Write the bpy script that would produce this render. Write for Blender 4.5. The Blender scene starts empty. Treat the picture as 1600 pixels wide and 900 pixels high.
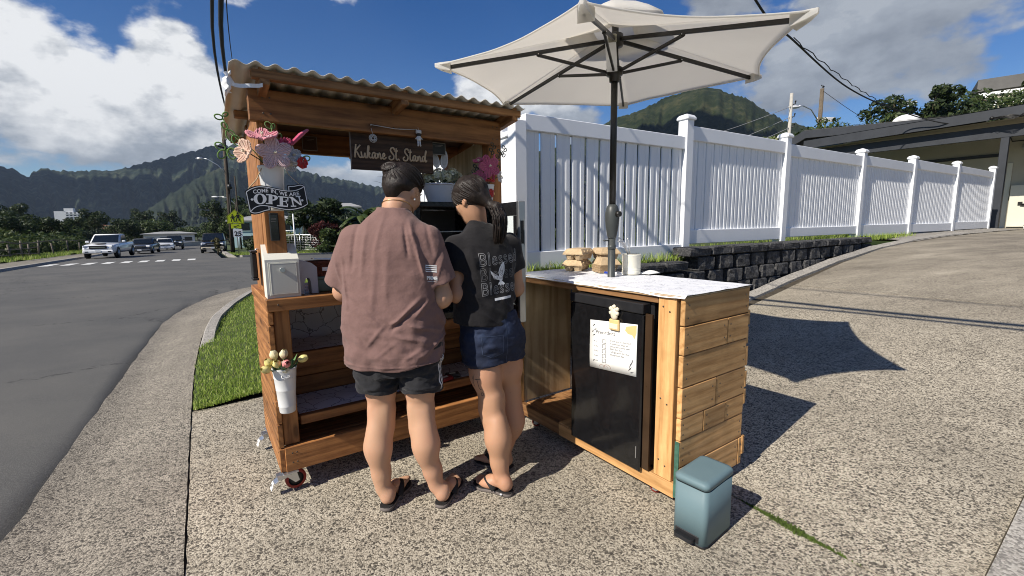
import bpy, bmesh, math, random
import numpy as np
from mathutils import Vector, Matrix, noise
from mathutils.bvhtree import BVHTree
random.seed(7); rng = np.random.default_rng(7)
sc = bpy.context.scene
COL = sc.collection
R = math.radians
# ------------------------------------------------------------------ camera
FPX, H0, ROLL, EYE = 705.0, 352.0, R(0.8), 1.32
PITCH = math.atan((450 - H0) / FPX)
cF = Vector((0, math.cos(PITCH), -math.sin(PITCH)))
_r0 = Vector((1, 0, 0)); _u0 = _r0.cross(cF)
cR = _r0 * math.cos(ROLL) - _u0 * math.sin(ROLL)
cU = _u0 * math.cos(ROLL) + _r0 * math.sin(ROLL)
cam = bpy.data.cameras.new('camera'); camo = bpy.data.objects.new('camera', cam); COL.objects.link(camo)
mw = Matrix.Identity(4)
for i in range(3):
    mw[i][0], mw[i][1], mw[i][2] = cR[i], cU[i], -cF[i]
mw[2][3] = EYE
camo.matrix_world = mw
cam.sensor_width = 36; cam.lens = 36 * FPX / 1600
cam.clip_start = 0.05; cam.clip_end = 20000
sc.camera = camo
sc.cycles.filter_width = 1.0; sc.cycles.adaptive_threshold = .006
# ------------------------------------------------------------------ sun, sky, exposure
SAZ, SEL = R(51.0), R(39.5)                   # direction the light travels (clockwise from +Y), sun height
SUN = Vector((math.sin(SAZ) * math.cos(SEL), math.cos(SAZ) * math.cos(SEL), -math.sin(SEL)))
sl = bpy.data.lights.new('sun', 'SUN'); sl.energy = 5.0; sl.angle = R(0.5); sl.color = (1, .935, .83)
so = bpy.data.objects.new('sun', sl); COL.objects.link(so)
so.rotation_euler = SUN.to_track_quat('-Z', 'Y').to_euler()
so.location = (-20, -15, 25)
sc.view_settings.view_transform = 'Standard'; sc.view_settings.look = 'None'
sc.view_settings.exposure = 0.42; sc.view_settings.gamma = 1.0; sc.view_settings.use_curve_mapping = False

def nd(nt, typ, **kw):
    n = nt.nodes.new(typ)
    for k, v in kw.items():
        if hasattr(n, k): setattr(n, k, v)
        else: n.inputs[k].default_value = v
    return n
def math_(nt, op, a, b=None, c=None, clamp=False):
    n = nt.nodes.new('ShaderNodeMath'); n.operation = op; n.use_clamp = clamp
    for i, x in enumerate((a, b, c)):
        if x is None: continue
        if isinstance(x, (int, float)): n.inputs[i].default_value = x
        else: nt.links.new(x, n.inputs[i])
    return n.outputs[0]
def mixc(nt, f, a, b):
    n = nt.nodes.new('ShaderNodeMix'); n.data_type = 'RGBA'
    for i, x in ((0, f), (6, a), (7, b)):
        if isinstance(x, (int, float)): n.inputs[i].default_value = x
        elif isinstance(x, (tuple, list)): n.inputs[i].default_value = (*x[:3], 1)
        else: nt.links.new(x, n.inputs[i])
    return n.outputs[2]
def ramp(nt, f, stops, interp='LINEAR'):
    n = nt.nodes.new('ShaderNodeValToRGB'); cr = n.color_ramp; cr.interpolation = interp
    while len(cr.elements) < len(stops): cr.elements.new(.5)
    for e, (p, c) in zip(cr.elements, stops):
        e.position = p; e.color = (*c, 1) if isinstance(c, (tuple, list)) else (c, c, c, 1)
    nt.links.new(f, n.inputs[0]); return n.outputs[0]

# world: Nishita sky with a cumulus layer over it (with extra clouds added out of view)
W = bpy.data.worlds.new('World'); sc.world = W; W.use_nodes = True
nt = W.node_tree; nt.nodes.clear()
out = nd(nt, 'ShaderNodeOutputWorld'); bg = nd(nt, 'ShaderNodeBackground')
sky = nd(nt, 'ShaderNodeTexSky', sky_type='NISHITA', sun_disc=False, sun_elevation=SEL, sun_rotation=SAZ + math.pi,
         altitude=0, air_density=1.0, dust_density=0.0, ozone_density=4.0)
tc = nd(nt, 'ShaderNodeTexCoord')
hs = nd(nt, 'ShaderNodeHueSaturation', Saturation=1.30, Value=1.0, Hue=.512); nt.links.new(sky.outputs[0], hs.inputs['Color'])
D = tc.outputs['Generated']
def vm(op, a, b=None):
    n = nt.nodes.new('ShaderNodeVectorMath'); n.operation = op
    for i, x in enumerate((a, b)):
        if x is None: continue
        if isinstance(x, (tuple, list)): n.inputs[i].default_value = x
        else: nt.links.new(x, n.inputs[i])
    return n
def fbm(vec, scale, detail=9, rough=.56):
    n = nd(nt, 'ShaderNodeTexNoise', Scale=scale, Detail=detail, Roughness=rough); nt.links.new(vec, n.inputs['Vector']); return n.outputs[0]
Ds = vm('MULTIPLY', D, (1, 1, 1.7)).outputs[0]
n1 = fbm(Ds, 3.2)
toward = vm('ADD', Ds, tuple(-.055 * x for x in SUN)).outputs[0]
n2 = fbm(toward, 3.2)
big = fbm(vm('MULTIPLY', D, (1, 1, 2.4)).outputs[0], 1.7, 5, .5)
# clouds that stand in fixed directions of the sky: (azimuth deg, elevation deg, half width deg, half height deg, weight)
CL = [(-48, 13, 10, 10, .46), (-50, 23, 8, 7, .44), (-35.0, 13, 5.2, 8.5, .50), (-42, 9, 14, 4.5, .42), (-31, 10, 5, 8, .40), (-25, 5, 14, 3.5, .24), (-46, 6.5, 16, 2.6, .30), (-38, 7.5, 8, 2.0, .26), (-30, 23, 3, 2.5, .20), (-18.5, 24, 3.5, 2.2, .22),
      (38, 21, 9, 9, .33), (32, 14, 14, 7, .30), (46, 20, 12, 6, .22), (16, 10, 14, 6, .28), (53, 15, 3, 3, .25), (-3, 13, 5, 5, .28), (24, 22, 8, 6, .25), (4, 5, 14, 4, .2),
      (95, 18, 16, 10, .42), (135, 30, 14, 10, .40), (170, 14, 18, 9, .42), (-160, 32, 12, 9, .38), (-120, 16, 16, 10, .42), (-85, 26, 10, 8, .38), (70, 38, 10, 8, .35)]  # last row: unseen clouds added out of view to make the skylight less blue
acc = None
for az, el, wx, wy, wt in CL:
    a, e = R(az), R(el)
    c = (math.sin(a) * math.cos(e), math.cos(a) * math.cos(e), math.sin(e))
    sx, sz = 1 / math.sin(R(wx)), 1 / math.sin(R(wy))
    L_ = vm('LENGTH', vm('MULTIPLY', vm('SUBTRACT', D, c).outputs[0], (sx, sx, sz)).outputs[0]).outputs['Value']
    w = math_(nt, 'MULTIPLY', math_(nt, 'SUBTRACT', 1.25, L_, clamp=True), wt)
    acc = w if acc is None else math_(nt, 'MAXIMUM', acc, w)
base = math_(nt, 'ADD', math_(nt, 'MULTIPLY', math_(nt, 'SUBTRACT', n1, .5), 1.25), math_(nt, 'MULTIPLY', math_(nt, 'SUBTRACT', big, .5), .35))
cover = math_(nt, 'ADD', base, acc)
mr = nd(nt, 'ShaderNodeMapRange', interpolation_type='SMOOTHSTEP'); mr.inputs[1].default_value = .18; mr.inputs[2].default_value = .275
nt.links.new(cover, mr.inputs[0]); alpha = mr.outputs[0]
thick = nd(nt, 'ShaderNodeMapRange'); thick.inputs[1].default_value = .2; thick.inputs[2].default_value = .75; nt.links.new(cover, thick.inputs[0])
lit = math_(nt, 'ADD', .66, math_(nt, 'MULTIPLY', math_(nt, 'SUBTRACT', n1, n2), 4.2), clamp=True)
sz_ = nd(nt, 'ShaderNodeSeparateXYZ'); nt.links.new(D, sz_.inputs[0])
lowgrey = nd(nt, 'ShaderNodeMapRange'); lowgrey.inputs[1].default_value = .07; lowgrey.inputs[2].default_value = .24; nt.links.new(sz_.outputs[2], lowgrey.inputs[0])
# the clouds to the west (behind the driveway) are seen from their shaded side
east = nd(nt, 'ShaderNodeMapRange'); east.inputs[1].default_value = .25; east.inputs[2].default_value = -.2; east.inputs[3].default_value = .35; nt.links.new(sz_.outputs[0], east.inputs[0])
bright = math_(nt, 'MULTIPLY', lit, math_(nt, 'ADD', .38, math_(nt, 'MULTIPLY', lowgrey.outputs[0], .72)))
bright = math_(nt, 'MULTIPLY', bright, east.outputs[0])
ccol = ramp(nt, bright, [(0, (1.7, 1.95, 2.4)), (.35, (4.2, 4.6, 5.2)), (.72, (9.8, 9.9, 10.0))])
skyc = mixc(nt, math_(nt, 'MULTIPLY', alpha, .96), hs.outputs[0], ccol)
nt.links.new(skyc, bg.inputs[0]); bg.inputs[1].default_value = 0.068
nt.links.new(bg.outputs[0], out.inputs[0])

# ------------------------------------------------------------------ materials
MATS = {}
def newmat(name):
    m = bpy.data.materials.new(name); m.use_nodes = True; t = m.node_tree; t.nodes.clear()
    o = nd(t, 'ShaderNodeOutputMaterial'); b = nd(t, 'ShaderNodeBsdfPrincipled'); t.links.new(b.outputs[0], o.inputs[0])
    b.inputs['Specular IOR Level'].default_value = .35
    return m, t, b, o
def bump(t, b, h, strength, dist=.01):
    n = nd(t, 'ShaderNodeBump', Strength=strength, Distance=dist); t.links.new(h, n.inputs['Height']); t.links.new(n.outputs[0], b.inputs['Normal'])
def objco(t, scale=(1, 1, 1), rnd=0.0):
    tcn = nd(t, 'ShaderNodeTexCoord'); mp = nd(t, 'ShaderNodeMapping'); mp.inputs['Scale'].default_value = scale
    t.links.new(tcn.outputs['Object'], mp.inputs[0])
    if rnd:
        oi = nd(t, 'ShaderNodeObjectInfo'); cx = nd(t, 'ShaderNodeCombineXYZ')
        r1 = math_(t, 'MULTIPLY', oi.outputs['Random'], rnd)
        for k in range(3): t.links.new(r1, cx.inputs[k])
        t.links.new(cx.outputs[0], mp.inputs['Location'])
    return mp.outputs[0]
def geoco(t, scale=(1, 1, 1)):
    g = nd(t, 'ShaderNodeNewGeometry'); mp = nd(t, 'ShaderNodeMapping'); mp.inputs['Scale'].default_value = scale
    t.links.new(g.outputs['Position'], mp.inputs[0]); return mp.outputs[0]
def nz(t, vec, scale, detail=4, rough=.5, out=0):
    n = nd(t, 'ShaderNodeTexNoise', Scale=scale, Detail=detail, Roughness=rough); t.links.new(vec, n.inputs['Vector']); return n.outputs[out]
def M(name, col, rough=.55, var=.12, vs=6.0, bs=0.0, bsc=80.0, metal=0.0, spec=.35, trans=0.0, coat=0.0):
    """plain surface: colour with mottling, fine relief"""
    if name in MATS: return MATS[name]
    m, t, b, o = newmat(name)
    co = objco(t, (1, 1, 1), 20)
    f = nz(t, co, vs, 5, .6)
    lo = tuple(c * (1 - var) for c in col); hi = tuple(min(1, c * (1 + var)) for c in col)
    c = ramp(t, f, [(.3, lo), (.7, hi)])
    t.links.new(c, b.inputs['Base Color'])
    r = math_(t, 'ADD', rough - .06, math_(t, 'MULTIPLY', nz(t, co, vs * 3, 3), .12)); t.links.new(r, b.inputs['Roughness'])
    b.inputs['Metallic'].default_value = metal; b.inputs['Specular IOR Level'].default_value = spec
    b.inputs['Coat Weight'].default_value = coat
    if bs: bump(t, b, nz(t, co, bsc, 4, .6), bs, .004)
    MATS[name] = m; return m
def fabric(name, col, weave=900, var=.1, wr=.35, trans=0.0):
    if name in MATS: return MATS[name]
    m, t, b, o = newmat(name); co = objco(t)
    f = nz(t, co, 9, 5, .6); f2 = nz(t, co, 160, 3, .7)
    ff = math_(t, 'ADD', math_(t, 'MULTIPLY', f, .6), math_(t, 'MULTIPLY', f2, .4))
    c = ramp(t, ff, [(.3, tuple(x * (1 - var) for x in col)), (.7, tuple(min(1, x * (1 + var)) for x in col))])
    t.links.new(c, b.inputs['Base Color']); b.inputs['Roughness'].default_value = .88
    b.inputs['Specular IOR Level'].default_value = .2; b.inputs['Sheen Weight'].default_value = .12
    rg = lambda v_: math_(t, 'POWER', math_(t, 'SUBTRACT', 1.0, math_(t, 'ABSOLUTE', math_(t, 'MULTIPLY', math_(t, 'SUBTRACT', v_, .5), 4.0), clamp=True), clamp=True), 2.0)
    crease = math_(t, 'ADD', math_(t, 'MULTIPLY', rg(nz(t, objco(t, (1, 1, .55)), 7, 3, .55)), .8), math_(t, 'MULTIPLY', rg(nz(t, objco(t, (.7, 1, 1.3)), 15, 3, .5)), .5))
    h = math_(t, 'ADD', math_(t, 'ADD', math_(t, 'MULTIPLY', nz(t, co, 26, 5, .62), wr), math_(t, 'MULTIPLY', crease, .14)), math_(t, 'MULTIPLY', nz(t, co, weave, 2), .06))
    bump(t, b, h, .55, .02)
    MATS[name] = m; return m
def wood(name, light, dark, axis='X', rough=.6, scale=1.0, knots=True, gloss=.3):
    key = name + '_' + axis
    if key in MATS: return MATS[key]
    m, t, b, o = newmat(key)
    st = {'X': (1.3, 16, 16), 'Y': (16, 1.3, 16), 'Z': (16, 16, 1.3)}[axis]
    co = objco(t, tuple(s * scale for s in st), 37)
    warp = nz(t, co, .55, 3, .5, 1)
    mx = nd(t, 'ShaderNodeVectorMath', operation='MULTIPLY_ADD'); t.links.new(warp, mx.inputs[0]); mx.inputs[1].default_value = (1.5, 1.5, 1.5); t.links.new(co, mx.inputs[2])
    w = nd(t, 'ShaderNodeTexWave', wave_type='RINGS', rings_direction=axis, Scale=.55, Distortion=3.5, Detail=3.0); w.inputs['Detail Scale'].default_value = 1.2
    t.links.new(mx.outputs[0], w.inputs['Vector'])
    fine = nz(t, co, 5.0, 6, .65)
    f = math_(t, 'ADD', math_(t, 'MULTIPLY', w.outputs[1], .24), math_(t, 'MULTIPLY', fine, .76))
    c = ramp(t, f, [(.27, tuple(x * .85 for x in dark)), (.48, tuple((a + b_) / 2 for a, b_ in zip(light, dark))), (.68, light)])
    # blotchy stain / dirt patches
    pc = objco(t, (1, 1, 1), 11); pn = nz(t, pc, 5.5, 4, .6)
    c2 = mixc(t, math_(t, 'MULTIPLY', ramp(t, pn, [(.42, 0.0), (.75, 1.0)]), .45), c, tuple(x * .55 for x in dark))
    if knots:
        kc = objco(t, tuple({'X': (3.2, 9, 9), 'Y': (9, 3.2, 9), 'Z': (9, 9, 3.2)}[axis]), 53)
        vo = nd(t, 'ShaderNodeTexVoronoi', Scale=.8); t.links.new(kc, vo.inputs['Vector'])
        k = ramp(t, vo.outputs['Distance'], [(.06, 1.0), (.13, .25), (.2, 0.0)])
        c2 = mixc(t, math_(t, 'MULTIPLY', k, .8), c2, tuple(x * .28 for x in dark))
    oi = nd(t, 'ShaderNodeObjectInfo')
    hv = nd(t, 'ShaderNodeHueSaturation'); t.links.new(c2, hv.inputs['Color'])
    t.links.new(math_(t, 'ADD', .72, math_(t, 'MULTIPLY', oi.outputs['Random'], .5)), hv.inputs['Value'])
    t.links.new(hv.outputs[0], b.inputs['Base Color'])
    b.inputs['Roughness'].default_value = rough; b.inputs['Specular IOR Level'].default_value = gloss
    bump(t, b, f, .35, .004)
    MATS[key] = m; return m

# ------------------------------------------------------------------ mesh collector
class MB:
    def __init__(s): s.bm = bmesh.new(); s.mi = 0
    def _take(s, r, mat4=None, smooth=False):
        for f in r: f.material_index = s.mi; f.smooth = smooth
    def box(s, c, size, rot=None, bev=0.0):
        """axis box centred at c"""
        b2 = bmesh.new(); bmesh.ops.create_cube(b2, size=1)
        bmesh.ops.scale(b2, vec=size, verts=b2.verts)
        if bev: bmesh.ops.bevel(b2, geom=list(b2.edges), offset=bev, segments=1, affect='EDGES')
        m4 = Matrix.Translation(Vector(c)) @ (rot.to_4x4() if rot else Matrix.Identity(4))
        b2.transform(m4); s.merge(b2); return s
    def merge(s, b2, smooth=None):
        off = {}
        for v_ in b2.verts: off[v_] = s.bm.verts.new(v_.co)
        for f in b2.faces:
            try:
                n = s.bm.faces.new([off[v_] for v_ in f.verts]); n.material_index = s.mi; n.smooth = f.smooth if smooth is None else smooth
            except ValueError: pass
        b2.free()
    def lohi(s, lo, hi, bev=0.0):
        lo, hi = Vector(lo), Vector(hi); return s.box((lo + hi) / 2, hi - lo, None, bev)
    def poly(s, pts, smooth=False):
        vs = [s.bm.verts.new(p) for p in pts]
        f = s.bm.faces.new(vs); f.material_index = s.mi; f.smooth = smooth; return f
    def prism(s, pts, vec, smooth=False):
        """closed polygon pts (3D) extruded by vec"""
        vec = Vector(vec); a = [s.bm.verts.new(p) for p in pts]; b_ = [s.bm.verts.new(Vector(p) + vec) for p in pts]
        n = len(pts)
        for k in range(n):
            f = s.bm.faces.new((a[k], a[(k + 1) % n], b_[(k + 1) % n], b_[k])); f.material_index = s.mi; f.smooth = smooth
        for q in (list(reversed(a)), b_):
            f = s.bm.faces.new(q); f.material_index = s.mi
        return s
    def tube(s, pts, rad, seg=8, cap=True, smooth=True):
        pts = [Vector(p) for p in pts]; n = len(pts)
        if not hasattr(rad, '__len__'): rad = [rad] * n
        prev = None; rings = []
        for k, p in enumerate(pts):
            t_ = (pts[min(k + 1, n - 1)] - pts[max(k - 1, 0)]).normalized()
            if prev is None:
                a = Vector((0, 0, 1)) if abs(t_.z) < .9 else Vector((1, 0, 0))
                x = t_.cross(a).normalized()
            else:
                x = (prev - t_ * prev.dot(t_)).normalized()
            prev = x; y = t_.cross(x)
            rings.append([s.bm.verts.new(p + (x * math.cos(2 * math.pi * j / seg) + y * math.sin(2 * math.pi * j / seg)) * rad[k]) for j in range(seg)])
        for k in range(n - 1):
            for j in range(seg):
                f = s.bm.faces.new((rings[k][j], rings[k][(j + 1) % seg], rings[k + 1][(j + 1) % seg], rings[k + 1][j])); f.material_index = s.mi; f.smooth = smooth
        if cap:
            for q in (list(reversed(rings[0])), rings[-1]):
                f = s.bm.faces.new(q); f.material_index = s.mi
        return s
    def loft(s, rings, closed=True, cap=True, smooth=True):
        rr = [[s.bm.verts.new(p) for p in ring] for ring in rings]; n = len(rr[0])
        for k in range(len(rr) - 1):
            for j in range(n if closed else n - 1):
                f = s.bm.faces.new((rr[k][j], rr[k][(j + 1) % n], rr[k + 1][(j + 1) % n], rr[k + 1][j])); f.material_index = s.mi; f.smooth = smooth
        if cap and closed:
            for q in (list(reversed(rr[0])), rr[-1]):
                f = s.bm.faces.new(q); f.material_index = s.mi; f.smooth = False
        return s
    def lathe(s, prof, c=(0, 0, 0), seg=20, smooth=True, cap=True):
        """prof: (radius, z) list"""
        c = Vector(c)
        return s.loft([[c + Vector((r_ * math.cos(2 * math.pi * j / seg), r_ * math.sin(2 * math.pi * j / seg), z)) for j in range(seg)] for r_, z in prof], True, cap, smooth)
    def sphere(s, c, r, sub=2, sc_=(1, 1, 1)):
        b2 = bmesh.new(); bmesh.ops.create_icosphere(b2, subdivisions=sub, radius=1)
        sv = Vector(r if hasattr(r, '__len__') else (r, r, r)); b2.transform(Matrix.Translation(Vector(c)) @ Matrix.Diagonal((*sv, 1)))
        s.merge(b2, True); return s
    def grid(s, fn, nu, nv, smooth=True):
        vs = [[s.bm.verts.new(fn(i / (nu - 1), j / (nv - 1))) for j in range(nv)] for i in range(nu)]
        for i in range(nu - 1):
            for j in range(nv - 1):
                f = s.bm.faces.new((vs[i][j], vs[i + 1][j], vs[i + 1][j + 1], vs[i][j + 1])); f.material_index = s.mi; f.smooth = smooth
        return s
    def xf(s, m4): s.bm.transform(m4); return s
    def mesh(s, name, mats):
        me = bpy.data.meshes.new(name)
        bmesh.ops.recalc_face_normals(s.bm, faces=s.bm.faces)
        s.bm.to_mesh(me); s.bm.free()
        for m in (mats if isinstance(mats, (list, tuple)) else [mats]): me.materials.append(m)
        return me
    def build(s, name, mats, parent=None, **kw):
        return link(name, s.mesh(name, mats), parent, **kw)
def link(name, me, parent=None, loc=None, rot=None, **kw):
    o = bpy.data.objects.new(name, me); COL.objects.link(o)
    if parent: o.parent = parent
    if loc is not None: o.location = loc
    if rot is not None: o.rotation_euler = rot
    return tag(o, **kw)
def tag(o, label=None, cat=None, group=None, kind=None):
    if label: o['label'] = label
    if cat: o['category'] = cat
    if group: o['group'] = group
    if kind: o['kind'] = kind
    return o
def thing(name, label, cat, loc=(0, 0, 0), rz=0.0, group=None):
    o = bpy.data.objects.new(name, None); COL.objects.link(o); o.empty_display_size = .1
    o.location = loc; o.rotation_euler = (0, 0, rz); return tag(o, label, cat, group)
def rawmesh(name, verts, faces, mats, smooth=False):
    me = bpy.data.meshes.new(name); me.from_pydata([tuple(v_) for v_ in verts], [], [tuple(f) for f in faces])
    for m in (mats if isinstance(mats, (list, tuple)) else [mats]): me.materials.append(m)
    if smooth: me.polygons.foreach_set('use_smooth', [True] * len(me.polygons))
    me.update(); return me
def npmesh(name, V, F, mats, smooth=False):
    """V (n,3), F (m,k) numpy"""
    me = bpy.data.meshes.new(name); n, m, k = len(V), len(F), F.shape[1]
    me.vertices.add(n); me.vertices.foreach_set('co', np.asarray(V, np.float32).ravel())
    me.loops.add(m * k); me.loops.foreach_set('vertex_index', np.asarray(F, np.int32).ravel())
    me.polygons.add(m); me.polygons.foreach_set('loop_start', np.arange(0, m * k, k, dtype=np.int32))
    try: me.polygons.foreach_set('loop_total', np.full(m, k, np.int32))
    except Exception: pass
    for mm in (mats if isinstance(mats, (list, tuple)) else [mats]): me.materials.append(mm)
    me.update(calc_edges=True); me.validate()
    if smooth: me.polygons.foreach_set('use_smooth', np.ones(len(me.polygons), bool))
    return me
def copy_tree(o, parent=None):
    c = o.copy(); COL.objects.link(c)
    if parent: c.parent = parent
    for ch in list(o.children): copy_tree(ch, c)
    return c
# street / driveway axes: su runs up the driveway, sv runs along the street
A55 = R(55.6)
SU = Vector((math.sin(A55), math.cos(A55), 0)); SV = Vector((-math.cos(A55), math.sin(A55), 0))
RZ = R(90 - 55.6)                              # rotation that carries local x onto SU and local y onto SV
def st(s_, t_, z=0.0): return SU * s_ + SV * t_ + Vector((0, 0, z))
def zslab(s_):
    return float(np.interp(s_, [-.2, 0, .9, 1.9, 2.4, 3.4, 4.3, 5.2, 5.9, 6.7, 7.8, 9.15, 10.8, 12.5, 15.6, 40],
                           [-.025, -.02, 0, .0, .025, .10, .205, .34, .435, .56, .71, .84, .93, .975, 1.0, 1.05]))
def zroad(x, y): return -.09 - .02 * (max(y, -5) - 3) if y < 130 else -.09 - .02 * 127
# ================================================================== ground
def agg_mat(name, dark, mid, light, white, stain=.5, scale=75.0, streak=0.0):
    m, t, b, o = newmat(name); co = geoco(t)
    v1 = nd(t, 'ShaderNodeTexVoronoi', Scale=scale, Randomness=1.0); t.links.new(co, v1.inputs['Vector'])
    wv = nz(t, co, 60, 3, .6)
    sep = nd(t, 'ShaderNodeSeparateColor'); t.links.new(v1.outputs['Color'], sep.inputs[0])
    f = math_(t, 'ADD', math_(t, 'MULTIPLY', sep.outputs[0], .62), math_(t, 'MULTIPLY', wv, .38))
    c = ramp(t, f, [(.26, dark), (.38, mid), (.54, light), (.80, white)])
    big = nz(t, co, .75, 6, .62); big2 = nz(t, co, 7, 5, .6)
    c = mixc(t, math_(t, 'MULTIPLY', ramp(t, big, [(.38, 0.0), (.66, 1.0)]), stain), c, tuple(x * .66 for x in mid))
    c = mixc(t, math_(t, 'MULTIPLY', ramp(t, big2, [(.48, 0.0), (.72, 1.0)]), stain * .45), c, tuple(x * .8 for x in dark))
    pb = nd(t, 'ShaderNodeTexVoronoi', Scale=52, Randomness=1.0); t.links.new(co, pb.inputs['Vector']); sp_ = nd(t, 'ShaderNodeSeparateColor'); t.links.new(pb.outputs['Color'], sp_.inputs[0])
    chip = math_(t, 'MULTIPLY', math_(t, 'LESS_THAN', sp_.outputs[1], .16), math_(t, 'LESS_THAN', pb.outputs['Distance'], .42)); c = mixc(t, math_(t, 'MULTIPLY', chip, .8), c, tuple(x * .7 for x in dark))
    sand = ramp(t, nz(t, co, .55, 5, .65), [(.50, 0.0), (.72, 1.0)]); c = mixc(t, math_(t, 'MULTIPLY', sand, .42), c, light)
    if streak:
        # older, browner, more worn concrete further up the driveway
        g = nd(t, 'ShaderNodeNewGeometry'); dt = nd(t, 'ShaderNodeVectorMath', operation='DOT_PRODUCT'); t.links.new(g.outputs['Position'], dt.inputs[0]); dt.inputs[1].default_value = tuple(SU)
        up = nd(t, 'ShaderNodeMapRange'); up.inputs[1].default_value = 4.0; up.inputs[2].default_value = 7.5; t.links.new(dt.outputs['Value'], up.inputs[0])
        rt = nd(t, 'ShaderNodeMapping'); rt.inputs['Rotation'].default_value = (0, 0, -RZ); rt.inputs['Scale'].default_value = (.6, 1.7, 1); t.links.new(g.outputs['Position'], rt.inputs[0])
        sn = nz(t, rt.outputs[0], 1.6, 7, .68)
        sc1 = ramp(t, sn, [(.34, (.105, .09, .072)), (.52, (.235, .205, .16)), (.70, (.40, .355, .28))])
        c = mixc(t, math_(t, 'MULTIPLY', up.outputs[0], streak), c, sc1)
    t.links.new(c, b.inputs['Base Color']); b.inputs['Roughness'].default_value = .85; b.inputs['Specular IOR Level'].default_value = .25
    hd = math_(t, 'ADD', math_(t, 'MULTIPLY', v1.outputs['Distance'], -1.0), math_(t, 'MULTIPLY', nz(t, co, 150, 3), .4))
    bump(t, b, hd, .45, .005)
    return m
m_slab = agg_mat('exposed_aggregate', (.062, .055, .046), (.235, .205, .158), (.41, .362, .283), (.58, .52, .415), .50, 160, .62)
m_gutter = agg_mat('gutter_concrete', (.055, .05, .043), (.175, .155, .126), (.29, .258, .21), (.43, .385, .315), .5, 155)
m_kerb = agg_mat('kerb_concrete', (.17, .16, .145), (.30, .28, .25), (.40, .37, .33), (.50, .47, .42), .5, 120)
def asphalt():
    m, t, b, o = newmat('asphalt'); co = geoco(t)
    f = nz(t, co, 120, 4, .75); g = nz(t, co, .55, 6, .6); h = nz(t, co, 14, 4, .6)
    c = ramp(t, f, [(.32, (.045, .045, .045)), (.52, (.085, .084, .081)), (.72, (.17, .166, .156))])
    c = mixc(t, math_(t, 'MULTIPLY', ramp(t, g, [(.36, 0.0), (.66, 1.0)]), .65), c, (.14, .133, .12))
    cr = nd(t, 'ShaderNodeTexVoronoi', feature='DISTANCE_TO_EDGE', Scale=.22)
    wp = nd(t, 'ShaderNodeVectorMath', operation='MULTIPLY_ADD'); t.links.new(nz(t, co, .8, 4, .6, 1), wp.inputs[0]); wp.inputs[1].default_value = (1.4, 1.4, 1.4); t.links.new(co, wp.inputs[2])
    t.links.new(wp.outputs[0], cr.inputs['Vector'])
    crack = ramp(t, cr.outputs['Distance'], [(.0, 1.0), (.006, 1.0), (.012, 0.0)])
    c = mixc(t, math_(t, 'MULTIPLY', crack, math_(t, 'MULTIPLY', ramp(t, h, [(.5, 0.0), (.6, 1.0)]), .7)), c, (.018, .018, .018))
    t.links.new(c, b.inputs['Base Color']); b.inputs['Roughness'].default_value = .82; b.inputs['Specular IOR Level'].default_value = .3
    bump(t, b, nz(t, co, 210, 3, .7), .5, .006)
    return m
m_asphalt = asphalt()
m_white = M('road_paint', (.62, .62, .60), .7, .18, 40)
def sheet(name, f, s0, s1, t0, t1, ns, nt_, mat, kind='structure', thick=0):
    mb = MB(); mb.grid(lambda a, b_: f(s0 + (s1 - s0) * a, t0 + (t1 - t0) * b_), ns, nt_)
    return mb.build(name, mat, kind=kind)
# base terrain out to the horizon
def terrain():
    V, F = [], []; rs = [0, 30, 60, 120, 250, 500, 900, 1500, 2500, 3800, 5200]; n = 64
    V.append((0, 0, -4.2)); 
    for r_ in rs[1:]:
        for k in range(n):
            a = 2 * math.pi * k / n; x, y = r_ * math.sin(a), r_ * math.cos(a)
            z = -1.4 - .012 * min(r_, 140) + (noise.noise((x * .01, y * .01, 0)) * .6)
            V.append((x, y, z if r_ > 130 else -4.2 + .004 * r_))
    for k in range(n): F.append((0, 1 + k, 1 + (k + 1) % n))
    for i in range(len(rs) - 2):
        for k in range(n): F.append((1 + i * n + k, 1 + (i + 1) * n + k, 1 + (i + 1) * n + (k + 1) % n, 1 + i * n + (k + 1) % n))
    m, t, b, o = newmat('plain_green'); co = geoco(t)
    c = ramp(t, nz(t, co, .05, 8, .65), [(.35, (.022, .034, .012)), (.6, (.05, .06, .022)), (.75, (.085, .08, .04))]); t.links.new(c, b.inputs['Base Color']); b.inputs['Roughness'].default_value = .95
    link('terrain', rawmesh('terrain', V, F, m, True), kind='structure')
terrain()
outer = [(-.82, -14), (-.82, -3), (-.84, 1.5), (-.86, 2.5), (-.83, 3.5), (-.75, 5.55), (-.69, 7.4), (-.62, 9.0), (-.40, 10.6), (.1, 12.6), (.75, 13.9), (1.6, 14.9), (3, 15.5), (12, 15.6), (40, 15.6)]
inner = [(-.17, -14), (-.17, -3), (-.17, 1.5), (-.17, 2.5), (-.17, 3.5), (-.16, 5.3), (-.10, 6.9), (.02, 8.3), (.3, 9.8), (.75, 11.6), (1.4, 12.8), (2.3, 13.7), (3.4, 14.2), (12, 14.3), (40, 14.3)]
# asphalt: the street and the side street that leaves it behind the stand
mb = MB()
def roadpt(s_, t_):
    p = st(s_, t_); p.z = zroad(p.x, p.y); so_ = float(np.interp(t_, [q[1] for q in outer], [q[0] for q in outer])) if t_ < 15.5 else 99
    if s_ > so_ + .02: p.z -= .10
    return p
mb.grid(lambda a, b_: roadpt(-7.5 + 8.6 * a, -14 + 190 * b_ ** 1.5), 87, 160)
mb.build('street', m_asphalt, kind='structure')
mb = MB(); mb.grid(lambda a, b_: roadpt(1.1 + 60 * a, 9.5 + 28 * b_), 24, 16); mb.build('side_street', m_asphalt, kind='structure')
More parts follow.
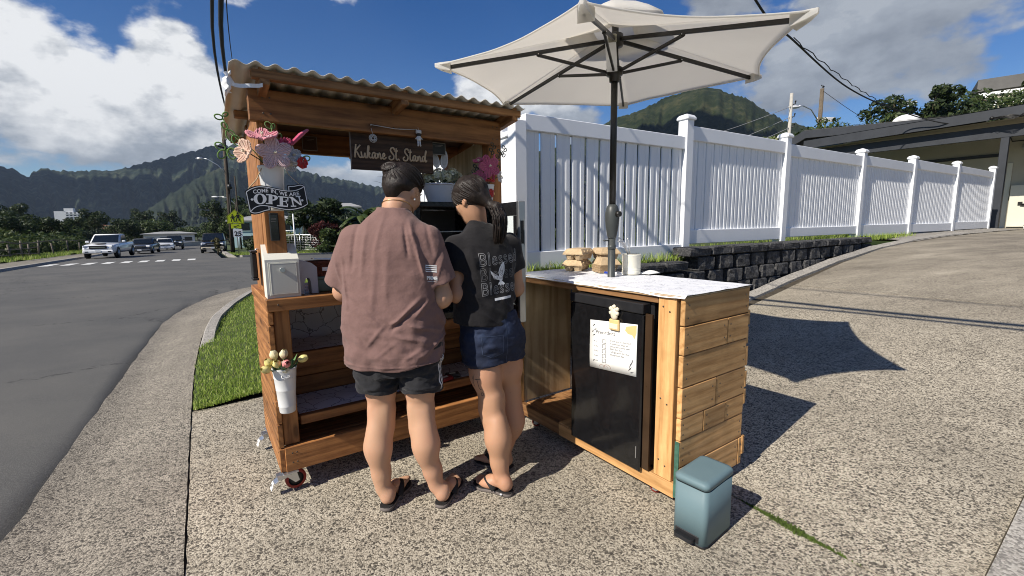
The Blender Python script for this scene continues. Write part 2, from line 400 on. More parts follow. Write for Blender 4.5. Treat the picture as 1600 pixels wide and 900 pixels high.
# gutter ring: asphalt edge -> joint with slab (measured along the bend)
def resample(pts, n):
    P = np.array(pts, float); d = np.r_[0, np.cumsum(np.linalg.norm(np.diff(P, axis=0), axis=1))]
    # Catmull style smoothing through parameter
    q = np.linspace(0, d[-1], n); return np.c_[np.interp(q, d, P[:, 0]), np.interp(q, d, P[:, 1])]
def pair(n):
    P, Q = np.array(outer), np.array(inner); k = np.linspace(0, len(P) - 1, n); i = np.minimum(k.astype(int), len(P) - 2); f = (k - i)[:, None]
    f = f
    a = P[i] * (1 - f) + P[i + 1] * f; b_ = Q[i] * (1 - f) + Q[i + 1] * f
    for _ in range(6):
        a[1:-1] = (a[:-2] + 2 * a[1:-1] + a[2:]) / 4; b_[1:-1] = (b_[:-2] + 2 * b_[1:-1] + b_[2:]) / 4
    return a, b_
GO, GI = pair(170)
def gut_z(p, q, f):
    """cross section: asphalt lip, shallow channel, then up to the slab edge"""
    pw = st(*p); ow = zroad(pw.x, pw.y) + .012; iw = -.022 if q[1] < 4.2 else -.022 - .012 * (q[1] - 4.2)
    return ow + (iw - ow) * (f ** 1.5) - .02 * math.sin(math.pi * min(1, f * 1.6)) * (f < .62)
mb = MB()
def gp(a, b_):
    k = int(round(a * (len(GO) - 1))); p = GO[k] * (1 - b_) + GI[k] * b_
    jx = .022 * noise.noise((p[1] * 3.1, p[0], 2)) if b_ == 0 else (.006 * noise.noise((p[1] * 9, 4, 2)) - .003 if b_ == 1 else 0)
    v_ = st(p[0] + jx, p[1]); v_.z = gut_z(GO[k], GI[k], b_) + .004; return v_
mb.grid(gp, len(GO), 9); mb.build('gutter', m_gutter, kind='structure')
# slab / driveway apron: front slabs with joints recessed between them
TW = 2.96                                         # the retaining wall side of the driveway
def slab(name, s0, s1, t0, t1, gap=.006, ns=None, nt_=None, tf=None):
    ns = ns or max(3, int((s1 - s0) / .25)); nt_ = nt_ or max(3, int(abs(t1 - t0) / .5))
    mb = MB()
    def f(a, b_):
        s_ = s0 + gap + (s1 - s0 - 2 * gap) * a; t_ = t0 + gap + (t1 - t0 - 2 * gap) * b_
        if tf: s_, t_ = tf(s_, t_, a, b_)
        p = st(s_, t_, zslab(s_) + .004 * noise.noise((s_ * .8, t_ * .8, 5))); return p
    mb.grid(f, ns, nt_)
    # skirts
    bm_ = mb.bm; be = [e for e in bm_.edges if e.is_boundary]
    for e in be: e.smooth = False
    r_ = bmesh.ops.extrude_edge_only(bm_, edges=be); vs = [g for g in r_['geom'] if isinstance(g, bmesh.types.BMVert)]
    for v_ in vs: v_.co.z -= .05
    for f_ in bm_.faces: f_.material_index = 0
    return mb.build(name, m_slab, kind='structure')
def joint_s(t_):  # the mossy joint that crosses beside the counter
    return float(np.interp(t_, [-2, .0, .3, .5, .75, 1.1, 4.0], [2.12, 2.06, 1.98, 1.98, 1.99, 2.02, 2.05]))
JG = .0065
slab('driveway_slab', -.17, 2.0, .26, 4.0, .0, 14, 90, lambda s_, t_, a, b_: ((1 - a) * (-.165 + .007 * noise.noise((t_ * 11, 1, 7))) + a * (joint_s(t_) - JG + .004 * noise.noise((t_ * 13, 3, 1))), t_))
slab('driveway_slab', 2.0, 6.3, .26, 2.72, .0, 22, 90, lambda s_, t_, a, b_: (joint_s(t_) + JG + (6.3 - joint_s(t_) - JG - .006) * a, t_))
slab('driveway_slab', 2.0, 4.2, 2.73, 3.4, .0, 8, 4)
slab('driveway_slab', 6.312, 11.5, -6.0, 2.72, .003, 22, 10)
slab('driveway_slab', 11.52, 22, -6.0, 4.2, .003, 22, 10)
slab('driveway_slab', 2.9, 6.3, -6, .12, .0, 14, 8)
m_soil = M('joint_soil', (.062, .05, .035), .95, .45, 30, .6, 90)
mb = MB(); mb.grid(lambda a, b_: st(-.176 + 10 * a, -3 + 8 * b_, zslab(-.176 + 10 * a) - .009), 60, 4); mb.build('joint_soil', m_soil, kind='structure')
# concrete kerb strip on the street-side right (lower right of the picture)
mb = MB(); mb.grid(lambda a, b_: st(-.17 + 7 * a, .25 - .18 * b_, zslab(-.17 + 7 * a) + .035 - .004 * b_ + .003 * noise.noise((a * 40, b_ * 3, 1))), 50, 4)
bm_ = mb.bm; be = [e for e in bm_.edges if e.is_boundary]; [setattr(e, 'smooth', False) for e in be]; r_ = bmesh.ops.extrude_edge_only(bm_, edges=be)
for g in r_['geom']:
    if isinstance(g, bmesh.types.BMVert): g.co.z -= .12
mb.build('kerb', m_kerb, kind='structure')
sheet('lawn_strip', lambda s_, t_: st(s_, t_, zslab(s_) + .0), -.17, 2.9, -8, .07, 14, 8, M('lawn_soil', (.06, .075, .025), .95, .4, 14, .5, 60))
# moss in the joint beside the bin
m_moss = M('moss', (.075, .115, .02), .95, .45, 60, .8, 300)
V, F = [], []
for k in range(1500):
    t_ = rng.normal(.80, .085); w = .022 * max(0, 1 - abs(t_ - .80) / .22) + .002
    s_ = joint_s(t_) + rng.normal(0, w * .45); h = rng.uniform(.006, .016); a = rng.uniform(0, 6.28); r_ = rng.uniform(.003, .006)
    p = st(s_, t_, zslab(s_) - .003); i = len(V)
    V += [p + Vector((r_ * math.cos(a), r_ * math.sin(a), 0)), p - Vector((r_ * math.cos(a), r_ * math.sin(a), 0)), p + Vector((rng.normal(0, .004), rng.normal(0, .004), h))]
    F.append((i, i + 1, i + 2))
link('moss_in_joint', rawmesh('moss_in_joint', V, F, m_moss), kind='stuff', label='green moss growing in the slab joint beside the bin', cat='moss')
# grass patch between gutter and stand, running round the street corner
m_sod = M('sod', (.05, .07, .02), .95, .4, 18, .5, 60)
def lawn_edge(t_): # s of kerb side
    return float(np.interp(t_, inner_t, inner_s))
inner_t = [q[1] for q in inner[:13]]; inner_s = [q[0] for q in inner[:13]]
mb = MB()
def sodpt(a, b_):
    t_ = 4.01 + 10.0 * b_; s0 = lawn_edge(t_) + .01 + .14 * min(1, max(0, (t_ - 6.2) / .6)); s_ = s0 + (2.5 + .4 * b_ - s0) * a
    return st(s_, t_, -.01 - .012 * (t_ - 4) + .02 * noise.noise((s_ * 2, t_ * 2, 3)) + .02 * min(1, a * 6))
mb.grid(sodpt, 16, 30); mb.build('lawn', m_sod, kind='structure')
def grass_mat():
    m, t, b, o = newmat('grass_blade'); oi = nd(t, 'ShaderNodeNewGeometry')
    c = ramp(t, oi.outputs['Random Per Island'], [(0, (.15, .23, .034)), (.5, (.27, .38, .06)), (.85, (.40, .49, .11)), (1, (.48, .46, .2))])
    t.links.new(c, b.inputs['Base Color']); b.inputs['Roughness'].default_value = .6
    tr = nd(t, 'ShaderNodeBsdfTranslucent'); t.links.new(c, tr.inputs[0]); ad = nd(t, 'ShaderNodeMixShader'); ad.inputs[0].default_value = .35
    t.links.new(b.outputs[0], ad.inputs[1]); t.links.new(tr.outputs[0], ad.inputs[2]); t.links.new(ad.outputs[0], o.inputs[0]); return m
m_grass = grass_mat()
def blades(name, pts, hmin, hmax, w, label, lean=.6, kind='stuff'):
    n = len(pts); P = np.array(pts, float); a = rng.uniform(0, 2 * np.pi, n); h = rng.uniform(hmin, hmax, n); l = rng.uniform(.1, 1, n) * lean * h; b_ = rng.uniform(0, 2 * np.pi, n)
    dx, dy = np.cos(a) * w, np.sin(a) * w; lx, ly = np.cos(b_) * l, np.sin(b_) * l
    v0 = P + np.c_[dx, dy, 0 * a]; v1 = P - np.c_[dx, dy, 0 * a]
    v2 = P + np.c_[lx * .4 - dx * .7, ly * .4 - dy * .7, h * .65]; v3 = P + np.c_[lx * .4 + dx * .7, ly * .4 + dy * .7, h * .65]; v4 = P + np.c_[lx, ly, h * .95]
    V = np.stack([v0, v1, v2, v3, v4], 1).reshape(-1, 3); i = np.arange(n) * 5
    F = np.concatenate([np.c_[i, i + 1, i + 2], np.c_[i, i + 2, i + 3], np.c_[i + 3, i + 2, i + 4]])
    return link(name, npmesh(name, V, F, m_grass), kind=kind, label=label, cat='grass')
pts = []
while len(pts) < 52000:
    b_ = rng.random() ** 1.6; a = rng.random(); p = sodpt(a, b_)
    if a > .75 and rng.random() < .5: continue
    if b_ < .02: p = p - SV * rng.uniform(0, .03)
    pts.append(tuple(p))
blades('grass', pts, .02, .048, .003, 'short bright green grass beside the stand and the gutter', .9)
# kerb stone round the corner
mb = MB()
KI = GI[(GI[:, 1] > 6.2) & (GI[:, 0] < 12)]
def kp(prof):
    rings = []
    for k, q in enumerate(KI):
        tn = KI[min(k + 1, len(KI) - 1)] - KI[max(k - 1, 0)]; tn = tn / np.linalg.norm(tn); nr = np.array([tn[1], -tn[0]])
        up = .55 * min(1, max(0, (q[1] - 6.3) / 1.0)); z0 = -.022 - .012 * (q[1] - 4.2)
        rings.append([st(*(q + nr * d), z0 + h * up - .002) for d, h in prof])
    return rings
mb.loft(kp([(0, -.05), (.015, .10), (.03, .115), (.14, .115), (.15, -.05)]), True, True, False)
mb.build('kerb', m_kerb, kind='structure')
# ------------------------------------------------------------------ yard behind the fence
FU = Vector((math.sin(R(57.5)), math.cos(R(57.5)), 0)); FV = Vector((-FU.y, FU.x, 0)); FP = Vector((2.122, 5.6, 0))
def fp(q, off=0, z=0): return FP + FU * q + FV * off + Vector((0, 0, z))
mb = MB(); mb.grid(lambda a, b_: fp(-2.5 + 18.0 * a, -.16 + 9 * b_, .86 + .12 * min(1, a * 2.5) + .03 * noise.noise((a * 30, b_ * 20, 0))), 30, 10); mb.build('yard', m_sod, kind='structure')
pts = []
for k in range(9000):
    q = -2.4 + 9.6 * rng.random() ** 1.2; pts.append(tuple(fp(q, rng.uniform(-.2, .5), .84 + .12 * min(1, (q + 2.5) / 7.2))))
blades('grass', pts, .05, .15, .004, 'rough grass along the foot of the white fence')
# ------------------------------------------------------------------ retaining wall of split-face blocks
def block_mesh(w, h, d, seed, mat):
    b2 = bmesh.new(); bmesh.ops.create_cube(b2, size=1)
    ff = [f for f in b2.faces if f.normal.y < -.5]
    bmesh.ops.scale(b2, vec=(w, d, h), verts=b2.verts)
    bmesh.ops.bevel(b2, geom=list(b2.edges), offset=.012, segments=1, affect='EDGES')
    ff = [f for f in b2.faces if f.normal.y < -.9]
    bmesh.ops.subdivide_edges(b2, edges=list({e for f in ff for e in f.edges}), cuts=2, use_grid_fill=True)
    for v_ in b2.verts:
        if v_.co.y < -d / 2 + .004:
            k = noise.noise((v_.co.x * 11 + seed * 7.1, v_.co.z * 11, seed)); v_.co.y += .024 * k - .006
            v_.co.x += .008 * noise.noise((v_.co.z * 13, seed, v_.co.x * 9)); v_.co.z += .006 * noise.noise((v_.co.x * 13, seed, 4))
    me = bpy.data.meshes.new('block'); b2.to_mesh(me); b2.free(); me.materials.append(mat); return me
def rough_stone():
    m, t, b, o = newmat('split_face_block'); co = objco(t, (1, 1, 1), 20)
    c = ramp(t, nz(t, co, 28, 5, .7), [(.3, (.022, .022, .024)), (.5, (.065, .065, .068)), (.75, (.17, .165, .16))]); t.links.new(c, b.inputs['Base Color'])
    b.inputs['Roughness'].default_value = .9; bump(t, b, nz(t, co, 38, 6, .72), 1.0, .03); return m
m_block = rough_stone()
wall = thing('retaining_wall', 'low dark grey split-face block wall beneath the white fence', 'wall', fp(0, -.28, 0), R(90 - 57.5))
variants = [block_mesh(.285, .165, .22, s_, m_block) for s_ in range(5)]; caps = [block_mesh(.40, .10, .24, 9 + s_, m_block) for s_ in range(5)]
mb = MB(); mb.lohi((-2.3, .13, 0), (6.2, .2, .86), 0); mb.build('backing', M('wall_core', (.012, .012, .013), .95, .3), wall)
def wblock(me, x, z, dy=0): link('block', me, wall, loc=(x, dy, z), rot=(random.uniform(-.03, .03), 0, random.uniform(-.05, .05)))
kcount = 0
for row, z in enumerate((.17, .34, .505, .672, .842)):
    x = -2.25 + (.19 if row % 2 else 0)
    while x < 4.7:
        zs_ = zslab((fp(x, -.28)).dot(SU))
        top = .93 if x < -.05 else 1.06
        if z + .165 > zs_ + .11 and z + .085 < (.82 if x < -.05 else 1.0) and kcount < 120:
            wblock(variants[random.randrange(5)], x, z, .012 * row + random.uniform(-.012, .012)); kcount += 1
        x += .375
x = -2.2
while x < 4.75:
    z = .835 if x < -.15 else .985
    if z > zslab(fp(x, -.28).dot(SU)) + .03: wblock(caps[random.randrange(5)], x, z, .05)
    x += .412
# concrete edging that climbs along the wall's foot
mb = MB()
def edge(a, b_):
    q = -1.9 + 11.0 * a; p = fp(q, -.43 - .13 * b_ - .02 * noise.noise((q, 0, 0))); p.z = zslab(p.dot(SU)) + .045 - .022 * b_ + .008 * noise.noise((q * 5, b_ * 2, 0)); return p
mb.grid(edge, 70, 4); bm_ = mb.bm; be = [e for e in bm_.edges if e.is_boundary]; [setattr(e, 'smooth', False) for e in be]; r_ = bmesh.ops.extrude_edge_only(bm_, edges=be)
for g in r_['geom']:
    if isinstance(g, bmesh.types.BMVert): g.co.z -= .1
mb.build('kerb', m_kerb, kind='structure')
mb = MB(); mb.grid(lambda a, b_: fp(-2.2 + 12.4 * a, -.42 + .2 * b_, zslab(fp(-2.2 + 12.4 * a, -.4).dot(SU)) - .03), 40, 3); mb.build('soil_strip', m_soil, kind='structure')
mb = MB(); mb.grid(lambda a, b_: fp(5.8 + 8 * a, -.6 + .9 * b_, zslab(fp(5.8 + 8 * a, -.6 + .9 * b_).dot(SU)) + .012 + .05 * b_ + .014 * noise.noise((a * 60, b_ * 9, 0))), 40, 8); mb.build('gravel_strip', M('gravel', (.26, .24, .21), .9, .6, 45, 1.0, 70), kind='structure')
# ------------------------------------------------------------------ white vinyl fence
m_vinyl = M('white_vinyl', (.80, .81, .83), .38, .03, 3, .05, 30, spec=.4)
PQ = [(-2.438, .92, 2.335), (-.02, .82, 2.60), (2.25, .98, 2.60), (4.85, .95, 2.575), (7.29, .97, 2.625), (10.1, 1.0, 2.69), (13.2, 1.02, 2.75)]
PAN = [(.895, 1.065, 2.185, 2.33), (1.06, 1.235, 2.30, 2.465), (1.085, 1.225, 2.27, 2.44), (1.03, 1.238, 2.29, 2.455), (1.055, 1.23, 2.36, 2.54), (1.06, 1.25, 2.43, 2.58)]
FRZ = R(90 - 57.5)
def fpost(mbn, q, z0, z1, parent, cap=True):
    mb = MB(); mb.lohi((q - .064, -.064, z0 - .1), (q + .064, .064, z1 - .07), .006); po = mb.build('post', m_vinyl, parent)
    if cap:
        mb = MB(); mb.lohi((q - .082, -.082, z1 - .075), (q + .082, .082, z1 - .045), .006)
        mb.loft([[(q + a * x, b_ * x, z) for a, b_ in ((-1, -1), (1, -1), (1, 1), (-1, 1))] for x, z in ((.078, z1 - .045), (.06, z1 - .02), (.012, z1))], smooth=False)
        mb.build('post_cap', m_vinyl, po)
def fence_run(label, posts, pans, loc, rz, npick=12, mesh_pick=None):
    fe = thing('vinyl_fence', label, 'fence', loc, rz)
    for k, (q, z0, z1) in enumerate(posts): fpost('post', q, z0, z1, fe, cap=not (k == 0 and len(posts) > 4))
    for k, (b0, b1, t0, t1) in enumerate(pans):
        q0, q1 = posts[k][0] + .064, posts[k + 1][0] - .064
        mb = MB(); mb.lohi((q0, -.045, b0), (q1, .045, b1), .006); mb.build('rail', m_vinyl, fe)
        mb = MB(); mb.lohi((q0, -.045, t0), (q1, .045, t1), .006); mb.build('rail', m_vinyl, fe)
        n = npick if k == 0 else 13; n = n if k < 2 else (15 if k < 5 else 15)
        pitch = (q1 - q0) / n; gap = .029 if k == 0 else .015; me = None
        for j in range(n):
            x = q0 + pitch * (j + .5)
            if me is None:
                mb = MB(); w = (pitch - gap) / 2; h = (t0 - b1) / 2
                # hollow-profile picket with a shallow channel down each edge
                prof = [(-w, -.007), (-w * .9, -.013), (-w * .35, -.013), (-w * .3, -.009), (w * .3, -.009), (w * .35, -.013), (w * .9, -.013), (w, -.007), (w, .007), (-w, .007)]
                mb.prism([(a, b_, -h) for a, b_ in prof], (0, 0, 2 * h)); me = mb.mesh('picket', m_vinyl)
            link('picket', me, fe, loc=(x, 0, (t0 + b1) / 2))
    return fe
fence_run('long white vinyl picket fence climbing beside the driveway', PQ, PAN, fp(0), FRZ)
# the return of the fence that runs back from the corner behind the stand
c0 = fp(-2.438, 0); 
fence_run('white vinyl fence return running back from the corner behind the stand', [(.13, .9, 2.2), (2.5, .9, 2.335)], [(.5, .65, 2.17, 2.31)], c0, FRZ + math.pi / 2, 14)
# ================================================================== the wooden stand (local x along its front, y to its back)
SL, SD = (.42, .19, .066), (.20, .08, .027)
def sw(ax): return wood('stained_fir', SL, SD, ax, .55, 1.0)
ST0 = Vector((-1.14, 2.12, 0))
stand = thing('market_stand', 'wheeled wooden roadside stand with corrugated roof and red-brown stained boards', 'market stand', ST0, RZ)
def board(name, lo, hi, ax, parent=stand, mat=None, bev=.003, label=None):
    lo, hi = Vector(lo), Vector(hi); c = (lo + hi) / 2
    mb = MB(); mb.box((0, 0, 0), hi - lo, None, bev)
    return mb.build(name, mat or sw(ax), parent, loc=c, label=label)
Wd, Dp = 1.31, .66
# posts
board('post', (.0, .05, .99), (.089, .139, 1.83), 'Z'); board('post', (1.245, .03, .2), (1.334, .119, 1.90), 'Z')
board('post', (.0, .03, .235), (.072, .102, .93), 'Z')
board('post', (.0, Dp - .09, .2), (.089, Dp, 1.80), 'Z'); board('post', (1.245, Dp - .09, .2), (1.334, Dp, 1.80), 'Z')
# base
board('base_rail', (-.004, 0, .105), (1.335, .04, .232), 'X'); board('base_rail', (0, Dp - .04, .105), (1.33, Dp, .232), 'X')
board('base_rail', (1.30, .042, .105), (1.336, Dp - .042, .232), 'Y')
for k in range(5): board('floor_board', (.02, .043 + .116 * k, .17), (1.298, .155 + .116 * k, .195), 'X')
# planks down the left side, ends uneven
zz = [.105, .232, .36, .485, .61, .735, .86, .928]
for k in range(7):
    e = random.uniform(0, .012)
    board('side_plank', (-.028, .012 - e, zz[k] + .003), (-.003, Dp - .005 + random.uniform(0, .012), zz[k + 1] - .003), 'Y')
zz = [.24, .385, .53, .675, .82, .965]
for k in range(5): board('side_plank', (1.337, .03, zz[k] + .003), (1.36, Dp, zz[k + 1] - .003), 'Y')
# counter top: a framed shelf across the left part
board('counter_rail', (-.03, -.022, .929), (.70, .016, .988), 'X'); board('counter_rail', (-.03, .018, .929), (.008, Dp + .06, .988), 'Y')
for k in range(5): board('counter_board', (.01, .018 + .128 * k, .955), (.70, .143 + .128 * k, .982), 'X')
# stepped display shelves
board('shelf_rail', (.088, .06, .311), (1.24, .098, .359), 'X'); board('shelf_rail', (.10, .25, .56), (.70, .29, .645), 'X')
for a, b_ in ((.099, .165), (.168, .244), (.247, .33), (.333, .425)): board('shelf_board', (.05, a, .325), (1.24, b_, .347), 'X')
for a, b_ in ((.291, .40), (.403, .52), (.523, .60)): board('shelf_board', (.05, a, .61), (.70, b_, .632), 'X')
board('riser_board', (.05, .428, .35), (1.24, .45, .455), 'X'); board('riser_board', (.05, .428, .458), (1.24, .45, .605), 'X')
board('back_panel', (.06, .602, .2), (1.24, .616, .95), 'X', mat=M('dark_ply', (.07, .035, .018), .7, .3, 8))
# patterned shelf liners
def liner():
    m, t, b, o = newmat('stone_liner'); co = objco(t)
    wp = nd(t, 'ShaderNodeVectorMath', operation='MULTIPLY_ADD'); t.links.new(nz(t, co, 9, 4, .6, 1), wp.inputs[0]); wp.inputs[1].default_value = (.09, .09, .09); t.links.new(co, wp.inputs[2])
    v_ = nd(t, 'ShaderNodeTexVoronoi', feature='DISTANCE_TO_EDGE', Scale=11); t.links.new(wp.outputs[0], v_.inputs['Vector'])
    e = ramp(t, v_.outputs['Distance'], [(0, 1.0), (.012, .9), (.03, 0.0)])
    w = nd(t, 'ShaderNodeTexWave', Scale=7, Distortion=9, Detail=3); t.links.new(co, w.inputs['Vector'])
    e2 = math_(t, 'MULTIPLY', ramp(t, w.outputs[1], [(.47, 0.0), (.5, 1.0), (.53, 0.0)]), .28)
    c = mixc(t, nz(t, co, 5, 4), (.64, .65, .68), (.78, .79, .82)); c = mixc(t, math_(t, 'MULTIPLY', e, .8), c, (.10, .10, .12)); c = mixc(t, e2, c, (.22, .22, .25))
    t.links.new(c, b.inputs['Base Color']); b.inputs['Roughness'].default_value = .55; return m
m_liner = liner()
mb = MB(); mb.grid(lambda a, b_: (.09 + 1.14 * a, .07 + .345 * b_, .3525 + .004 * noise.noise((a * 9, b_ * 3, 1)) * (0 < b_ < 1)), 30, 6); mb.build('shelf_liner', m_liner, stand)
mb = MB(); mb.grid(lambda a, b_: (.105 + .585 * a, .27 + .33 * min(1, b_ / .62), .6475 + .27 * max(0, (b_ - .62) / .38) + .003 * noise.noise((a * 9, b_ * 5, 7))), 24, 16); mb.build('shelf_liner', m_liner, stand)
# top frame
board('beam', (-.028, .005, 1.805), (1.318, .046, 1.945), 'X'); board('beam', (.0, .555, 1.755), (1.318, .595, 1.885), 'X')
for a, b_ in ((.142, .31), (.313, .48), (.483, .572)): board('side_board', (-.004, a, .99), (.018, b_, 1.80), 'Z')
board('side_beam', (-.002, .14, 1.76), (.036, .52, 1.85), 'Y'); board('side_beam', (1.29, .14, 1.76), (1.328, .52, 1.85), 'Y')
rs = math.atan2(-.14, 1.0)
def rafter(x):
    mb = MB(); mb.box((0, 0, 0), (.038, 1.02, .075), None, .003)
    mb.build('rafter', wood('raw_fir', (.36, .185, .075), (.17, .075, .028), 'Y', .6), stand, loc=(x, .375, 1.895), rot=(rs, 0, 0))
for x in (.03, .655, 1.33): rafter(x)
for y, z in ((-.115, 1.952), (.38, 1.882), (.8, 1.823)):
    board('purlin', (-.02 if y < 0 else -.06, y - .019, z), (1.372, y + .019, z + .036), 'X', mat=wood('raw_fir', (.36, .185, .075), (.17, .075, .028), 'X', .6))
board('drip_strip', (.04, .047, 1.948), (1.28, .06, 1.958), 'X', mat=wood('raw_fir', (.36, .185, .075), (.17, .075, .028), 'X', .6))
for a, b_ in ((.052, .634), (.677, 1.308)):
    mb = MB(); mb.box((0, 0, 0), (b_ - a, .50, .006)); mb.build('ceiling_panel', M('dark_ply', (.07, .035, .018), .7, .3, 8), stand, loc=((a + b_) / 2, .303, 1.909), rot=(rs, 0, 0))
# corrugated sheet roof
def roof_mat():
    m, t, b, o = newmat('corrugated_plastic'); co = objco(t, (1, .25, 1))
    c = ramp(t, nz(t, co, 6, 5, .6), [(.35, (.46, .41, .34)), (.65, (.70, .67, .61))]); t.links.new(c, b.inputs['Base Color']); b.inputs['Roughness'].default_value = .45
    tr = nd(t, 'ShaderNodeBsdfTranslucent'); tr.inputs[0].default_value = (.42, .33, .21, 1); mx = nd(t, 'ShaderNodeMixShader'); mx.inputs[0].default_value = .10
    t.links.new(b.outputs[0], mx.inputs[1]); t.links.new(tr.outputs[0], mx.inputs[2]); t.links.new(mx.outputs[0], o.inputs[0]); return m
def corr(a, b_):
    x = -.10 + 1.49 * a; y = -.15 + 1.01 * b_
    z = 1.995 - .14 * (y + .15) + .0085 * math.cos(2 * math.pi * x / .0745) + .012
    if x < .0: z += .10 * x * (1 + b_)      # the free left edge droops
    return Vector((x, y, z))
mb = MB(); mb.grid(corr, 260, 14); rf = mb.build('roof_sheet', roof_mat(), stand); sd = rf.modifiers.new('t', 'SOLIDIFY'); sd.thickness = .0035
# plywood panel inside the right-hand end
mb = MB(); mb.prism([(0, .10, 1.0), (0, .55, 1.0), (0, .55, 1.78), (0, .10, 1.84)], (.012, 0, 0))
ply = wood('plywood', (.52, .40, .25), (.38, .27, .15), 'Z', .7, .6, False)
mb.build('side_panel', ply, stand, loc=(1.228, 0, 0))
board('side_plank', (1.337, .03, .968), (1.36, Dp, 1.10), 'Y')
# casters
m_zinc = M('zinc', (.62, .63, .65), .32, .12, 12, .05, 60, metal=.9); m_red = M('red_tread', (.22, .022, .016), .5, .2, 20); m_hub = M('black_hub', (.02, .02, .02), .5, .2); m_tag = M('paper_tag', (.78, .78, .76), .7, .05)
def caster(x, y, rz, parent, zt=.105, r_=.047, pedal=True):
    c = MB(); c.lohi((-.045, -.035, zt - .006), (.045, .035, zt), .001); c.lathe([(.026, zt - .02), (.03, zt - .012), (.03, zt - .006)], seg=14)
    for sx in (-1, 1): c.prism([(sx * .022, -.025, zt - .016), (sx * .022, .03, zt - .016), (sx * .022, .04, r_ - .006), (sx * .022, .02, r_ - .012)], (sx * .003, 0, 0))
    o = c.build('caster', m_zinc, parent, loc=(x, y, 0), rot=(0, 0, rz))
    w = MB(); rot = Matrix.Rotation(math.pi / 2, 4, 'Y')
    w.lathe([(r_ * .72, -.013), (r_ * .98, -.013), (r_, -.008), (r_, .008), (r_ * .98, .013), (r_ * .72, .013)], seg=26, cap=False); w.mi = 1
    w.lathe([(.004, -.011), (r_ * .3, -.012), (r_ * .4, -.008), (r_ * .72, -.009), (r_ * .72, .009), (r_ * .4, .008), (r_ * .3, .012), (.004, .011)], seg=22)
    w.xf(Matrix.Translation((0, .026, r_)) @ rot); w.build('wheel', [m_red, m_hub], o)
    if pedal:
        p = MB(); p.lohi((-.02, -.058, zt - .034), (.02, -.02, zt - .028), .001); p.box((0, -.064, zt - .040), (.046, .022, .006), Matrix.Rotation(R(30), 3, 'X'), .001)
        p.lohi((-.024, -.06, zt - .028), (-.019, .01, zt - .01)); p.lohi((.019, -.06, zt - .028), (.024, .01, zt - .01)); p.build('brake_pedal', m_zinc, o)
        tg = MB(); tg.box((-.012, -.082, zt - .066), (.034, .003, .040), Matrix.Rotation(R(-18), 3, 'X'), .0008); tg.mi = 1
        for k in range(3): tg.box((-.012, -.0845, zt - .058 - .009 * k), (.024, .002, .002), Matrix.Rotation(R(-18), 3, 'X'))
        tg.build('tag', [m_tag, M('print_grey', (.2, .2, .2), .7)], o)
    return o
caster(.012, .03, R(-86), stand, r_=.05); caster(.005, .61, R(-80), stand, r_=.05); caster(1.27, .06, R(20), stand, pedal=False); caster(1.27, .60, R(20), stand, pedal=False)
# white plastic scraps tied at the free corner of the roof
mb = MB()
mb.grid(lambda a, b_: Vector((-.122 + .034 * a * (1 - .4 * b_) + .010 * math.sin(b_ * 9 + a * 4), -.15 + .02 * math.sin(a * 6 + b_ * 4), 1.95 - .085 * b_ + .01 * math.sin(a * 9))), 6, 9)
mb.grid(lambda a, b_: Vector((-.105 + .125 * a, -.148 + .012 * math.sin(a * 8), 1.915 + .05 * a * a - .04 * a + .016 * (b_ - .5))), 10, 3)
ts = mb.build('tied_plastic', M('white_film', (.82, .83, .85), .4, .05), stand)
# ================================================================== the counter box with a small fridge in it
CTL, CTD = (.70, .405, .17), (.50, .255, .09)
def cw(ax): return wood('pale_cedar', CTL, CTD, ax, .62, 1.0)
C0 = Vector((.726, 1.923, 0))                    # near corner; local x along the end (SU), local y along the front (SV)
AC = R(34.9); CYv = Vector((-math.sin(AC), math.cos(AC), 0)); CXv = Vector((CYv.y, -CYv.x, 0)); CRZ = math.atan2(CXv.y, CXv.x)
ctr = thing('counter_box', 'unpainted pallet-wood counter on casters with a white topped shelf for the mini fridge', 'counter', C0, CRZ)
CL, CW, ZB, ZT = 1.225, .53, .062, 1.0
def cboard(name, lo, hi, ax, mat=None, bev=.0025, label=None): return board(name, lo, hi, ax, ctr, mat or cw(ax), bev, label)
# front frame (the long side that holds the fridge)
cboard('bottom_rail', (0, 0, ZB), (.04, .80, ZB + .072), 'Y'); cboard('bottom_rail', (.002, .803, ZB), (.042, CL, ZB + .072), 'Y', wood('dull_cedar', (.36, .19, .08), (.20, .09, .035), 'Y'))
cboard('corner_post', (.002, .018, ZB + .074), (.04, .112, ZT - .006), 'Z'); cboard('corner_post', (.0, CL - .03, ZB + .074), (.04, CL, ZT - .02), 'Z')
cboard('corner_post', (CW - .05, .02, ZB), (CW - .01, .10, ZT - .01), 'Z'); cboard('corner_post', (CW - .05, CL - .1, ZB), (CW - .01, CL - .02, ZT - .01), 'Z')
cboard('floor_rail', (.043, .03, ZB + .01), (.085, .72, ZB + .05), 'Y'); cboard('top_rail', (.004, .115, ZT - .04), (.035, CL - .035, ZT - .006), 'Y', wood('dull_cedar', (.36, .19, .08), (.20, .09, .035), 'Y'))
cboard('floor_panel', (.05, .105, ZB + .055), (CW - .06, CL - .04, ZB + .07), 'Y', wood('dull_cedar', (.36, .19, .08), (.20, .09, .035), 'Y'))
cboard('back_panel', (CW - .065, .11, ZB + .075), (CW - .052, CL - .03, ZT - .01), 'Z', ply); cboard('end_panel', (.044, CL - .028, ZB + .075), (CW - .07, CL - .016, ZT - .01), 'Z', ply)
cboard('cross_rail', (.0, .70, ZB + .0745), (.10, .80, ZB + .082), 'X')
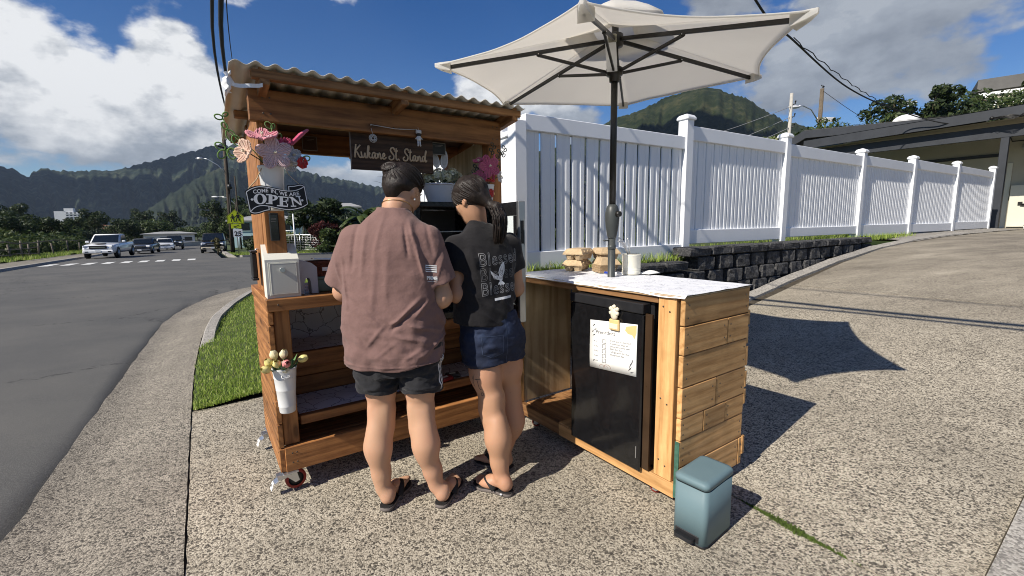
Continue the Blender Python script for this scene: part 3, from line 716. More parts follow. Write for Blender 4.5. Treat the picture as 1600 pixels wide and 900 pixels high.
# the planked end, courses top to bottom with butt joints
RW = [(.876, 1.0, [(0, .53)]), (.745, .871, [(0, .345), (.349, .53)]), (.598, .741, [(0, .53)]), (.455, .594, [(0, .27), (.274, .53)]), (.35, .451, [(0, .175), (.178, .36), (.363, .53)]), (.222, .346, [(0, .53)]), (ZB + .012, .218, [(.0, .50), (.503, .535)])]
for k, (z0, z1, segs) in enumerate(RW):
    for a, b_ in segs:
        pr = random.uniform(0, .003)
        cboard('end_plank', (a + .002, -.024 - pr, z0), (b_ + (.006 if b_ > .52 else 0) * random.random(), -.001, z1), 'X')
m_scr = M('screw_head', (.10, .085, .07), .45, .3, metal=.6)
mb = MB(); mb.lathe([(0, 0), (.0042, 0), (.0042, .0012), (.0015, .0014), (0, .0008)], seg=8); scr = mb.mesh('screw', m_scr)
def screw(par, p, ax): link('screw', scr, par, loc=p, rot={'-Y': (math.pi / 2, 0, 0), '-X': (0, -math.pi / 2, 0)}[ax])
for z0, z1, segs in RW:
    for a, b_ in segs:
        for x in ((a + .025, b_ - .03) if b_ - a > .2 else (a + .02,)):
            for f in (.28, .74): screw(ctr, (x + random.uniform(-.004, .004), -.0275, z0 + (z1 - z0) * f), '-Y')
for z in (.2, .5, .93): screw(ctr, (.001, .05, z), '-X'); screw(ctr, (.001, .085, z + .02), '-X')
for x in (.03, .06, .64, .67, 1.26, 1.29):
    for z in (1.84, 1.91): screw(stand, (x, .0045, z), '-Y')
for x in (.03, .05, 1.26, 1.30): screw(stand, (x, -.0005, .15), '-Y'); screw(stand, (x, -.0005, .20), '-Y')
for x in (.02, .33, .64): screw(stand, (x, -.0225, .96), '-Y')
for z in (.14, .20, .27, .33, .40, .46, .52, .58, .65, .71, .77, .83): screw(stand, (-.0285, .05, z), '-X'); screw(stand, (-.0285, Dp - .05, z), '-X')
m_green = M('green_paint_end', (.05, .13, .09), .7, .3, 40)
mb = MB(); mb.lohi((-.0025, -.024, ZB + .012), (.0005, -.002, .345)); mb.build('painted_end', m_green, ctr)
# ends of the back boards, seen past the corner
zz = [ZB + .05, .20, .335, .40, .505, .61, .70, .86]
for k, (z0, z1) in enumerate(((.125, .225), (.395, .475), (.485, .57), (.60, .70), (.712, .80), (.81, .885))):
    cboard('back_plank', (CW + .002, -.02 - random.uniform(0, .012), z0), (CW + .022, CL - .02, z1), 'Y')
# white table cover, printed with grey sprigs, folded over the front edge
def cover_mat():
    m, t, b, o = newmat('table_cover'); co = objco(t)
    wp = nd(t, 'ShaderNodeVectorMath', operation='MULTIPLY_ADD'); t.links.new(nz(t, co, 14, 4, .6, 1), wp.inputs[0]); wp.inputs[1].default_value = (.16, .16, .16); t.links.new(co, wp.inputs[2])
    w = nd(t, 'ShaderNodeTexVoronoi', feature='DISTANCE_TO_EDGE', Scale=20); t.links.new(wp.outputs[0], w.inputs['Vector'])
    e = ramp(t, w.outputs['Distance'], [(0, 1.0), (.02, .6), (.05, 0.0)]); k = ramp(t, nz(t, co, 18, 3, .5), [(.45, 0.0), (.6, 1.0)])
    c = mixc(t, math_(t, 'MULTIPLY', math_(t, 'MULTIPLY', e, k), .95), (.74, .75, .79), (.24, .25, .30))
    t.links.new(c, b.inputs['Base Color']); b.inputs['Roughness'].default_value = .5; bump(t, b, nz(t, co, 14, 5, .6), .35, .012); return m
mb = MB()
def cov(a, b_):
    y = -.03 + (CL + .03) * b_; x = -.012 + (CW + .03) * a
    drop = 0
    if a < .03: drop = .010 + .008 * (noise.noise((y * 6, 1, 0)) + .5)
    return Vector((x, y, ZT + .012 - drop + .003 * noise.noise((x * 11, y * 11, 2)) * (a > .03)))
mb.grid(cov, 34, 60); cv = mb.build('table_cover', cover_mat(), ctr)
cboard('top_board', (-.004, -.026, ZT + .0005), (CW + .01, CL - .01, ZT + .007), 'Y', ply)
mb = MB(); mb.lohi((-.008, .02, ZT - .008), (-.002, CL * .72, ZT + .002)); mb.build('cardboard_edge', M('cardboard', (.40, .27, .15), .8, .15, 12), ctr)
for x, y, r_ in ((.08, .12, 20), (.45, .12, -30), (.07, CL - .16, 35), (.45, CL - .1, 10)):
    caster(x, y, R(r_), ctr, ZB + .004, .027, False)
# mini fridge
m_blk = M('gloss_black', (.008, .008, .009), .16, .3, 30, .02, 200, spec=.5, coat=.2); m_blk2 = M('satin_black', (.018, .018, .02), .4, .2, 20)
FY0, FY1, FZ0, FZ1 = .145, .665, ZB + .078, ZT - .045
fr = thing('mini_fridge', 'black under-counter fridge standing in the pale wood counter', 'fridge', C0, CRZ)
mb = MB(); mb.lohi((.03, FY0 + .01, FZ0), (.44, FY1 - .01, FZ1), .004); mb.build('cabinet', m_blk2, fr)
mb = MB(); mb.lohi((-.024, FY0 + .03, FZ0 - .022), (.028, FY1, FZ1 - .055), .006); mb.build('door', m_blk, fr)
mb = MB(); mb.lohi((-.03, FY0 + .028, FZ1 - .053), (.03, FY1 + .004, FZ1 - .004), .004); mb.build('top_trim', m_blk2, fr)
mb = MB(); mb.lohi((-.012, FY0 - .012, FZ0), (.0, FY0 + .026, FZ1 - .05), .001); mb.build('hinge_strip', M('brown_black', (.045, .026, .014), .3, .3), fr)
mb = MB(); mb.box((-.0255, FY0 + .052, FZ0 + .075), (.002, .005, .06)); mb.build('badge', m_zinc, fr)
# preorder notice held by a clip magnet on the fridge door
m_paper = M('paper', (.82, .81, .78), .7, .03, 30); m_ink = M('ink', (.06, .06, .07), .7, .1); m_tan = M('tan_print', (.70, .50, .22), .7, .1)
nt_o = thing('preorder_notice', 'white Preorders sheet hung on the black fridge door', 'notice', C0, CRZ)
def text_mesh(body, size, align='CENTER', bold=0.0, shear=0.0, spacing=1.0, extrude=0.0):
    cu = bpy.data.curves.new('text', 'FONT'); cu.body = body; cu.size = size; cu.align_x = align; cu.offset = bold; cu.shear = shear; cu.space_character = spacing; cu.extrude = extrude; cu.resolution_u = 4
    o = bpy.data.objects.new('text', cu); COL.objects.link(o)
    dg = bpy.context.evaluated_depsgraph_get(); me = bpy.data.meshes.new_from_object(o.evaluated_get(dg))
    bpy.data.objects.remove(o); bpy.data.curves.remove(cu); return me
def note_xf(px, py, lift=.0006):
    """sheet coordinates (0..1 right, 0..1 down) -> local point on the door; the sheet hangs slightly askew"""
    y = .520 - (.006 + .31 * px + .0 * py); z = .846 - .255 * py + .026 * (px - .5) - .01
    return Vector((-.0262 - lift - .004 * math.sin(py * 3) * py, y, z))
NOTE = [(.515, .851), (.515, .63)]
mb = MB(); mb.grid(lambda a, b_: note_xf(a, b_, 0), 6, 6); sh = mb.build('sheet', m_paper, nt_o); sh.modifiers.new('t', 'SOLIDIFY').thickness = .0006
def flat_text(body, x, y, size, mat, parent, name, bold=0, align='LEFT', fn=note_xf, sx=1.0):
    me = text_mesh(body, 1.0, align, bold)
    for v_ in me.vertices:
        v_.co = fn(x + v_.co.x * size * sx, y - v_.co.y * size)
    me.materials.clear(); me.materials.append(mat); return link(name, me, parent)
flat_text('Preorders', .13, .27, .105, m_ink, nt_o, 'heading', 0)
for k in range(5):
    y = .415 + .1 * k
    flat_text('1 doz' if k else '4 ct', .10, y + .03, .045, m_ink, nt_o, 'list_line')
    mb = MB()
    for (x0, y0, x1, y1) in ((.29, y - .04, .37, y - .032), (.29, y + .034, .37, y + .042), (.29, y - .04, .298, y + .042), (.362, y - .04, .37, y + .042)):
        mb.poly([note_xf(x0, y0), note_xf(x1, y0), note_xf(x1, y1), note_xf(x0, y1)])
    mb.build('tick_box', m_ink, nt_o)
for k, s_ in enumerate(('If the box is checked', 'it indicates that all', 'preorders have been', 'filled for the', 'refrigerator for that', 'designated day.')):
    flat_text(s_, .46, .40 + .055 * k, .050, m_ink, nt_o, 'text_line')
mb = MB()
mb.poly([note_xf(*q) for q in ((.78, .06), (.985, .02), (.985, .16), (.95, .28), (.9, .21), (.82, .2), (.76, .14))]); mb.build('corner_print', m_tan, nt_o)
mb = MB()
for (x, y, a, l) in ((.06, .14, -.9, .1), (.09, .20, -.4, .07), (.05, .26, -1.0, .06), (.06, .33, -.6, .09), (.86, .86, -1.2, .13), (.84, .92, -.9, .12), (.9, .80, -1.3, .14), (.87, .95, -.3, .09), (.08, .86, -.8, .06)):
    dx, dy = math.cos(a) * l, math.sin(a) * l; mb.poly([note_xf(x, y), note_xf(x + dx * .5 + .008, y + dy * .5 + .01), note_xf(x + dx, y + dy), note_xf(x + dx * .5 - .008, y + dy * .5 - .01)])
mb.build('sprig_print', m_ink, nt_o)
mb = MB()
for k in range(14):
    a0 = math.pi * k / 14; a1 = math.pi * (k + 1) / 14
    for cx, rr in ((.28, .06), (.37, .045), (.40, .08)):
        q = [(cx + math.cos(a) * rr * m_, .955 - math.sin(a) * rr * m_ * .9) for a, m_ in ((a0, 1), (a1, 1), (a1, .9), (a0, .9))]; mb.poly([note_xf(*p) for p in q])
mb.build('foot_print', M('brown_ink', (.30, .16, .12), .7), nt_o)
# the clip: a tan peg topped by a plain cream flower
cl = thing('clip_magnet', 'cream and tan clip magnet at the top of the Preorders sheet', 'magnet', C0, CRZ)
pc = note_xf(.56, .0)
m_cream = M('cream_paint', (.76, .68, .52), .5, .08)
mb = MB(); mb.box((-.034, pc.y, pc.z - .012), (.014, .062, .055), None, .004); mb.build('peg', m_tan, cl)
mb = MB(); mb.box((-.0415, pc.y - .001, pc.z - .018), (.003, .052, .026), None, .001); mb.build('name_plate', m_cream, cl)
mb = MB(); mb.sphere((-.036, pc.y, pc.z + .045), (.012, .024, .036), 2)
for k in range(6):
    a = R(30 + 60 * k); mb.sphere((-.038, pc.y + .023 * math.cos(a), pc.z + .058 + .021 * math.sin(a)), (.011, .013, .013), 1)
mb.build('flower_top', m_cream, cl)
# ------------------------------------------------------------------ things on the counter top
def con(px_local): return px_local
ZC = ZT + .0165
m_pulp = M('egg_pulp', (.46, .34, .21), .9, .15, 40, .5, 120)
def egg_carton(name, label, x, y, z, rz, n=(2, 3), flip=False, lidz=.04, tilt=0):
    t_ = thing(name, label, 'egg carton', C0 + CXv * x + CYv * y + Vector((0, 0, z)), CRZ + rz, 'egg cartons on the counter')
    L_, W_ = .185, .125
    mb = MB()
    for i in range(n[1]):
        for j in range(n[0]):
            cx, cy = -L_ / 2 + L_ / n[1] * (i + .5), -W_ / 2 + W_ / n[0] * (j + .5)
            mb.loft([[(cx + a * w, cy + b_ * w2, zz_) for a, b_ in ((-1, -.5), (-.5, -1), (.5, -1), (1, -.5), (1, .5), (.5, 1), (-.5, 1), (-1, .5))] for w, w2, zz_ in ((.021, .021, 0), (.028, .028, .02), (.0304, .031, .034))], smooth=False)
    mb.lohi((-L_ / 2 - .010, -W_ / 2 - .010, .033), (L_ / 2 + .010, W_ / 2 + .010, .038), .001)
    mb.build('tray', m_pulp, t_)
    mb = MB(); r0 = [(-1, -1), (1, -1), (1, 1), (-1, 1)]
    mb.loft([[(a * (L_ / 2 + d), b_ * (W_ / 2 + d), zz_) for a, b_ in r0] for d, zz_ in ((.008, .039), (.006, .045), (-.010, .068), (-.016, .072))], smooth=False)
    for k in (-1, 0, 1): mb.box((k * .055, -W_ / 2 - .004, .056), (.018, .006, .012), Matrix.Rotation(R(-30), 3, 'X'), .001)
    mb.build('lid', m_pulp, t_)
    return t_
egg_carton('egg_carton', 'lower grey-brown egg carton of the pair at the left end of the counter', .40, 1.075, ZC, R(28))
egg_carton('egg_carton', 'upper egg carton resting on another, lid facing the fence', .405, 1.06, ZC + .074, R(22))
egg_carton('egg_carton', 'single egg carton tucked behind the stacked pair beside the umbrella pole', .58, .99, ZC + .071, R(65))
egg_carton('egg_carton', 'egg carton lying beneath the tucked-back carton on the counter', .585, .985, ZC, R(60))
cn = thing('carton_stack', 'stack of nested open egg trays against the umbrella pole', 'egg trays', C0 + CXv * .435 + CYv * .865 + Vector((0, 0, ZC)), CRZ + R(68))
me_t = None
for k in range(7):
    mb = MB(); e = .002 * (k % 2)
    mb.loft([[(a * (.062 + d), b_ * (.048 + d), z) for a, b_ in ((-1, -1), (1, -1), (1, 1), (-1, 1))] for d, z in ((e, .0), (.003 + e, .0055))], smooth=False)
    mb.build('tray', m_pulp, cn, loc=(0, 0, .0066 * k), rot=(0, 0, random.uniform(-.03, .03)))
mb = MB(); mb.loft([[(a * (.06 + d), b_ * (.046 + d), z) for a, b_ in ((-1, -1), (1, -1), (1, 1), (-1, 1))] for d, z in ((0, .047), (-.006, .062), (-.016, .09), (-.02, .092))], smooth=False)
for k in (-1, 1): mb.lohi((k * .025 - .009, -.05, .06), (k * .025 + .009, -.036, .085), .001)
mb.build('top_lid', m_pulp, cn)
mug = thing('utensil_cup', 'cream metal cup beside the umbrella pole holding white cutlery', 'cup', C0 + CXv * .465 + CYv * .665 + Vector((0, 0, ZC)), CRZ)
m_enamel = M('cream_enamel', (.76, .73, .62), .35, .03, 5)
mb = MB(); pr = [(.0, 0), (.052, 0), (.055, .004), (.055, .022), (.0535, .025), (.055, .028), (.055, .034), (.0535, .037), (.055, .04), (.055, .112), (.0575, .115), (.0575, .121), (.053, .121), (.051, .04), (.0, .03)]
mb.lathe(pr, seg=32, cap=False); mb.build('cup', m_enamel, mug)
for k in range(4):
    a = R(140 + 25 * k); mb = MB(); tip = Vector((.10 * math.cos(a), .10 * math.sin(a) * .6, .20 + .02 * (k % 2)))
    mb.tube([(-.02 * math.cos(a), -.02 * math.sin(a), .04), tip * .7 + Vector((0, 0, .05)), tip], [.004, .004, .0055], 6); mb.build('plastic_spoon', M('white_plastic', (.8, .8, .8), .35, .03), mug)
pen = thing('marker_pen', 'white marker with blue cap lying on the counter cover', 'marker', C0 + CXv * .36 + CYv * .72 + Vector((0, 0, ZC + .008)), CRZ + R(-82))
mb = MB(); mb.tube([(-.015, 0, 0), (.065, 0, 0)], .0065, 10); mb.build('barrel', M('white_plastic', (.8, .8, .8), .35, .03), pen)
mb = MB(); mb.tube([(-.055, 0, 0), (-.014, 0, 0)], .0078, 10); mb.build('cap', M('blue_cap', (.02, .05, .32), .35), pen)
mb = MB(); mb.grid(lambda a, b_: C0 + CXv * (.50 + .11 * a) + CYv * (.56 + .09 * b_) + Vector((0, 0, ZC + .004 + .018 * math.sin(a * 2.6) * math.sin(b_ * 3) * (.6 + .4 * a))), 10, 8)
mb.build('paper_napkin', m_paper, label='crumpled white napkin on the counter behind the cream cup', cat='napkin').modifiers.new('t', 'SOLIDIFY').thickness = .001
# ------------------------------------------------------------------ pedal bin
bx, by = Vector((.775, .632, 0)), Vector((-.632, .775, 0))
bp = Vector((.764, 1.660, 0)) + bx * .115 + by * .073
pb = thing('pedal_bin', 'small grey-blue rectangular pedal bin standing beside the counter', 'bin', bp, math.atan2(bx.y, bx.x)); pb.scale = (1, 1, 1.05)
m_bin = M('bin_blue', (.125, .19, .21), .52, .05, 4, .12, 900, spec=.28)
def rrect(w, d, r_, z, n=5):
    o = []
    for cx, cy, a0 in ((w - r_, d - r_, 0), (-w + r_, d - r_, 90), (-w + r_, -d + r_, 180), (w - r_, -d + r_, 270)):
        for k in range(n + 1):
            a = R(a0 + 90 * k / n); o.append((cx + r_ * math.cos(a), cy + r_ * math.sin(a), z))
    return o
hw, hd = .115, .074
mb = MB(); mb.loft([rrect(hw, hd, .022, .012), rrect(hw, hd, .022, .238)]); mb.build('body', m_bin, pb)
mb = MB(); mb.loft([rrect(hw - .003, hd - .003, .02, .238), rrect(hw - .003, hd - .003, .02, .244)]); mb.build('gasket', m_blk2, pb)
mb = MB(); mb.loft([rrect(hw + .001, hd + .001, .023, .244), rrect(hw + .002, hd + .002, .024, .262), rrect(hw - .006, hd - .006, .022, .27), rrect(hw - .022, hd - .02, .016, .2725), rrect(hw - .03, hd - .027, .012, .272)]); mb.build('lid', m_bin, pb)
mb = MB(); mb.loft([rrect(hw - .002, hd - .002, .021, .0), rrect(hw + .001, hd + .001, .022, .012)]); mb.build('base', m_blk2, pb)
mb = MB(); mb.loft([rrect(.026, .042, .018, z) for z in (.0, .014)], smooth=False); mb.xf(Matrix.Translation((-hw - .012, .008, .022)) @ Matrix.Rotation(R(8), 4, 'Y')); mb.build('pedal', m_blk2, pb)
mb = MB(); mb.lohi((-hw - .003, -.046, .016), (-hw + .004, .058, .046), .002); mb.build('pedal_housing', m_blk2, pb)
mb = MB(); mb.lohi((hw - .002, -.05, .225), (hw + .014, .05, .25), .004); mb.build('hinge', m_blk2, pb)
# ------------------------------------------------------------------ umbrella
UB = Vector((.582, 2.626, 0)); ub = thing('patio_umbrella', 'cream six-panel patio umbrella on a dark pole rising through the counter', 'umbrella', UB)
m_pole = M('bronze_black', (.014, .013, .012), .38, .15, 30, spec=.45); m_grey = M('pole_grey', (.05, .055, .055), .42, .12)
mb = MB(); mb.tube([(0, 0, .13), (0, 0, 1.28)], .0215, 20); mb.build('lower_pole', m_grey, ub)
mb = MB(); mb.tube([(0, 0, 1.28), (.0, .0, 2.40)], .0185, 20); mb.build('pole', m_pole, ub)
mb = MB(); mb.lathe([(.022, 1.235), (.026, 1.25), (.036, 1.30), (.041, 1.35), (.040, 1.385), (.033, 1.415), (.022, 1.43)], seg=24); cb = mb.build('crank_box', m_grey, ub)
mb = MB(); mb.tube([(.02, -.03, 1.375), (.035, -.048, 1.375)], [.017, .015], 14); mb.build('crank_socket', m_pole, cb)
mb = MB(); mb.lathe([(.0235, 1.175), (.0235, 1.20)], seg=20); mb.tube([(-.02, -.01, 1.225), (-.045, -.02, 1.225)], [.004, .004], 8); mb.sphere((-.047, -.021, 1.225), (.010, .010, .005)); mb.build('lock_collar', m_grey, ub)
ZH, ZRN = 2.31, 2.145
TIPS = [Vector(v_) for v_ in ((-.98, .02, 2.20), (-.315, -.88, 2.105), (.575, -.80, 2.10), (.95, .28, 2.195), (.285, .95, 2.20), (-.625, .79, 2.18))]
mb = MB(); mb.lathe([(.02, ZH - .035), (.042, ZH - .03), (.046, ZH), (.042, ZH + .03), (.02, ZH + .04)], seg=18); mb.build('hub', m_pole, ub)
mb = MB(); mb.lathe([(.02, ZRN - .05), (.028, ZRN - .048), (.03, ZRN - .02), (.044, ZRN - .015), (.046, ZRN + .02), (.03, ZRN + .03)], seg=18); mb.build('runner', m_pole, ub)
def bar(mb, p, q, w, h):
    p, q = Vector(p), Vector(q); d = q - p; x = d.normalized(); y = Vector((0, 0, 1)).cross(x).normalized(); z = x.cross(y)
    m3 = Matrix((x, y, z)).transposed(); mb.box((p + q) / 2, (d.length, w, h), m3, .0015)
for T in TIPS:
    d = Vector((T.x, T.y, 0)).normalized(); a = d * .035 + Vector((0, 0, ZH)); e = T - d * .03 - Vector((0, 0, .014))
    mb = MB(); bar(mb, a, e, .013, .020); rb = mb.build('rib', m_pole, ub)
    j = a.lerp(e, .42)
    mb = MB(); bar(mb, d * .035 + Vector((0, 0, ZRN)), j - Vector((0, 0, .014)), .011, .016); mb.sphere(j - Vector((0, 0, .012)), .0125, 1); mb.build('strut', m_pole, ub)
    mb = MB(); mb.sphere(j + Vector((d.y, -d.x, 0)) * .0075 - Vector((0, 0, .010)), .0045, 1); mb.sphere(j - Vector((d.y, -d.x, 0)) * .0075 - Vector((0, 0, .010)), .0045, 1); mb.build('rivet', m_zinc, rb)
def canvas():
    m, t, b, o = newmat('canopy_fabric'); co = objco(t)
    c = mixc(t, nz(t, co, 5, 5, .6), (.80, .785, .755), (.86, .85, .82)); t.links.new(c, b.inputs['Base Color']); b.inputs['Roughness'].default_value = .85; b.inputs['Specular IOR Level'].default_value = .15
    h = math_(t, 'ADD', math_(t, 'MULTIPLY', nz(t, co, 7, 5, .6), .8), math_(t, 'MULTIPLY', nz(t, co, 700, 2), .05)); bump(t, b, h, .3, .012)
    tr = nd(t, 'ShaderNodeBsdfTranslucent'); t.links.new(mixc(t, .5, c, (.88, .84, .78)), tr.inputs[0]); mx = nd(t, 'ShaderNodeMixShader'); mx.inputs[0].default_value = .62
    t.links.new(b.outputs[0], mx.inputs[1]); t.links.new(tr.outputs[0], mx.inputs[2]); t.links.new(mx.outputs[0], o.inputs[0]); return m
m_canvas = canvas(); APEX = Vector((0, 0, ZH + .065))
def panel(T0, T1):
    """one panel: straight along the two ribs, hollowed along the hem and slightly slack between"""
    mb = MB(); h0, h1 = T0 + Vector((0, 0, .006)), T1 + Vector((0, 0, .006))
    def f(a, b_):
        r_ = .12 + .88 * a; e = h0.lerp(h1, b_); k = 4 * b_ * (1 - b_)
        p = APEX.lerp(e, r_); inward = (APEX - e) * (.085 * k * r_ * r_ * r_)
        p = p + inward; p.z += -.028 * k * r_ + .012 * r_ * (1 - r_) * 4 * 0; p += Vector((0, 0, .006 * noise.noise((p.x * 4, p.y * 4, 3)) * k)); return p
    mb.grid(f, 18, 17); pn = mb.build('canopy_panel', m_canvas, ub); pn.modifiers.new('t', 'SOLIDIFY').thickness = .0012
    mb = MB(); mb.tube([f(1, k / 24) for k in range(25)], .0042, 6); mb.build('hem', m_canvas, pn)
for k in range(6): panel(TIPS[k], TIPS[(k + 1) % 6])
for T in TIPS:  # sewn corner pockets
    d = Vector((T.x, T.y, 0)).normalized(); sdv = Vector((d.y, -d.x, 0)); mb = MB()
    mb.loft([[T + d * u_ + sdv * w_ * s1 + Vector((0, 0, z)) for s1, z in ((-1, .012), (1, .012), (1, -.03 * w_ / .03), (-1, -.03 * w_ / .03))] for u_, w_ in ((.012, .006), (-.02, .020), (-.075, .034))], smooth=False)
    mb.build('corner_pocket', m_canvas, ub)
mb = MB(); RV = []
for k in range(6):
    a, b_ = TIPS[k], TIPS[(k + 1) % 6]
    for q in range(6):
        e = a.lerp(b_, q / 6); e = Vector((e.x, e.y, 0)).normalized(); kk = 4 * (q / 6) * (1 - q / 6); RV.append(e * (.30 - .035 * kk))
rings = [[Vector((v_.x * r_, v_.y * r_, z + .004 * noise.noise((v_.x * 9, v_.y * 9, z * 4)))) for v_ in RV] for r_, z in ((1.0, ZH + .045), (.72, ZH + .105), (.45, ZH + .152), (.2, ZH + .182), (.03, ZH + .19))]
mb.loft(rings, True, False); vt = mb.build('vent_cap', m_canvas, ub); vt.modifiers.new('t', 'SOLIDIFY').thickness = .0012
mb = MB(); mb.lathe([(.012, ZH + .17), (.016, ZH + .2), (.010, ZH + .215), (.013, ZH + .23), (.002, ZH + .25)], seg=14); mb.build('finial', m_pole, ub)
# care flap hanging along the pole under the hub
mb = MB(); mb.box((-.030, -.045, 2.232), (.058, .004, .19), Matrix.Rotation(R(-4), 3, 'Y'), .001); lb = mb.build('care_flap', M('flap_white', (.80, .81, .84), .4, .04), ub)
mb = MB(); mb.box((-.025, -.0485, 2.305), (.046, .002, .04), Matrix.Rotation(R(-4), 3, 'Y')); mb.build('flap_print', M('flap_print', (.26, .25, .20), .5, .2, 60), lb)
# ================================================================== people: signed-distance bodies meshed through OpenVDB
import openvdb as vdb
def vn(P, seed, f):
    """smooth value noise on numpy coordinates (x,y,z broadcastable), -1..1"""
    g = np.random.default_rng(seed).uniform(-1, 1, (16, 16, 16)).astype(np.float32)
    i = [np.floor(p * f).astype(int) for p in P]; r_ = [(p * f - np.floor(p * f)) for p in P]; r_ = [q * q * (3 - 2 * q) for q in r_]
    o = 0
    for a in (0, 1):
        for b_ in (0, 1):
            for c in (0, 1):
                o = o + g[(i[0] + a) % 16, (i[1] + b_) % 16, (i[2] + c) % 16] * (r_[0] if a else 1 - r_[0]) * (r_[1] if b_ else 1 - r_[1]) * (r_[2] if c else 1 - r_[2])
    return o
class SDF:
    def __init__(s, lo, hi, h):
        s.lo, s.h = np.array(lo, float), h; s.ax = [np.arange(lo[k], hi[k] + h, h) for k in range(3)]
        s.D = np.full([len(a) for a in s.ax], .06, np.float32)
    def sub(s, lo, hi):
        ix = []
        for k in range(3):
            a = max(0, int((lo[k] - s.lo[k]) / s.h)); b_ = min(len(s.ax[k]), int((hi[k] - s.lo[k]) / s.h) + 2); ix.append(slice(a, max(a + 1, b_)))
        sl_ = tuple(ix); X = s.ax[0][sl_[0]][:, None, None]; Y = s.ax[1][sl_[1]][None, :, None]; Z = s.ax[2][sl_[2]][None, None, :]
        return sl_, X, Y, Z
    def _put(s, sl_, d, k, op):
        A = s.D[sl_]
        if op == 'u':
            if k <= 0: s.D[sl_] = np.minimum(A, d)
            else:
                h = np.clip(.5 + .5 * (A - d) / k, 0, 1); s.D[sl_] = A * (1 - h) + d * h - k * h * (1 - h)
        elif op == 'd':
            if k <= 0: s.D[sl_] = np.maximum(A, -d)
            else:
                h = np.clip(.5 - .5 * (A + d) / k, 0, 1); s.D[sl_] = A * (1 - h) - d * h + k * h * (1 - h)
    def cone(s, a, b_, ra, rb, k=.02, op='u', sq=None):
        a, b_ = np.array(a, float), np.array(b_, float); m = max(ra, rb) + .06
        sl_, X, Y, Z = s.sub(np.minimum(a, b_) - m, np.maximum(a, b_) + m); d = b_ - a; L2 = max(1e-9, float(d @ d))
        t_ = np.clip(((X - a[0]) * d[0] + (Y - a[1]) * d[1] + (Z - a[2]) * d[2]) / L2, 0, 1)
        dx, dy, dz = X - a[0] - t_ * d[0], Y - a[1] - t_ * d[1], Z - a[2] - t_ * d[2]
        if sq is not None: dx, dy, dz = dx * sq[0], dy * sq[1], dz * sq[2]
        s._put(sl_, np.sqrt(dx ** 2 + dy ** 2 + dz ** 2) - (ra + (rb - ra) * t_), k, op); return s
    def chain(s, pts, rad, k=.02, **kw):
        for i in range(len(pts) - 1): s.cone(pts[i], pts[i + 1], rad[i], rad[i + 1], k, **kw)
        return s
    def ell(s, c, r_, k=.02, op='u', rot=None):
        c = np.array(c, float); r_ = np.array(r_, float); m = r_.max() + .06; sl_, X, Y, Z = s.sub(c - m, c + m)
        dx, dy, dz = X - c[0], Y - c[1], Z - c[2]
        if rot is not None:
            q = np.array(rot.transposed()); dx, dy, dz = (q[i][0] * dx + q[i][1] * dy + q[i][2] * dz for i in range(3))
        n = np.sqrt((dx / r_[0]) ** 2 + (dy / r_[1]) ** 2 + (dz / r_[2]) ** 2)
        n2 = np.sqrt((dx / r_[0] ** 2) ** 2 + (dy / r_[1] ** 2) ** 2 + (dz / r_[2] ** 2) ** 2) + 1e-6
        s._put(sl_, np.where(n < .3, (n - 1) * r_.min(), n * (n - 1) / n2), k, op); return s
    def loft(s, tab, k=.02, op='u', pw=2.3, zlo=None, zhi=None):
        """tab rows: z, cx, cy, half width, half depth"""
        T = np.array(tab, float); T = T[np.argsort(T[:, 0])]; z0 = T[0, 0] if zlo is None else zlo; z1 = T[-1, 0] if zhi is None else zhi
        m = max(T[:, 3].max(), T[:, 4].max()) + .08
        sl_, X, Y, Z = s.sub((T[:, 1].min() - m, T[:, 2].min() - m, z0 - .05), (T[:, 1].max() + m, T[:, 2].max() + m, z1 + .05))
        cx, cy, a, b_ = (np.interp(Z, T[:, 0], T[:, j]) for j in (1, 2, 3, 4))
        n = ((np.abs(X - cx) / a) ** pw + (np.abs(Y - cy) / b_) ** pw) ** (1 / pw)
        d = (n - 1) * np.minimum(a, b_) * .85
        d = np.maximum(d, np.maximum(z0 - Z, Z - z1)); s._put(sl_, d, k, op); return s
    def disp(s, fn):
        X, Y, Z = s.ax[0][:, None, None], s.ax[1][None, :, None], s.ax[2][None, None, :]; s.D = (s.D + fn(X, Y, Z)).astype(np.float32); return s
    def cut(s, fn):
        X, Y, Z = s.ax[0][:, None, None], s.ax[1][None, :, None], s.ax[2][None, None, :]; s.D = np.maximum(s.D, fn(X, Y, Z)).astype(np.float32); return s
    def mesh(s, name, mats, relax=0):
        g = vdb.FloatGrid(.06); g.copyFromArray(np.ascontiguousarray(s.D, np.float32)); P, T, Q = g.convertToPolygons(isovalue=0.0, adaptivity=0.0)
        P = np.asarray(P, float) * s.h + s.lo; Q = np.asarray(Q)
        for _ in range(relax):
            acc = np.zeros_like(P); cnt = np.zeros(len(P))
            for a, b_ in ((0, 1), (1, 2), (2, 3), (3, 0)):
                np.add.at(acc, Q[:, a], P[Q[:, b_]]); np.add.at(acc, Q[:, b_], P[Q[:, a]]); np.add.at(cnt, Q[:, a], 1); np.add.at(cnt, Q[:, b_], 1)
            P = P * .5 + .5 * acc / np.maximum(cnt, 1)[:, None]
        return npmesh(name, P, Q, mats, True)
def bvh(me): return BVHTree.FromPolygons([v_.co for v_ in me.vertices], [p.vertices[:] for p in me.polygons])
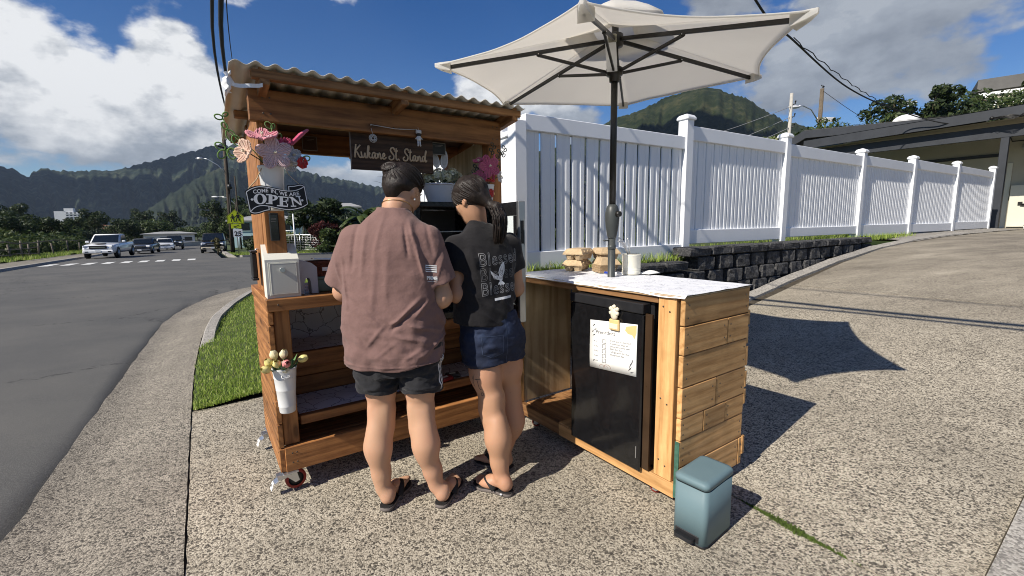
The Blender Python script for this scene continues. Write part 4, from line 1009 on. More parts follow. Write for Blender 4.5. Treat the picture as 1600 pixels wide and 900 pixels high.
def skin_mat(name, col, flush):
    m, t, b, o = newmat(name); co = objco(t)
    c = mixc(t, nz(t, co, 7, 5, .6), tuple(x * .9 for x in col), tuple(min(1, x * 1.08) for x in col))
    c = mixc(t, math_(t, 'MULTIPLY', ramp(t, nz(t, co, 3.2, 3), [(.40, 0.0), (.70, 1.0)]), .55), c, flush)
    # a few freckles and marks
    vo = nd(t, 'ShaderNodeTexVoronoi', Scale=16); t.links.new(co, vo.inputs['Vector']); c = mixc(t, math_(t, 'MULTIPLY', ramp(t, vo.outputs['Distance'], [(.03, 1.0), (.07, 0.0)]), .35), c, tuple(x * .5 for x in col))
    t.links.new(c, b.inputs['Base Color']); b.inputs['Roughness'].default_value = .52; b.inputs['Specular IOR Level'].default_value = .35
    b.inputs['Subsurface Weight'].default_value = .12; b.inputs['Subsurface Radius'].default_value = (.02, .008, .004); b.inputs['Subsurface Scale'].default_value = .3
    bump(t, b, nz(t, co, 260, 3, .7), .12, .002); return m
def hair_mat(name, col):
    m, t, b, o = newmat(name); co = objco(t)
    c = ramp(t, nz(t, co, 70, 4, .7), [(.35, tuple(x * .6 for x in col)), (.7, tuple(x * 1.7 for x in col))]); t.links.new(c, b.inputs['Base Color'])
    b.inputs['Roughness'].default_value = .45; b.inputs['Specular IOR Level'].default_value = .28; b.inputs['Anisotropic'].default_value = .4; bump(t, b, nz(t, objco(t, (1, 1, .25)), 260, 3, .7), .5, .004); return m
m_hair = hair_mat('dark_hair', (.016, .011, .009)); m_gold = M('gold', (.75, .50, .18), .3, .1, metal=1.0)
m_sole = M('sandal_rubber', (.016, .015, .015), .75, .2, 60, .3, 200); m_sole2 = M('sandal_sole_edge', (.13, .11, .10), .8, .2)
m_nail = M('nail', (.55, .36, .29), .3, .05)
def foot(S, heel, toe, zt, side, k=.012):
    """foot on a sandal of height zt; side +1 = the big toe is to the right of the heel-toe line"""
    h, t_ = Vector((heel[0], heel[1], 0)), Vector((toe[0], toe[1], 0)); d = (t_ - h).normalized(); r_ = Vector((d.y, -d.x, 0)); L_ = (t_ - h).length
    P = lambda a, b_, z: h + d * (a * L_) + r_ * (b_ * L_) + Vector((0, 0, zt + z))
    S.ell(P(.14, 0, .028), (.028, .029, .031), .02); S.cone(P(.16, 0, .036), P(.55, -.02 * side, .031), .027, .025, .025); S.cone(P(.55, .02 * side, .026), P(.72, .08 * side, .018), .028, .020, .02); S.cone(P(.5, -.06 * side, .022), P(.70, -.11 * side, .015), .024, .015, .02)
    S.ell(P(.6, 0, .016), (.038, .038, .018), .02)
    for b0, b1, a1, rr in ((.10, .115, .965, .0125), (.045, .05, .985, .0095), (0, -.005, .955, .009), (-.05, -.06, .915, .0085), (-.10, -.12, .86, .0085)):
        S.cone(P(.72, b0 * side, .014), P(a1 - .02, b1 * side, .0115), rr * 1.05, rr, .006)
    return P, L_, d, r_
def sandal(parent, P, L_, side, zt, logo=False):
    o = MB(); out_ = []
    prof = [(-.035, .0), (-.02, .09), (.06, .135), (.2, .145), (.38, .135), (.55, .175), (.72, .215), (.88, .19), (.99, .11), (1.03, .02)]
    L1 = [(a, b_ + .015 * side * (a > .4)) for a, b_ in prof]; L2 = [(a, -b_ + .015 * side * (a > .4)) for a, b_ in reversed(prof[1:-1])]
    ring = L1 + L2; n = len(ring)
    rows = [[P(a, b_ * s_, z - zt) for a, b_ in ring] for s_, z in ((.97, .001), (1.0, .006), (1.0, zt - .004), (.97, zt - .001))]
    o.loft(rows[:3], cap=True); sl_ = o.build('sandal', [m_sole2], parent)
    o = MB(); o.loft([rows[2], rows[3], [P(a, b_ * .9, -.0005) for a, b_ in ring]]); o.build('footbed', m_sole, sl_)
    o = MB()
    for sd in (1, -1):
        pts = [P(.74, .04 * side, .012), P(.70, .04 * side + .02 * sd, .042), P(.60, .10 * sd, .047), P(.46, .165 * sd, .030), P(.36, .165 * sd, .004)]
        q = [];
        for i in range(len(pts) - 1):
            for u_ in range(5): q.append(pts[i].lerp(pts[i + 1], u_ / 5))
        q.append(pts[-1])
        for _ in range(3): q = [q[0]] + [(q[i - 1] + q[i] * 2 + q[i + 1]) / 4 for i in range(1, len(q) - 1)] + [q[-1]]
        w = [.004 + .010 * min(1, i / (len(q) * .45)) for i in range(len(q))]
        rr = []
        for i, p in enumerate(q):
            tn = (q[min(i + 1, len(q) - 1)] - q[max(i - 1, 0)]).normalized(); c_ = P(.55, 0, -.03); nrm = (p - c_).normalized(); bn = tn.cross(nrm).normalized(); nrm = bn.cross(tn)
            rr.append([p + bn * w[i] * a + nrm * b_ for a, b_ in ((-1, 0), (-.7, .0035), (.7, .0035), (1, 0), (0, -.0015))])
        o.loft(rr)
    o.build('strap', m_sole, sl_)
    if logo:
        o = MB(); c = P(.18, .152 * side * -1, -.008); 
        o.sphere(c, (.008, .008, .004), 1); o.build('logo_patch', M('logo_white', (.7, .7, .7), .5), sl_)
    return sl_
def hand(S, w, d, up, side, curl=.6):
    """palm and five separate, unequal, half-curled fingers; w wrist, d pointing direction, up back of the hand"""
    w, d, up = Vector(w), Vector(d).normalized(), Vector(up).normalized(); r_ = d.cross(up).normalized() * side; up = r_.cross(d) * side
    S.cone(w, w + d * .075, .020, .018, .015); 
    for b_ in (-.026, -.009, .009, .026): S.cone(w + d * .02 + r_ * b_ * .6, w + d * .082 + r_ * b_, .015, .0105, .012)
    for b_, L_ in ((-.028, .062), (-.0095, .076), (.0095, .082), (.028, .072)):
        p = w + d * .084 + r_ * b_; dirs = []
        for j, f in enumerate((.46, .30, .24)):
            a = curl * (.35 + .75 * j); q = p + (d * math.cos(a) - up * math.sin(a)) * (L_ * f); S.cone(p, q, .0088 - .0008 * j, .0082 - .0008 * j, .003); p = q
    p = w + d * .022 + r_ * .022; q = p + (d * .6 + r_ * .75 - up * .25).normalized() * .045; S.cone(p, q, .0125, .0105, .008); S.cone(q, q + (d * .9 + r_ * .25 - up * .3).normalized() * .032, .010, .0085, .003)
def head(S, c, yaw, pitch, sc_=1.0):
    """skull, jaw, nose, ears, lips; returns head matrix"""
    m3 = Matrix.Rotation(yaw, 3, 'Z') @ Matrix.Rotation(pitch, 3, 'X'); c = Vector(c)
    H = lambda x, y, z: c + m3 @ (Vector((x, y, z)) * sc_)
    S.ell(H(0, -.008, .025), np.array((.074, .092, .085)) * sc_, .02, rot=m3); S.ell(H(0, .022, -.035), np.array((.060, .066, .078)) * sc_, .03, rot=m3)
    S.ell(H(0, .055, -.092), np.array((.026, .026, .02)) * sc_, .03, rot=m3)
    for sx in (-1, 1):
        S.ell(H(sx * .036, .062, -.028), np.array((.022, .02, .02)) * sc_, .02, rot=m3); S.ell(H(sx * .031, .088, .004), np.array((.014, .010, .009)) * sc_, .01, op='d', rot=m3)
        S.ell(H(sx * .073, -.006, -.012), np.array((.008, .019, .030)) * sc_, .006, rot=m3 @ Matrix.Rotation(R(-14), 3, 'X')); S.ell(H(sx * .080, -.001, -.010), np.array((.004, .009, .016)) * sc_, .004, op='d', rot=m3); S.ell(H(sx * .073, .002, -.038), np.array((.006, .009, .010)) * sc_, .005, rot=m3)
    S.cone(H(0, .082, .006), H(0, .103, -.030), .008 * sc_, .012 * sc_, .012); S.ell(H(0, .100, -.036), np.array((.017, .011, .009)) * sc_, .008, rot=m3)
    S.ell(H(0, .082, -.062), np.array((.021, .011, .006)) * sc_, .006, rot=m3); S.ell(H(0, .080, -.072), np.array((.018, .011, .007)) * sc_, .006, rot=m3)
    return H, m3
def face_bits(H, m3, parent, sc_=1.0):
    mw_, mi_ = M('eye_white', (.7, .7, .68), .2, .02), M('iris', (.03, .018, .012), .15, .1)
    for sx in (-1, 1):
        o = MB(); o.sphere(H(sx * .031, .075, .004), .0115 * sc_, 2); e = o.build('eye', mw_, parent); o = MB(); o.sphere(H(sx * .031, .0825, .003), .0058 * sc_, 2); o.build('iris', mi_, e)
        o = MB(); o.tube([H(sx * .046, .074, .024), H(sx * .032, .086, .029), H(sx * .016, .089, .024)], [.0018, .003, .0026], 6); o.build('eyebrow', m_hair, parent)
def ridge_field(folds, sgn=-1):
    def f(X, Y, Z):
        o = 0
        for x1, z1, x2, z2, amp, w in folds:
            dx, dz = x2 - x1, z2 - z1; L2 = dx * dx + dz * dz
            t_ = np.clip(((X - x1) * dx + (Z - z1) * dz) / L2, 0, 1); d2 = (X - x1 - t_ * dx) ** 2 + (Z - z1 - t_ * dz) ** 2
            o = o - amp * np.exp(-d2 / (w * w)) * (1 - .6 * np.abs(2 * t_ - 1) ** 2)
        return o
    return f
def strands(name, H, m3, anchor, starts, rbase, parent, r_=.0016, lift=.0, mat=None, rz=(.078, .096, .090), cz=.022, n=12):
    o = MB(); cen = Vector((0, -.008, cz)); A = (Vector(anchor) - cen)
    for s_ in starts:
        B = Vector(s_) - cen; pts = []
        for k in range(n):
            f = k / (n - 1); d = Vector((B.x / rz[0], B.y / rz[1], B.z / rz[2])).normalized().slerp(Vector((A.x / rz[0], A.y / rz[1], A.z / rz[2])).normalized(), f, Vector((0, 0, 1)))
            q = cen + Vector((d.x * rz[0], d.y * rz[1], d.z * rz[2])) * (rbase + .012 * math.sin(math.pi * f) * lift + .010 * noise.noise((s_[0] * 40 + f, s_[2] * 40, s_[1] * 40)))
            pts.append(H(*q))
        rs_ = r_ * random.choice((.7, 1.0, 1.4, 2.0)); o.tube(pts, [rs_ * (.55 + .45 * math.sin(math.pi * k / (n - 1))) for k in range(n)], 5)
    return o.build(name, mat or m_hair, parent)
def decal(me, tree, name, mat, parent, fn, off=.0013, direction=(0, 1, 0), start=-1.0):
    d = Vector(direction)
    ok = 0
    for v_ in me.vertices:
        o = fn(v_.co.x, v_.co.y); h = tree.ray_cast(o, d)
        if h[0] is not None: v_.co = h[0] + h[1].normalized() * (off if h[1].dot(d) < 0 else -off); ok += 1
        else: v_.co = o + d * 5 if ok == 0 else me.vertices[v_.index - 1].co
    me.materials.clear(); me.materials.append(mat); return link(name, me, parent)
def subdiv(me, cuts):
    b2 = bmesh.new(); b2.from_mesh(me); bmesh.ops.triangulate(b2, faces=b2.faces)
    for _ in range(cuts):
        le = [e for e in b2.edges if e.calc_length() > .012]
        if le: bmesh.ops.subdivide_edges(b2, edges=le, cuts=1); bmesh.ops.triangulate(b2, faces=b2.faces)
    b2.to_mesh(me); b2.free(); return me
def text_edges(body, size, sx=1.0, bold=0.0):
    cu = bpy.data.curves.new('text', 'FONT'); cu.body = body; cu.size = size; cu.align_x = 'CENTER'; cu.fill_mode = 'NONE'; cu.offset = bold; cu.resolution_u = 5; cu.space_character = 1.14
    o = bpy.data.objects.new('text', cu); COL.objects.link(o); me = bpy.data.meshes.new_from_object(o.evaluated_get(bpy.context.evaluated_depsgraph_get())); bpy.data.objects.remove(o); bpy.data.curves.remove(cu)
    for v_ in me.vertices: v_.co.x *= sx
    return me
def ribbon_mesh(me, w):
    V, F = [], []
    for e in me.edges:
        a, c = me.vertices[e.vertices[0]].co, me.vertices[e.vertices[1]].co; d = c - a
        if d.length < 1e-6: continue
        k_ = max(1, int(d.length / .006)); d = d.normalized(); n = Vector((-d.y, d.x, 0)) * w; a2, c2 = a - d * w * .5, c + d * w * .5
        for q in range(k_):
            p0, p1 = a2.lerp(c2, q / k_), a2.lerp(c2, (q + 1) / k_); i = len(V); V += [p0 + n, p0 - n, p1 - n, p1 + n]; F.append((i, i + 1, i + 2, i + 3))
    me.clear_geometry(); me.from_pydata([tuple(v_) for v_ in V], [], F); return me
def outline_mesh(me, w):
    """thin ribbon along the outline of a flat text mesh"""
    b2 = bmesh.new(); b2.from_mesh(me); bmesh.ops.remove_doubles(b2, verts=b2.verts, dist=1e-5); V, F = [], []
    for e in b2.edges:
        if len(e.link_faces) == 1:
            a, c = e.verts[0].co, e.verts[1].co; d = (c - a)
            if d.length < 1e-6: continue
            d = d.normalized(); n = Vector((-d.y, d.x, 0)) * w; i = len(V); a2, c2 = a - d * w * .7, c + d * w * .7
            V += [a2 + n, a2 - n, c2 - n, c2 + n]; F.append((i, i + 1, i + 2, i + 3))
    b2.free(); me.clear_geometry(); me.from_pydata([tuple(v_) for v_ in V], [], F); return me
# ------------------------------------------------------------------ woman in the mauve-brown t-shirt
m_skin1 = skin_mat('skin_fair', (.50, .295, .185), (.54, .25, .165))
W1 = Vector((-.53, 2.03, 0))
p1 = thing('person', 'person with dark hair pinned up wearing a dusty brown t-shirt and black striped shorts', 'person', W1)
zt = .022
S = SDF((-.42, -.22, -.01), (.42, .42, 1.66), .0075)
for nm, hl, tt, an, ca, kn, hp, sd in (('L', (-.080, -.075), (-.045, .165), (-.098, -.028, .09), (-.108, -.035, .30), (-.092, .0, .425), (-.092, .0, .80), 1), ('R', (.175, -.058), (.235, .17), (.152, -.012, .09), (.117, -.03, .31), (.092, .0, .425), (.092, .0, .80), -1)):
    P, L_, d, r_ = foot(S, hl, tt, zt, sd)
    if nm == 'L': FL = (P, L_, sd)
    else: FR = (P, L_, sd)
    an = Vector(an); ca = Vector(ca); kn = Vector(kn); hp = Vector(hp); sx = -1 if nm == 'L' else 1
    S.cone(P(.14, 0, .03), an + Vector((0, -.012, .02)), .026, .024, .02)                      # heel cord
    S.chain([P(.2, 0, .05), an, an.lerp(ca, .35)], [.030, .031, .036], .02)
    S.chain([an.lerp(ca, .35), ca, kn + Vector((0, -.004, -.03))], [.035, .051, .047], .05)
    S.ell(ca + Vector((.014 * -sx, -.012, .015)), (.031, .034, .10), .05); S.ell(ca + Vector((.010 * sx, -.010, .03)), (.030, .032, .10), .05)
    S.chain([kn + Vector((0, .0, -.03)), kn + Vector((0, .004, .05)), kn.lerp(hp, .55)], [.047, .051, .073], .05)
    S.ell(kn + Vector((0, .035, .01)), (.038, .028, .045), .03)
    for q in (-1, 1): S.cone(kn + Vector((q * .026, -.036, -.05)), kn + Vector((q * .030, -.030, .07)), .016, .02, .02)
    S.chain([kn.lerp(hp, .4), hp], [.070, .088], .03)
    for q in (-.015, .015): S.ell(an + Vector((q * 2.1, .012, -.005)), (.011, .012, .013), .012)
S.loft([(.74, 0, 0, .16, .11), (.84, 0, -.01, .185, .125), (.95, -.005, 0, .16, .11), (1.05, -.01, .0, .155, .105), (1.2, -.01, .0, .155, .10), (1.28, -.005, .005, .125, .075), (1.34, 0, .01, .07, .05)], .04)
S.chain([(0, .008, 1.33), (.012, .03, 1.41), (.027, .058, 1.45)], [.056, .052, .05], .03)
H1, m1 = head(S, (.040, .070, 1.482), R(-26), R(-28), .98)
# arms
LA = [(-.175, .0, 1.25), (-.245, .03, 1.03), (-.12, .26, 1.03)]; RA = [(.165, .0, 1.25), (.205, .01, 1.0), (.15, .235, 1.05)]
S.chain([(-.09, .0, 1.285), (-.16, 0, 1.265)], [.05, .046], .04); S.chain([(.08, .0, 1.285), (.15, 0, 1.262)], [.05, .046], .04)
S.chain(LA, [.048, .045, .027], .025); S.chain(RA, [.048, .047, .027], .025); S.ell((.205, -.008, 1.0), (.044, .045, .047), .02)
hand(S, LA[2], (.55, .8, .05), (-.1, .1, 1), 1); hand(S, RA[2], (-.25, .95, .1), (.1, -.1, 1), -1)
bme = S.mesh('body', m_skin1, 1); body1 = link('body', bme, p1); face_bits(H1, m1, body1, .98)
for (P, L_, sd) in (FL, FR): sandal(p1, P, L_, sd, zt)
# shorts: black running shorts with three white stripes
m_short = fabric('black_nylon', (.020, .020, .023), 500, .25, .5)
S = SDF((-.27, -.2, .55), (.27, .2, .95), .005)
S.loft([(.66, .0, .0, .19, .125), (.75, .0, -.003, .203, .142), (.85, 0, -.008, .195, .138), (.93, 0, 0, .175, .12)], .03, zlo=.66, zhi=.93)
for sx in (-1, 1): S.loft([(.54, sx * .103, .0, .098, .098), (.62, sx * .101, -.002, .098, .108), (.72, sx * .09, -.002, .10, .118), (.8, sx * .08, 0, .10, .11)], .02, zlo=.54, zhi=.8, pw=2.1)
S.disp(lambda X, Y, Z: .006 * vn((X * 1.0, Y, Z * 1.9), 3, 16) + .0035 * vn((X, Y, Z * 2.2), 4, 34) - .004 * np.exp(-((Z - .602) / .008) ** 2))
S.cut(lambda X, Y, Z: .573 + .018 * X / .2 * np.sign(X) * 0 + .006 * np.sin(X * 22 + Y * 9) - Z)
for sx in (-1, 1): S.loft([(.5, sx * .103, .0, .090, .090), (.62, sx * .101, -.002, .086, .094)], .004, op='d', zlo=.5, zhi=.61, pw=2.1)
sme = S.mesh('shorts', m_short, 1); sh1 = link('shorts', sme, p1); tr = bvh(sme)
m_stripe = M('white_stripe', (.70, .70, .71), .7, .05)
mb = MB()
for sx in (-1, 1):
    for k in range(3):
        row = []
        for i in range(30):
            z = .582 + .18 * i / 29
            for e in (-.0032, .0032):
                yy = -.045 + .0135 * k + e; h = tr.ray_cast(Vector((sx * .5, yy, z)), Vector((-sx, 0, 0)))
                row.append(h[0] + h[1] * (.0014 if h[1].x * sx > 0 else -.0014) if h[0] else None)
        for i in range(29):
            q = [row[2 * i], row[2 * i + 1], row[2 * i + 3], row[2 * i + 2]]
            if all(p is not None for p in q): mb.poly(q, True)
mb.build('side_stripes', m_stripe, sh1)
# t-shirt
m_tee1 = fabric('mauve_brown_cotton', (.185, .108, .096), 800, .10, .28)
S = SDF((-.34, -.22, .66), (.34, .24, 1.44), .005)
TT = [(.66, -.012, .0, .222, .148), (.76, -.012, -.004, .224, .155), (.88, -.016, -.002, .224, .152), (1.0, -.014, .0, .216, .142), (1.12, -.012, .0, .208, .135), (1.22, -.010, .0, .196, .124), (1.29, -.008, .002, .178, .104), (1.335, -.004, .008, .142, .086), (1.37, 0, .014, .098, .068), (1.398, .004, .02, .066, .060)]
S.loft(TT, .03, pw=2.45, zlo=.60, zhi=1.402)
def sleeve(S, a, b_, ra, rb, sq=(1, 1, 1)):
    a, b_ = np.array(a), np.array(b_); S.cone(a, b_ + (b_ - a) * .4, ra, rb, .035)
sl_L = ((-.165, .0, 1.262), (-.250, .022, 1.065)); sl_R = ((.150, .0, 1.260), (.206, .004, 1.065))
arm = SDF((-.34, -.22, .66), (.34, .24, 1.44), .005)
for (a, b_), rr in ((sl_L, (.070, .076)), (sl_R, (.072, .078))):
    arm.D[:] = .06; a, b_ = np.array(a), np.array(b_); dd = (b_ - a) / np.linalg.norm(b_ - a); arm.cone(a, b_ + dd * .1, rr[0], rr[1] + .004, 0)
    arm.cut(lambda X, Y, Z: (X - b_[0]) * dd[0] + (Y - b_[1]) * dd[1] + (Z - b_[2]) * dd[2] - .004 * np.sin(X * 60))
    h = np.clip(.5 + .5 * (S.D - arm.D) / .022, 0, 1); S.D = (S.D * (1 - h) + arm.D * h - .022 * h * (1 - h)).astype(np.float32)
def px1(x, y):  # a point on the back of the shirt as it falls in the picture -> local x, z
    return ((x - 800) / FPX * 1.93 - W1.x, EYE + (354 - y) * 1.93 / FPX * 1.012)
FD = []
for x1, y1, x2, y2, a, w in ((640, 345, 652, 385, 8, 9), (652, 385, 664, 432, 9, 8), (632, 352, 640, 400, -7, 7), (664, 350, 676, 400, -5, 9), (600, 335, 588, 400, 4, 10), (575, 340, 566, 430, 5, 11), (556, 345, 549, 420, -5, 10), (590, 400, 580, 500, 3, 13), (610, 380, 604, 470, 3, 14),
        (655, 466, 625, 496, 10, 10), (625, 496, 612, 502, 8, 8), (648, 478, 612, 512, -9, 8), (668, 470, 650, 492, 7, 9), (612, 520, 660, 532, 4, 8), (640, 505, 682, 520, 5, 8), (560, 470, 598, 510, 4, 7), (545, 440, 590, 486, 4, 6), (590, 486, 625, 515, 3, 7), (600, 505, 570, 540, 4, 8), (545, 500, 575, 545, -3, 7), (620, 530, 585, 556, 3, 7), (655, 545, 630, 560, 4, 7), (540, 455, 560, 470, 3, 6), (676, 480, 690, 520, 5, 9), (700, 520, 660, 555, 4, 8), (530, 400, 540, 480, 4, 7), (690, 385, 672, 430, -4, 6), (692, 400, 680, 440, 3, 6), (515, 400, 527, 440, 4, 6)):
    p, q = px1(x1, y1), px1(x2, y2); FD.append((*p, *q, a / 1000 * 1.15, w / 1000 * .95))
rf_ = ridge_field(FD)
S.disp(lambda X, Y, Z: np.where(Y < .03, 1, 0) * rf_(X, Y, Z) + .005 * vn((X * 1.7, Y, Z * .5), 11, 9) + .0055 * vn((X * .9 + .45 * Z, Y, Z - .45 * X), 12, 20) * np.clip((1.10 - Z) / .25, .3, 1) + .0032 * vn((X * .6 - .6 * Z, Y, Z + .7 * X), 13, 38) * np.clip((1.15 - Z) / .3, .4, 1) - .0035 * np.exp(-((Z - .715 - .012 * (X / .2) ** 2) / .0035) ** 2))
S.cut(lambda X, Y, Z: .695 + .022 * (np.abs(X) / .2) ** 2 + .012 * np.clip(X, -.2, .2) / .2 + .004 * np.sin(X * 31 + Y * 17) - Z)
S.loft([(.6, -.012, .0, .198, .122), (.8, -.012, -.002, .188, .116), (.9, -.014, 0, .08, .06)], .01, op='d', pw=2.45, zlo=.6, zhi=.86)
S.cone((.004, .022, 1.372), (.014, .045, 1.46), .060, .066, .006, op='d')
for (a, b_) in (sl_L, sl_R):
    a, b_ = np.array(a), np.array(b_); S.cone(b_ + (b_ - a) * .12, a + (b_ - a) * .72, .071, .060, .004, op='d')
tme = S.mesh('tshirt', m_tee1, 1); tee1 = link('tshirt', tme, p1); tr1 = bvh(tme)
mb = MB(); ring = []
for k in range(28):
    a = 2 * math.pi * k / 28; ring.append(Vector((.004 + .062 * math.cos(a), .024 + .058 * math.sin(a), 1.386 - .018 * math.sin(a) * (math.sin(a) > 0) + .004)))
ring.append(ring[0]); mb.tube(ring, .0055, 6, cap=False); mb.build('collar', m_tee1, tee1)
# sleeve print: flag over a bold word
def slv(u_, w_):  # flat print coordinates on the right sleeve -> ray start (from behind and outside)
    return Vector((.232 + u_ * .82, -.6 - u_ * .0, 1.148 + w_ - .10 * u_))
pd = Vector((-.10, 1, 0)).normalized()
def print_poly(polys, name, mat, fn=slv, me_tree=tr1, parent=None, off=.0014, d=pd, cuts=1):
    mb = MB()
    for q in polys: mb.poly([(x, y, 0) for x, y in q])
    me = mb.mesh(name, mat); subdiv(me, cuts); return decal(me, me_tree, name, mat, parent or tee1, fn, off, d)
m_prt = M('print_white', (.72, .72, .72), .7, .06)
rc = lambda x0, y0, x1, y1: [(x0, y0), (x1, y0), (x1, y1), (x0, y1)]
print_poly([rc(-.028, .006 - .0085 * k - .0045, .030, .006 - .0085 * k) for k in range(4)] + [rc(-.028, .006, -.0265, -.024)], 'flag_print', m_prt)
print_poly([rc(-.026 + .0045 * k, .005 - .004 * (k % 2), -.0235 + .0045 * k, -.007 - .003 * (k % 2)) for k in range(5)], 'flag_canton', M('print_dark', (.05, .04, .04), .7))
me = text_mesh('PRIME', .021, 'CENTER', .0009, 0, 1.0); subdiv(me, 1); decal(me, tr1, 'sleeve_word', m_prt, tee1, lambda x, y: slv(x + .004, y - .057), .0014, pd)
print_poly([rc(-.02, -.066, .03, -.0645)], 'sleeve_rule', m_prt)
# hair pinned up at the back of the head
S = SDF((-.09, -.09, 1.38), (.16, .2, 1.66), .0045)
S.ell(H1(0, -.014, .034), np.array((.0815, .100, .087)), .01, rot=m1); S.ell(H1(0, -.052, -.012), np.array((.066, .052, .055)), .02, rot=m1)
S.cut(lambda X, Y, Z: -(((X - H1(0, .062, .03).x) * -(m1 @ Vector((0, 1, -.62))).normalized().x + (Y - H1(0, .062, .03).y) * -(m1 @ Vector((0, 1, -.62))).normalized().y + (Z - H1(0, .062, .03).z) * -(m1 @ Vector((0, 1, -.62))).normalized().z)))
for sx in (-1, 1): S.ell(H1(sx * .082, .018, -.022), (.02, .036, .040), .012, op='d', rot=m1)
S.ell(H1(-.008, -.046, -.045), (.046, .034, .030), .02, rot=m1); S.ell(H1(-.012, -.098, .048), (.042, .028, .037), .012, rot=m1); S.ell(H1(-.02, -.085, .078), (.024, .022, .020), .01, rot=m1)
for sx in (-1, 1): S.ell(H1(sx * .068, -.050, -.062), (.034, .05, .036), .02, op='d', rot=m1)
hme = S.mesh('hair', m_hair, 1); hair1 = link('hair', hme, p1)
st_ = []
for k in range(210):
    a = rng.uniform(-math.pi * .98, math.pi * .98); zz_ = rng.uniform(-.055, .07) if abs(a) > 1.2 else rng.uniform(.03, .085)
    x, y = .078 * math.sin(a), .10 * math.cos(a) - .01
    if y > .05: zz_ = max(zz_, .06)
    if abs(x) > .055 and -.04 < y < .05: zz_ = max(zz_, .022)
    if y < -.05: zz_ = rng.uniform(-.065, .0)
    st_.append((x, y, zz_))
strands('hair_strands', H1, m1, (-.012, -.105, .060), st_, 1.085, hair1, .0030, .5, rz=(.078, .097, .086), cz=.030)
def flyaways(Hf, n, par, seed):
    r_ = random.Random(seed); mb = MB()
    for k in range(n):
        a = r_.uniform(-2.6, 2.6); z = r_.uniform(-.05, .085); x, y = .080 * math.sin(a), -.096 * math.cos(a) - .008; q = math.sqrt(max(.05, 1 - (z / .12) ** 2)); p = Vector((x * q, y * q, z + .02)); d = Vector((r_.uniform(-1, 1), r_.uniform(-.8, .3), r_.uniform(-.5, 1))) * .014; o_ = p.normalized() * .012
        mb.tube([Hf(*(p * .99)), Hf(*(p + o_ * .7 + d * .6)), Hf(*(p + o_ * r_.uniform(.3, 1.2) + d * 1.6)), Hf(*(p + o_ * .6 + d * 2.6 + Vector((0, 0, -.006))))], [.0006, .0006, .0005, .0002], 3)
    mb.build('loose_hair', m_hair, par)
flyaways(H1, 70, hair1, 5)
mb = MB()
for k in range(14):
    a0 = k / 14 * 6.28; pts = [H1(-.012 + (.032 + .006 * math.sin(3 * q)) * math.cos(a0 + q) * (1 - .15 * q), -.108 - .012 * math.sin(q * 1.3) + .006 * math.cos(a0), .054 + (.026) * math.sin(a0 + q) * (1 - .15 * q)) for q in [i * .28 for i in range(9)]]
    mb.tube(pts, [.001, .005, .0062, .0065, .006, .0055, .005, .0035, .001], 5)
mb.build('twisted_bun', m_hair, hair1)
mb = MB(); mb.sphere(H1(.078, .004, -.046), .0055, 2); mb.sphere(H1(-.078, .004, -.046), .0055, 2); mb.build('earrings', M('pearl', (.72, .68, .62), .2, .05, coat=.3), p1)
mb = MB(); pts = []
for k in range(40):
    a = 2 * math.pi * k / 40; pts.append((.010 + .060 * math.cos(a), .030 + .056 * math.sin(a), 1.412 - .030 * math.sin(a) + .012 * math.cos(a * 2) * .3))
tree_b = bvh(bme); q = []
for p in pts:
    n = tree_b.find_nearest(Vector(p)); q.append(n[0] + n[1] * .002)
q.append(q[0]); mb.tube(q, .0014, 5, cap=False); mb.build('necklace', m_gold, p1)
# ------------------------------------------------------------------ woman in the black printed t-shirt
m_skin2 = skin_mat('skin_tan', (.47, .262, .158), (.50, .22, .14))
W2 = Vector((-.13, 2.215, 0)); HD = R(35)
p2 = thing('person', 'person with a low ponytail wearing a black t-shirt printed Blessed and denim shorts', 'person', W2, HD)
rW, fW = Vector((math.cos(HD), math.sin(HD), 0)), Vector((-math.sin(HD), math.cos(HD), 0))
def lw(x, y, z):
    d = Vector((x, y, 0)) - W2; return Vector((d.dot(rW), d.dot(fW), z))
S = SDF((-.36, -.30, -.01), (.30, .46, 1.62), .0075)
LJ = dict(hl=lw(-.018, 2.062, 0), tt=lw(-.205, 2.165, 0), an=lw(-.070, 2.098, .09), ca=lw(-.082, 2.108, .275), kn=lw(-.108, 2.15, .415), hp=lw(-.165, 2.18, .76), sd=1)
RJ = dict(hl=lw(-.015, 2.30, 0), tt=lw(-.215, 2.395, 0), an=lw(-.060, 2.325, .09), ca=lw(-.012, 2.30, .28), kn=lw(-.025, 2.30, .415), hp=lw(-.035, 2.26, .76), sd=-1)
feet2 = []
